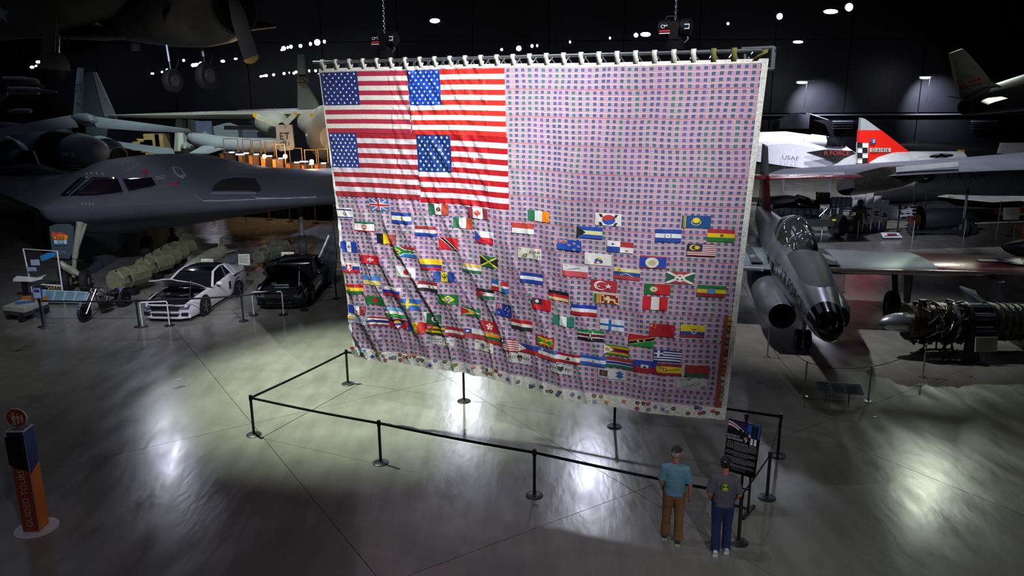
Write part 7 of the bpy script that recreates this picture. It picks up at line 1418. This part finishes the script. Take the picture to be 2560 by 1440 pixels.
# white nosed jet
t=thing('white_jet','white jet with black band lettered in red, just right of the flag','aircraft',(P(1990,390,53).x,53,0),world=True); WJ=mat('white_jet_paint','c6c6d4',.4,var=.06)
MB().tube([P(1780,366,54),P(1880,364,54),P(1960,362,53.5),P(2030,370,53),P(2100,382,52.5),P(2136,388,52.2)],[(1.0,.9),(1.0,.9),(.95,.9),(.85,.85),(.6,.6),(.15,.2)],20).build('fuselage',WJ,t)
MB().tube([P(2010,356,52.6),P(2030,352,52.5),P(2060,354,52.4),P(2075,358,52.3)],[(.3,.3),(.62,.45),(.6,.4),(.3,.2)],14).build('spine_fairing',WJ,t); MB().tube([P(2062,355,52.2),P(2080,355,52.2),P(2100,362,52.2),P(2112,368,52.2)],[(.4,.35),(.52,.40),(.4,.3),(.1,.1)],14).build('cockpit_glass',GLASSD,t)
MB().slab(X([(1878,362),(1960,354),(2010,358),(2060,372),(2105,408),(2030,418),(1960,410),(1878,397)],51.8),.25,(0,.3,1)).build('wing',WJ,t,smooth=False)
MB().slab(X([(2015,381),(2062,374),(2132,377),(2139,386),(2137,404),(2100,410),(2060,396)],51.4),.1,(0,1,0)).build('black_band',BLACK,t,smooth=False)
q=P(2092,383,51.3); mb=MB(); mb.col='a8281c'; letters(mb,'R FORCE',lambda x,y:(q.x+x,q.y,q.z+y),.42); q2=P(1980,396,51.2); mb.col='5c5c64'; letters(mb,'USAF',lambda x,y:(q2.x+x*1.3,q2.y+.3-y*.0,q2.z+y-.12*x),.38); mb.build('lettering',VCOL,t,smooth=False)
for x in(1960,2080): p=P(x,430,52); MB().cyl((p.x,52,0),(p.x,52,p.z+.6),.12,6).build('gear_strut',DGREY,t)
t=thing('pale_fin','plain pale grey fin standing near the right edge above the grey wing','fin',(P(2520,370,56).x,56,0),world=True); MB().slab(X([(2503,357),(2580,357),(2580,386),(2495,383)],56),.3,(0,1,0)).build('fin',mat('pale_fin_grey','9c9ca4',.5),t,smooth=False); p=P(2560,385,56); MB().cyl((p.x,56,0),(p.x,56,p.z),.3,8).build('mount',DGREY,t)
t=thing('dark_boom_aircraft','dark slender fuselage in the gloom right of the red tail','aircraft',(P(2400,372,60).x,60,0),world=True); MB().tube([P(2250,362,60),P(2300,364,60),P(2440,378,60),P(2640,384,60)],[(.1,.1),(.4,.35),(.7,.6),(.9,.8)],14).build('fuselage',mat('gloom_black','1c1c22',.5),t); MB().box(P(2402,378,59.2),(.5,.1,.2)).build('yellow_plate',mat('plate_yellow','b89a30',.5),t); p=P(2430,384,60); MB().cyl((p.x,60,0),(p.x,60,p.z),.2,8).build('mount',DGREY,t)
# ================================================================ suspended tail with red number
t=thing('suspended_jet_tail','dim grey jet tail with red number hanging at the upper right','aircraft',tuple(P(2450,250,32)),world=True); HG=mat('hanging_tail_grey','6e6e68',.5,.2,var=.2)
MB().slab(X([(2375,133),(2404,122),(2440,160),(2475,205),(2492,212),(2520,228),(2400,252),(2396,240)],32),.25,(0,1,0)).build('fin',HG,t,smooth=False)
MB().tube([P(2412,268,30.8),P(2420,264,31),P(2450,254,31.6),P(2560,232,33.5),P(2700,200,36)],[(.28,.30),(.36,.38),(.48,.5),(.7,.75),(.9,.9)],18).build('fuselage',mat('hanging_body_dark','3c3c3c',.5,.3),t); MB().tube([P(2410,269,30.7),P(2413,268,30.85)],[.22,.26],16).build('exhaust_void',mat('cowl_void','050505'),t)
MB().wing([(P(2400,246,32),P(2420,252,31),.1),(P(2367,240,31),P(2372,242,30.6),.04)]).build('tailplane',HG,t); MB().wing([(P(2440,250,31.2),P(2500,240,32),.12),(P(2470,262,29.5),P(2520,246,29.8),.05)]).build('tailplane',HG,t)
q=P(2427,206,31.8); mb=MB(); mb.col='c43c24'; letters(mb,'66722',lambda x,y:(q.x+x*.97-y*.1,q.y-.05,q.z+y+.27*x),.34); mb.build('red_number',VCOL,t,smooth=False)
# ================================================================ middle distance right: vehicle, boards, mannequin, missile
t=thing('engine_transport_trailer','dark wheeled trailer loaded with machinery behind the silver jet','trailer',(P(2010,560,42).x,42,0),world=True); Yt=42
T=lambda x,y,d=0: P(x,y,Yt+d)
MB().slab([T(1905,540),T(2128,545),T(2128,560),T(1905,562)],1.6,(0,1,0)).build('chassis',mat('near_black_green','1a1d1c',.5),t,smooth=False)
MB().tube([T(1900,522),T(1960,522),T(2000,525),T(2040,527)],[.64,.78,.76,.57],18).build('turbine_body',DARKM,t); MB().tube([T(1975,507,-.3),T(1990,503,-.3),T(2015,512,-.3),T(2030,516,-.3)],[.13,.38,.43,.25],14).build('rounded_cover',GLASSD,t)
MB().slab([T(2044,480,-.4),T(2071,480,-.4),T(2071,509,-.4),T(2044,509,-.4)],.5,(0,1,0)).build('radar_head',DARKM,t,smooth=False)
for x in(2046,2057,2069): MB().cyl(T(x,480,-.7),T(x,490,-.7),.04,6).build('antenna',STEEL,t)
for x in(2084,2096,2108,2120): MB().lathe([(.17,-.4),(.21,-.3),(.21,.3),(.12,.4)],T(x,510,-.3),n=12).build('glass_cylinder',mat('cloudy_glass','9094a8',.1,trans=.4),t)
MB().cyl(T(1985,522,-.9),T(2040,523,-.9),.04,6).build('chrome_rail',CHROME,t); MB().cyl(T(2100,522,-.9),T(2128,523,-.9),.04,6).build('chrome_rail',CHROME,t)
for x0,x1 in((2048,2068),(2068,2048)): MB().cyl(T(x0,522,-.95),T(x1,541,-.95),.03,6).build('cross_brace',STEEL,t)
for i in range(12): MB().box(T(1915+17*i,530,-.85),(rr.uniform(.1,.25),.15,rr.uniform(.15,.4))).build('fitting',DARKM,t,smooth=False)
for x in(1988,2094): q=T(x,575,-.8); q.z=.62; wheel(t,q,.62,.4,(0,1,0) if 0 else (.9,.4,0),DARKM)
for x in(1995,2090): MB().box(T(x,550,-.88),(.4,.03,.1)).build('yellow_plate',mat('plate_yellow','b89a30'),t,smooth=False)
q0=G(2010,588);q1=G(2054,588); h_=P(2010,553,q0.y).z
ub=ubar(q0,q1,h_,'small white hoop rail with a tan plate before the trailer',r=.02,base=False); ub['_w']=1
a=P(2014,540,q0.y);b=P(2052,552,q0.y); MB().box(((a.x+b.x)/2,q0.y+.06,(a.z+b.z)/2),(b.x-a.x,.03,a.z-b.z)).build('tan_plate',mat('tan_plate','a8845c',.6),ub,smooth=False)
for i,(x0,x1,yt) in enumerate(((2128,2165,486),(2166,2184,482),(2186,2204,490),(2206,2223,501))):
    Yb=42.4+.12*i; a=P(x0,yt,Yb); b=P(x1,yt,Yb); t=thing('story_panel',['wide blank white story panel behind the helmeted dummy','tall white story panel with a dial, second from the left','white story panel with a dial, third from the left','shortest white story panel at the right of the row'][i],'display panel',((a.x+b.x)/2,Yb,0),world=True,group='white story panels in a row')
    cx=(a.x+b.x)/2; w_=b.x-a.x; MB().box((cx,Yb,a.z/2+.01),(w_,.06,a.z-.02)).build('panel',mat('panel_white','c6c7d2',.6),t,smooth=False)
    mb=MB(); f=lambda x,z,o=0:(x,Yb-.035-o,z)
    if i:
        mb.col='2c2c34'; n=18; zc_=a.z-.5
        for k in range(n): 
            a0=2*pi*k/n; 
            if i==1 and 10<k<14: continue
            p1_,p2_=[(cx+cos(q_)*r_,zc_+sin(q_)*r_) for q_,r_ in((a0,.12),(a0,.135))]; p3_,p4_=[(cx+cos(q_)*r_,zc_+sin(q_)*r_) for q_,r_ in((a0+.36,.135),(a0+.36,.12))]; mb.add([f(*p) for p in(p1_,p2_,p3_,p4_)],[(0,1,2,3)])
        mb.add([f(cx-w_*.4,a.z-.84),f(cx+w_*.4,a.z-.84),f(cx+w_*.4,a.z-.92),f(cx-w_*.4,a.z-.92)],[(0,1,2,3)])
        mb.col='3c4c7c'; mb.add([f(cx-w_*.48,.05),f(cx+w_*.48,.05),f(cx+w_*.48,.35+.1*i),f(cx-w_*.48,.5)],[(0,1,2,3)]); mb.col='b89858'; mb.add([f(cx-.05,.3,.005),f(cx+.05,.3,.005),f(cx+.08,.75,.005),f(cx-.08,.75,.005)],[(0,1,2,3)]); mb.col='1c1c24'; mb.add([f(cx-w_*.45,.95),f(cx+w_*.45,.88),f(cx+w_*.2,1.0),f(cx,1.05)],[(0,1,2,3)])
    else:
        mb.col='7c7c88'
        for k in range(4): mb.add([f(cx-.25,a.z-.15-.04*k),f(cx+.25,a.z-.15-.04*k),f(cx+.25,a.z-.165-.04*k),f(cx-.25,a.z-.165-.04*k)],[(0,1,2,3)])
    mb.build('print',VCOL,t,smooth=False); MB().box((cx,Yb,.02),(w_+.1,.4,.04)).build('foot',BLACK,t,smooth=False)
q=G(2143,582); t=thing('flight_suit_dummy','dummy in olive pressure suit and dark round helmet before the panels','mannequin',(q.x,q.y,0),-.1); OS=mat('flight_suit_olive','4c4832',.8,bump=.6)
mb=MB(); mb.tube([(0,0,.85),(0,0,1.1),(0,0,1.35),(0,0,1.5)],[(.2,.15),(.2,.15),(.24,.16),(.1,.1)],16,up=(0,1,0))
for s in(-1,1): mb.tube([(s*.1,0,.95),(s*.12,0,.5),(s*.13,-.02,.1)],[.12,.1,.08],12); mb.tube([(s*.12,0,1.42),(s*.25,0,1.38),(s*.33,-.02,1.1),(s*.34,-.1,.85)],[.08,.09,.075,.06],12)
o=mb.build('suit',OS,t); md=o.modifiers.new('join','REMESH'); md.voxel_size=.02; md.use_smooth_shade=True
MB().ball((0,-.02,1.68),(.17,.18,.19),18,12).build('helmet',mat('helmet_dark_blue','242c3c',.2),t); MB().ball((0,-.12,1.66),(.11,.09,.11)).build('visor',GLASSD,t); MB().tube([(-.1,-.17,1.25),(.05,-.2,1.1),(.08,-.18,.95),(-.05,-.15,.6)],[.04,.05,.05,.03],8).build('orange_harness',mat('harness_orange','8c5420',.7),t)
for s in(-1,1): MB().tube([(s*.13,.03,.08),(s*.13,-.14,.06),(s*.13,-.2,.04)],[.06,.06,.03],10).build('boot',BLACK,t); MB().ball((s*.34,-.12,.80),(.05,.05,.08)).build('glove',BLACK,t)
# dark missile on a cart
t=thing('black_missile_on_cart','long dark tapering missile with copper nozzle on a wheeled cart','missile',(P(2360,560,41.5).x,41.5,0),world=True)
MB().tube([P(2300,548,41.5),P(2330,546,41.5),P(2400,545,41.5),P(2430,548,41.5),P(2452,548,41.5)],[(.53,.53),(.6,.6),(.5,.53),(.23,.28),(.04,.04)],16).build('missile_body',MBK,t); MB().tube([P(2278,556,41.3),P(2288,552,41.3),P(2300,549,41.4)],[(.4,.4),(.25,.25),(.33,.33)],16).build('copper_nozzle',mat('copper_metal','8c5438',.25,.9),t)
MB().loft([MB().ring(P(2298,545,41.3),(1,0,0),r_,18) for r_ in(.63,.66)]).build('ring_clamp',STEEL,t); MB().slab([P(2275,575,41.5),P(2430,574,41.5),P(2430,579,41.5),P(2275,580,41.5)],.8,(0,1,0)).build('cart_bed',mat('near_black_green','1a1d1c'),t,smooth=False)
for x in(2285,2395,2425): q=P(x,585,41.3); q.z=.35; wheel(t,q,.35,.15,(0,1,0),DARKM); MB().cyl(q+V((0,.2,.1)),P(x,555,41.5),.05,6).build('cart_strut',DARKM,t)
for k in range(8): MB().box(P(2250+k*5,520+ (k%3)*12,41.8),(.14,.2,.12)).build('control_box',DARKM,t,smooth=False)
for k in range(4): MB().cyl(P(2250,513+9*k,41.7),P(2290,513+9*k,41.7),.03,5).build('rack_bar',GREYP,t)
MB().cyl(P(2252,505,41.7),(P(2252,505,41.7).x,41.7,0),.04,6).build('rack_post',DARKM,t); MB().cyl(P(2288,505,41.7),(P(2288,505,41.7).x,41.7,0),.04,6).build('rack_post',DARKM,t)
# floor label, boards, orange rocket, visitor far away
a,b,c,d=[G(x,y,z) for x,y,z in((2202,582,.3),(2246,582,.3),(2256,594,.1),(2208,594,.1))]; t=thing('floor_reading_board','low white reading board with a red picture behind the silver jet','sign',tuple(V(((a+c)/2).to_tuple()[:2]+(0,))),world=True)
MB().slab([a,b,c,d],.03).build('board',mat('panel_white','8f909c'),t,smooth=False); n_=(b-a).cross(d-a).normalized(); n_=n_ if n_.z>0 else -n_; MB().slab([a+(b-a)*x+(d-a)*y+n_*.02 for x,y in((.3,.2),(.85,.2),(.85,.75),(.3,.75))],.01).build('red_picture',mat('red_picture','6c3038',.5),t,smooth=False); MB().box(((a+c)/2).to_tuple()[:2]+(.1,),(.8,.2,.18)).build('foot',BLACK,t,smooth=False)
plinth_sign(2527,534,.85,.65,'white board on the right edge before the orange rocket',(2520,590),lines=5)
t=thing('orange_rocket','orange red rocket body on a trolley at the far right','rocket',(P(2545,510,47).x,47,0),world=True); ORM=mat('rocket_orange','d0401c',.4)
MB().tube([P(2488,506,47),P(2500,502,47),P(2560,512,47),P(2640,520,47)],[.06,.33,.42,.42],14).build('upper_body',ORM,t); MB().tube([P(2489,520,46.6),P(2520,520,46.6),P(2640,526,46.6)],[.3,.38,.38],14).build('lower_body',ORM,t); MB().box(P(2545,532,46.6),(2.4,.6,.25)).build('trolley_bed',WHITE,t,smooth=False)
p=P(2545,540,46.6); MB().box((p.x,46.6,p.z/2),(1.8,.5,p.z)).build('trolley_base',DGREY,t,smooth=False)
q=G(2398,560); q=V((P(2400,540,48).x,48,0)); t=thing('person','distant visitor in a pale top behind the dark missile','person',tuple(q)); mb=MB()
mb.tube([(0,0,.8),(0,0,1.0),(0,0,1.35),(0,0,1.48)],[(.15,.11),(.17,.12),(.19,.12),(.07,.07)],14,up=(0,1,0))
for s in(-1,1): mb.tube([(s*.09,0,.85),(s*.1,0,.45),(s*.1,0,.06)],[.09,.07,.05],10); mb.tube([(s*.15,0,1.4),(s*.24,0,1.15),(s*.24,-.08,.92)],[.06,.045,.03],10)
mb.ball((0,0,1.64),(.09,.1,.12)); o=mb.build('body',SKIN,t); md=o.modifiers.new('join','REMESH'); md.voxel_size=.02
mb=MB(); mb.tube([(0,0,.85),(0,0,1.1),(0,0,1.4),(0,0,1.47)],[(.19,.14),(.2,.14),(.2,.14),(.1,.09)],14,up=(0,1,0)); mb.build('pale_top',mat('pale_top','a0a49c',.8),t); mb=MB(); [mb.tube([(s*.09,0,.92),(s*.1,0,.45),(s*.1,0,.1)],[.11,.085,.07],12) for s in(-1,1)]; mb.build('dark_trousers',BLACK,t); MB().ball((0,.03,1.68),(.1,.1,.1)).build('hair',mat('dark_hair','1c1814'),t)
# rope posts farther back
F2=[(2143,598,'silver post before the helmeted dummy'),(2281,600,'silver post left end of the dark missile'),(2409,595,'silver post before the right end of the dark missile'),(2493,573,'tall white post at the orange rocket'),(2530,612,'thin dark post at the right edge behind the tank')]
fp_=[G(x,y) for x,y,_ in F2]
for q,(x,y,l) in zip(fp_,F2): rope_post(q,l,1.0 if y!=573 else 1.6,'far rope posts on the right')
for i in range(len(fp_)-1): cord(fp_[i],fp_[i+1],.95,['thin cord across the floor before the story panels','thin cord running before the dark missile','thin cord from the missile to the tall white post','thin cord at the right edge by the orange rocket'][i],'far thin ropes on the right',.05)
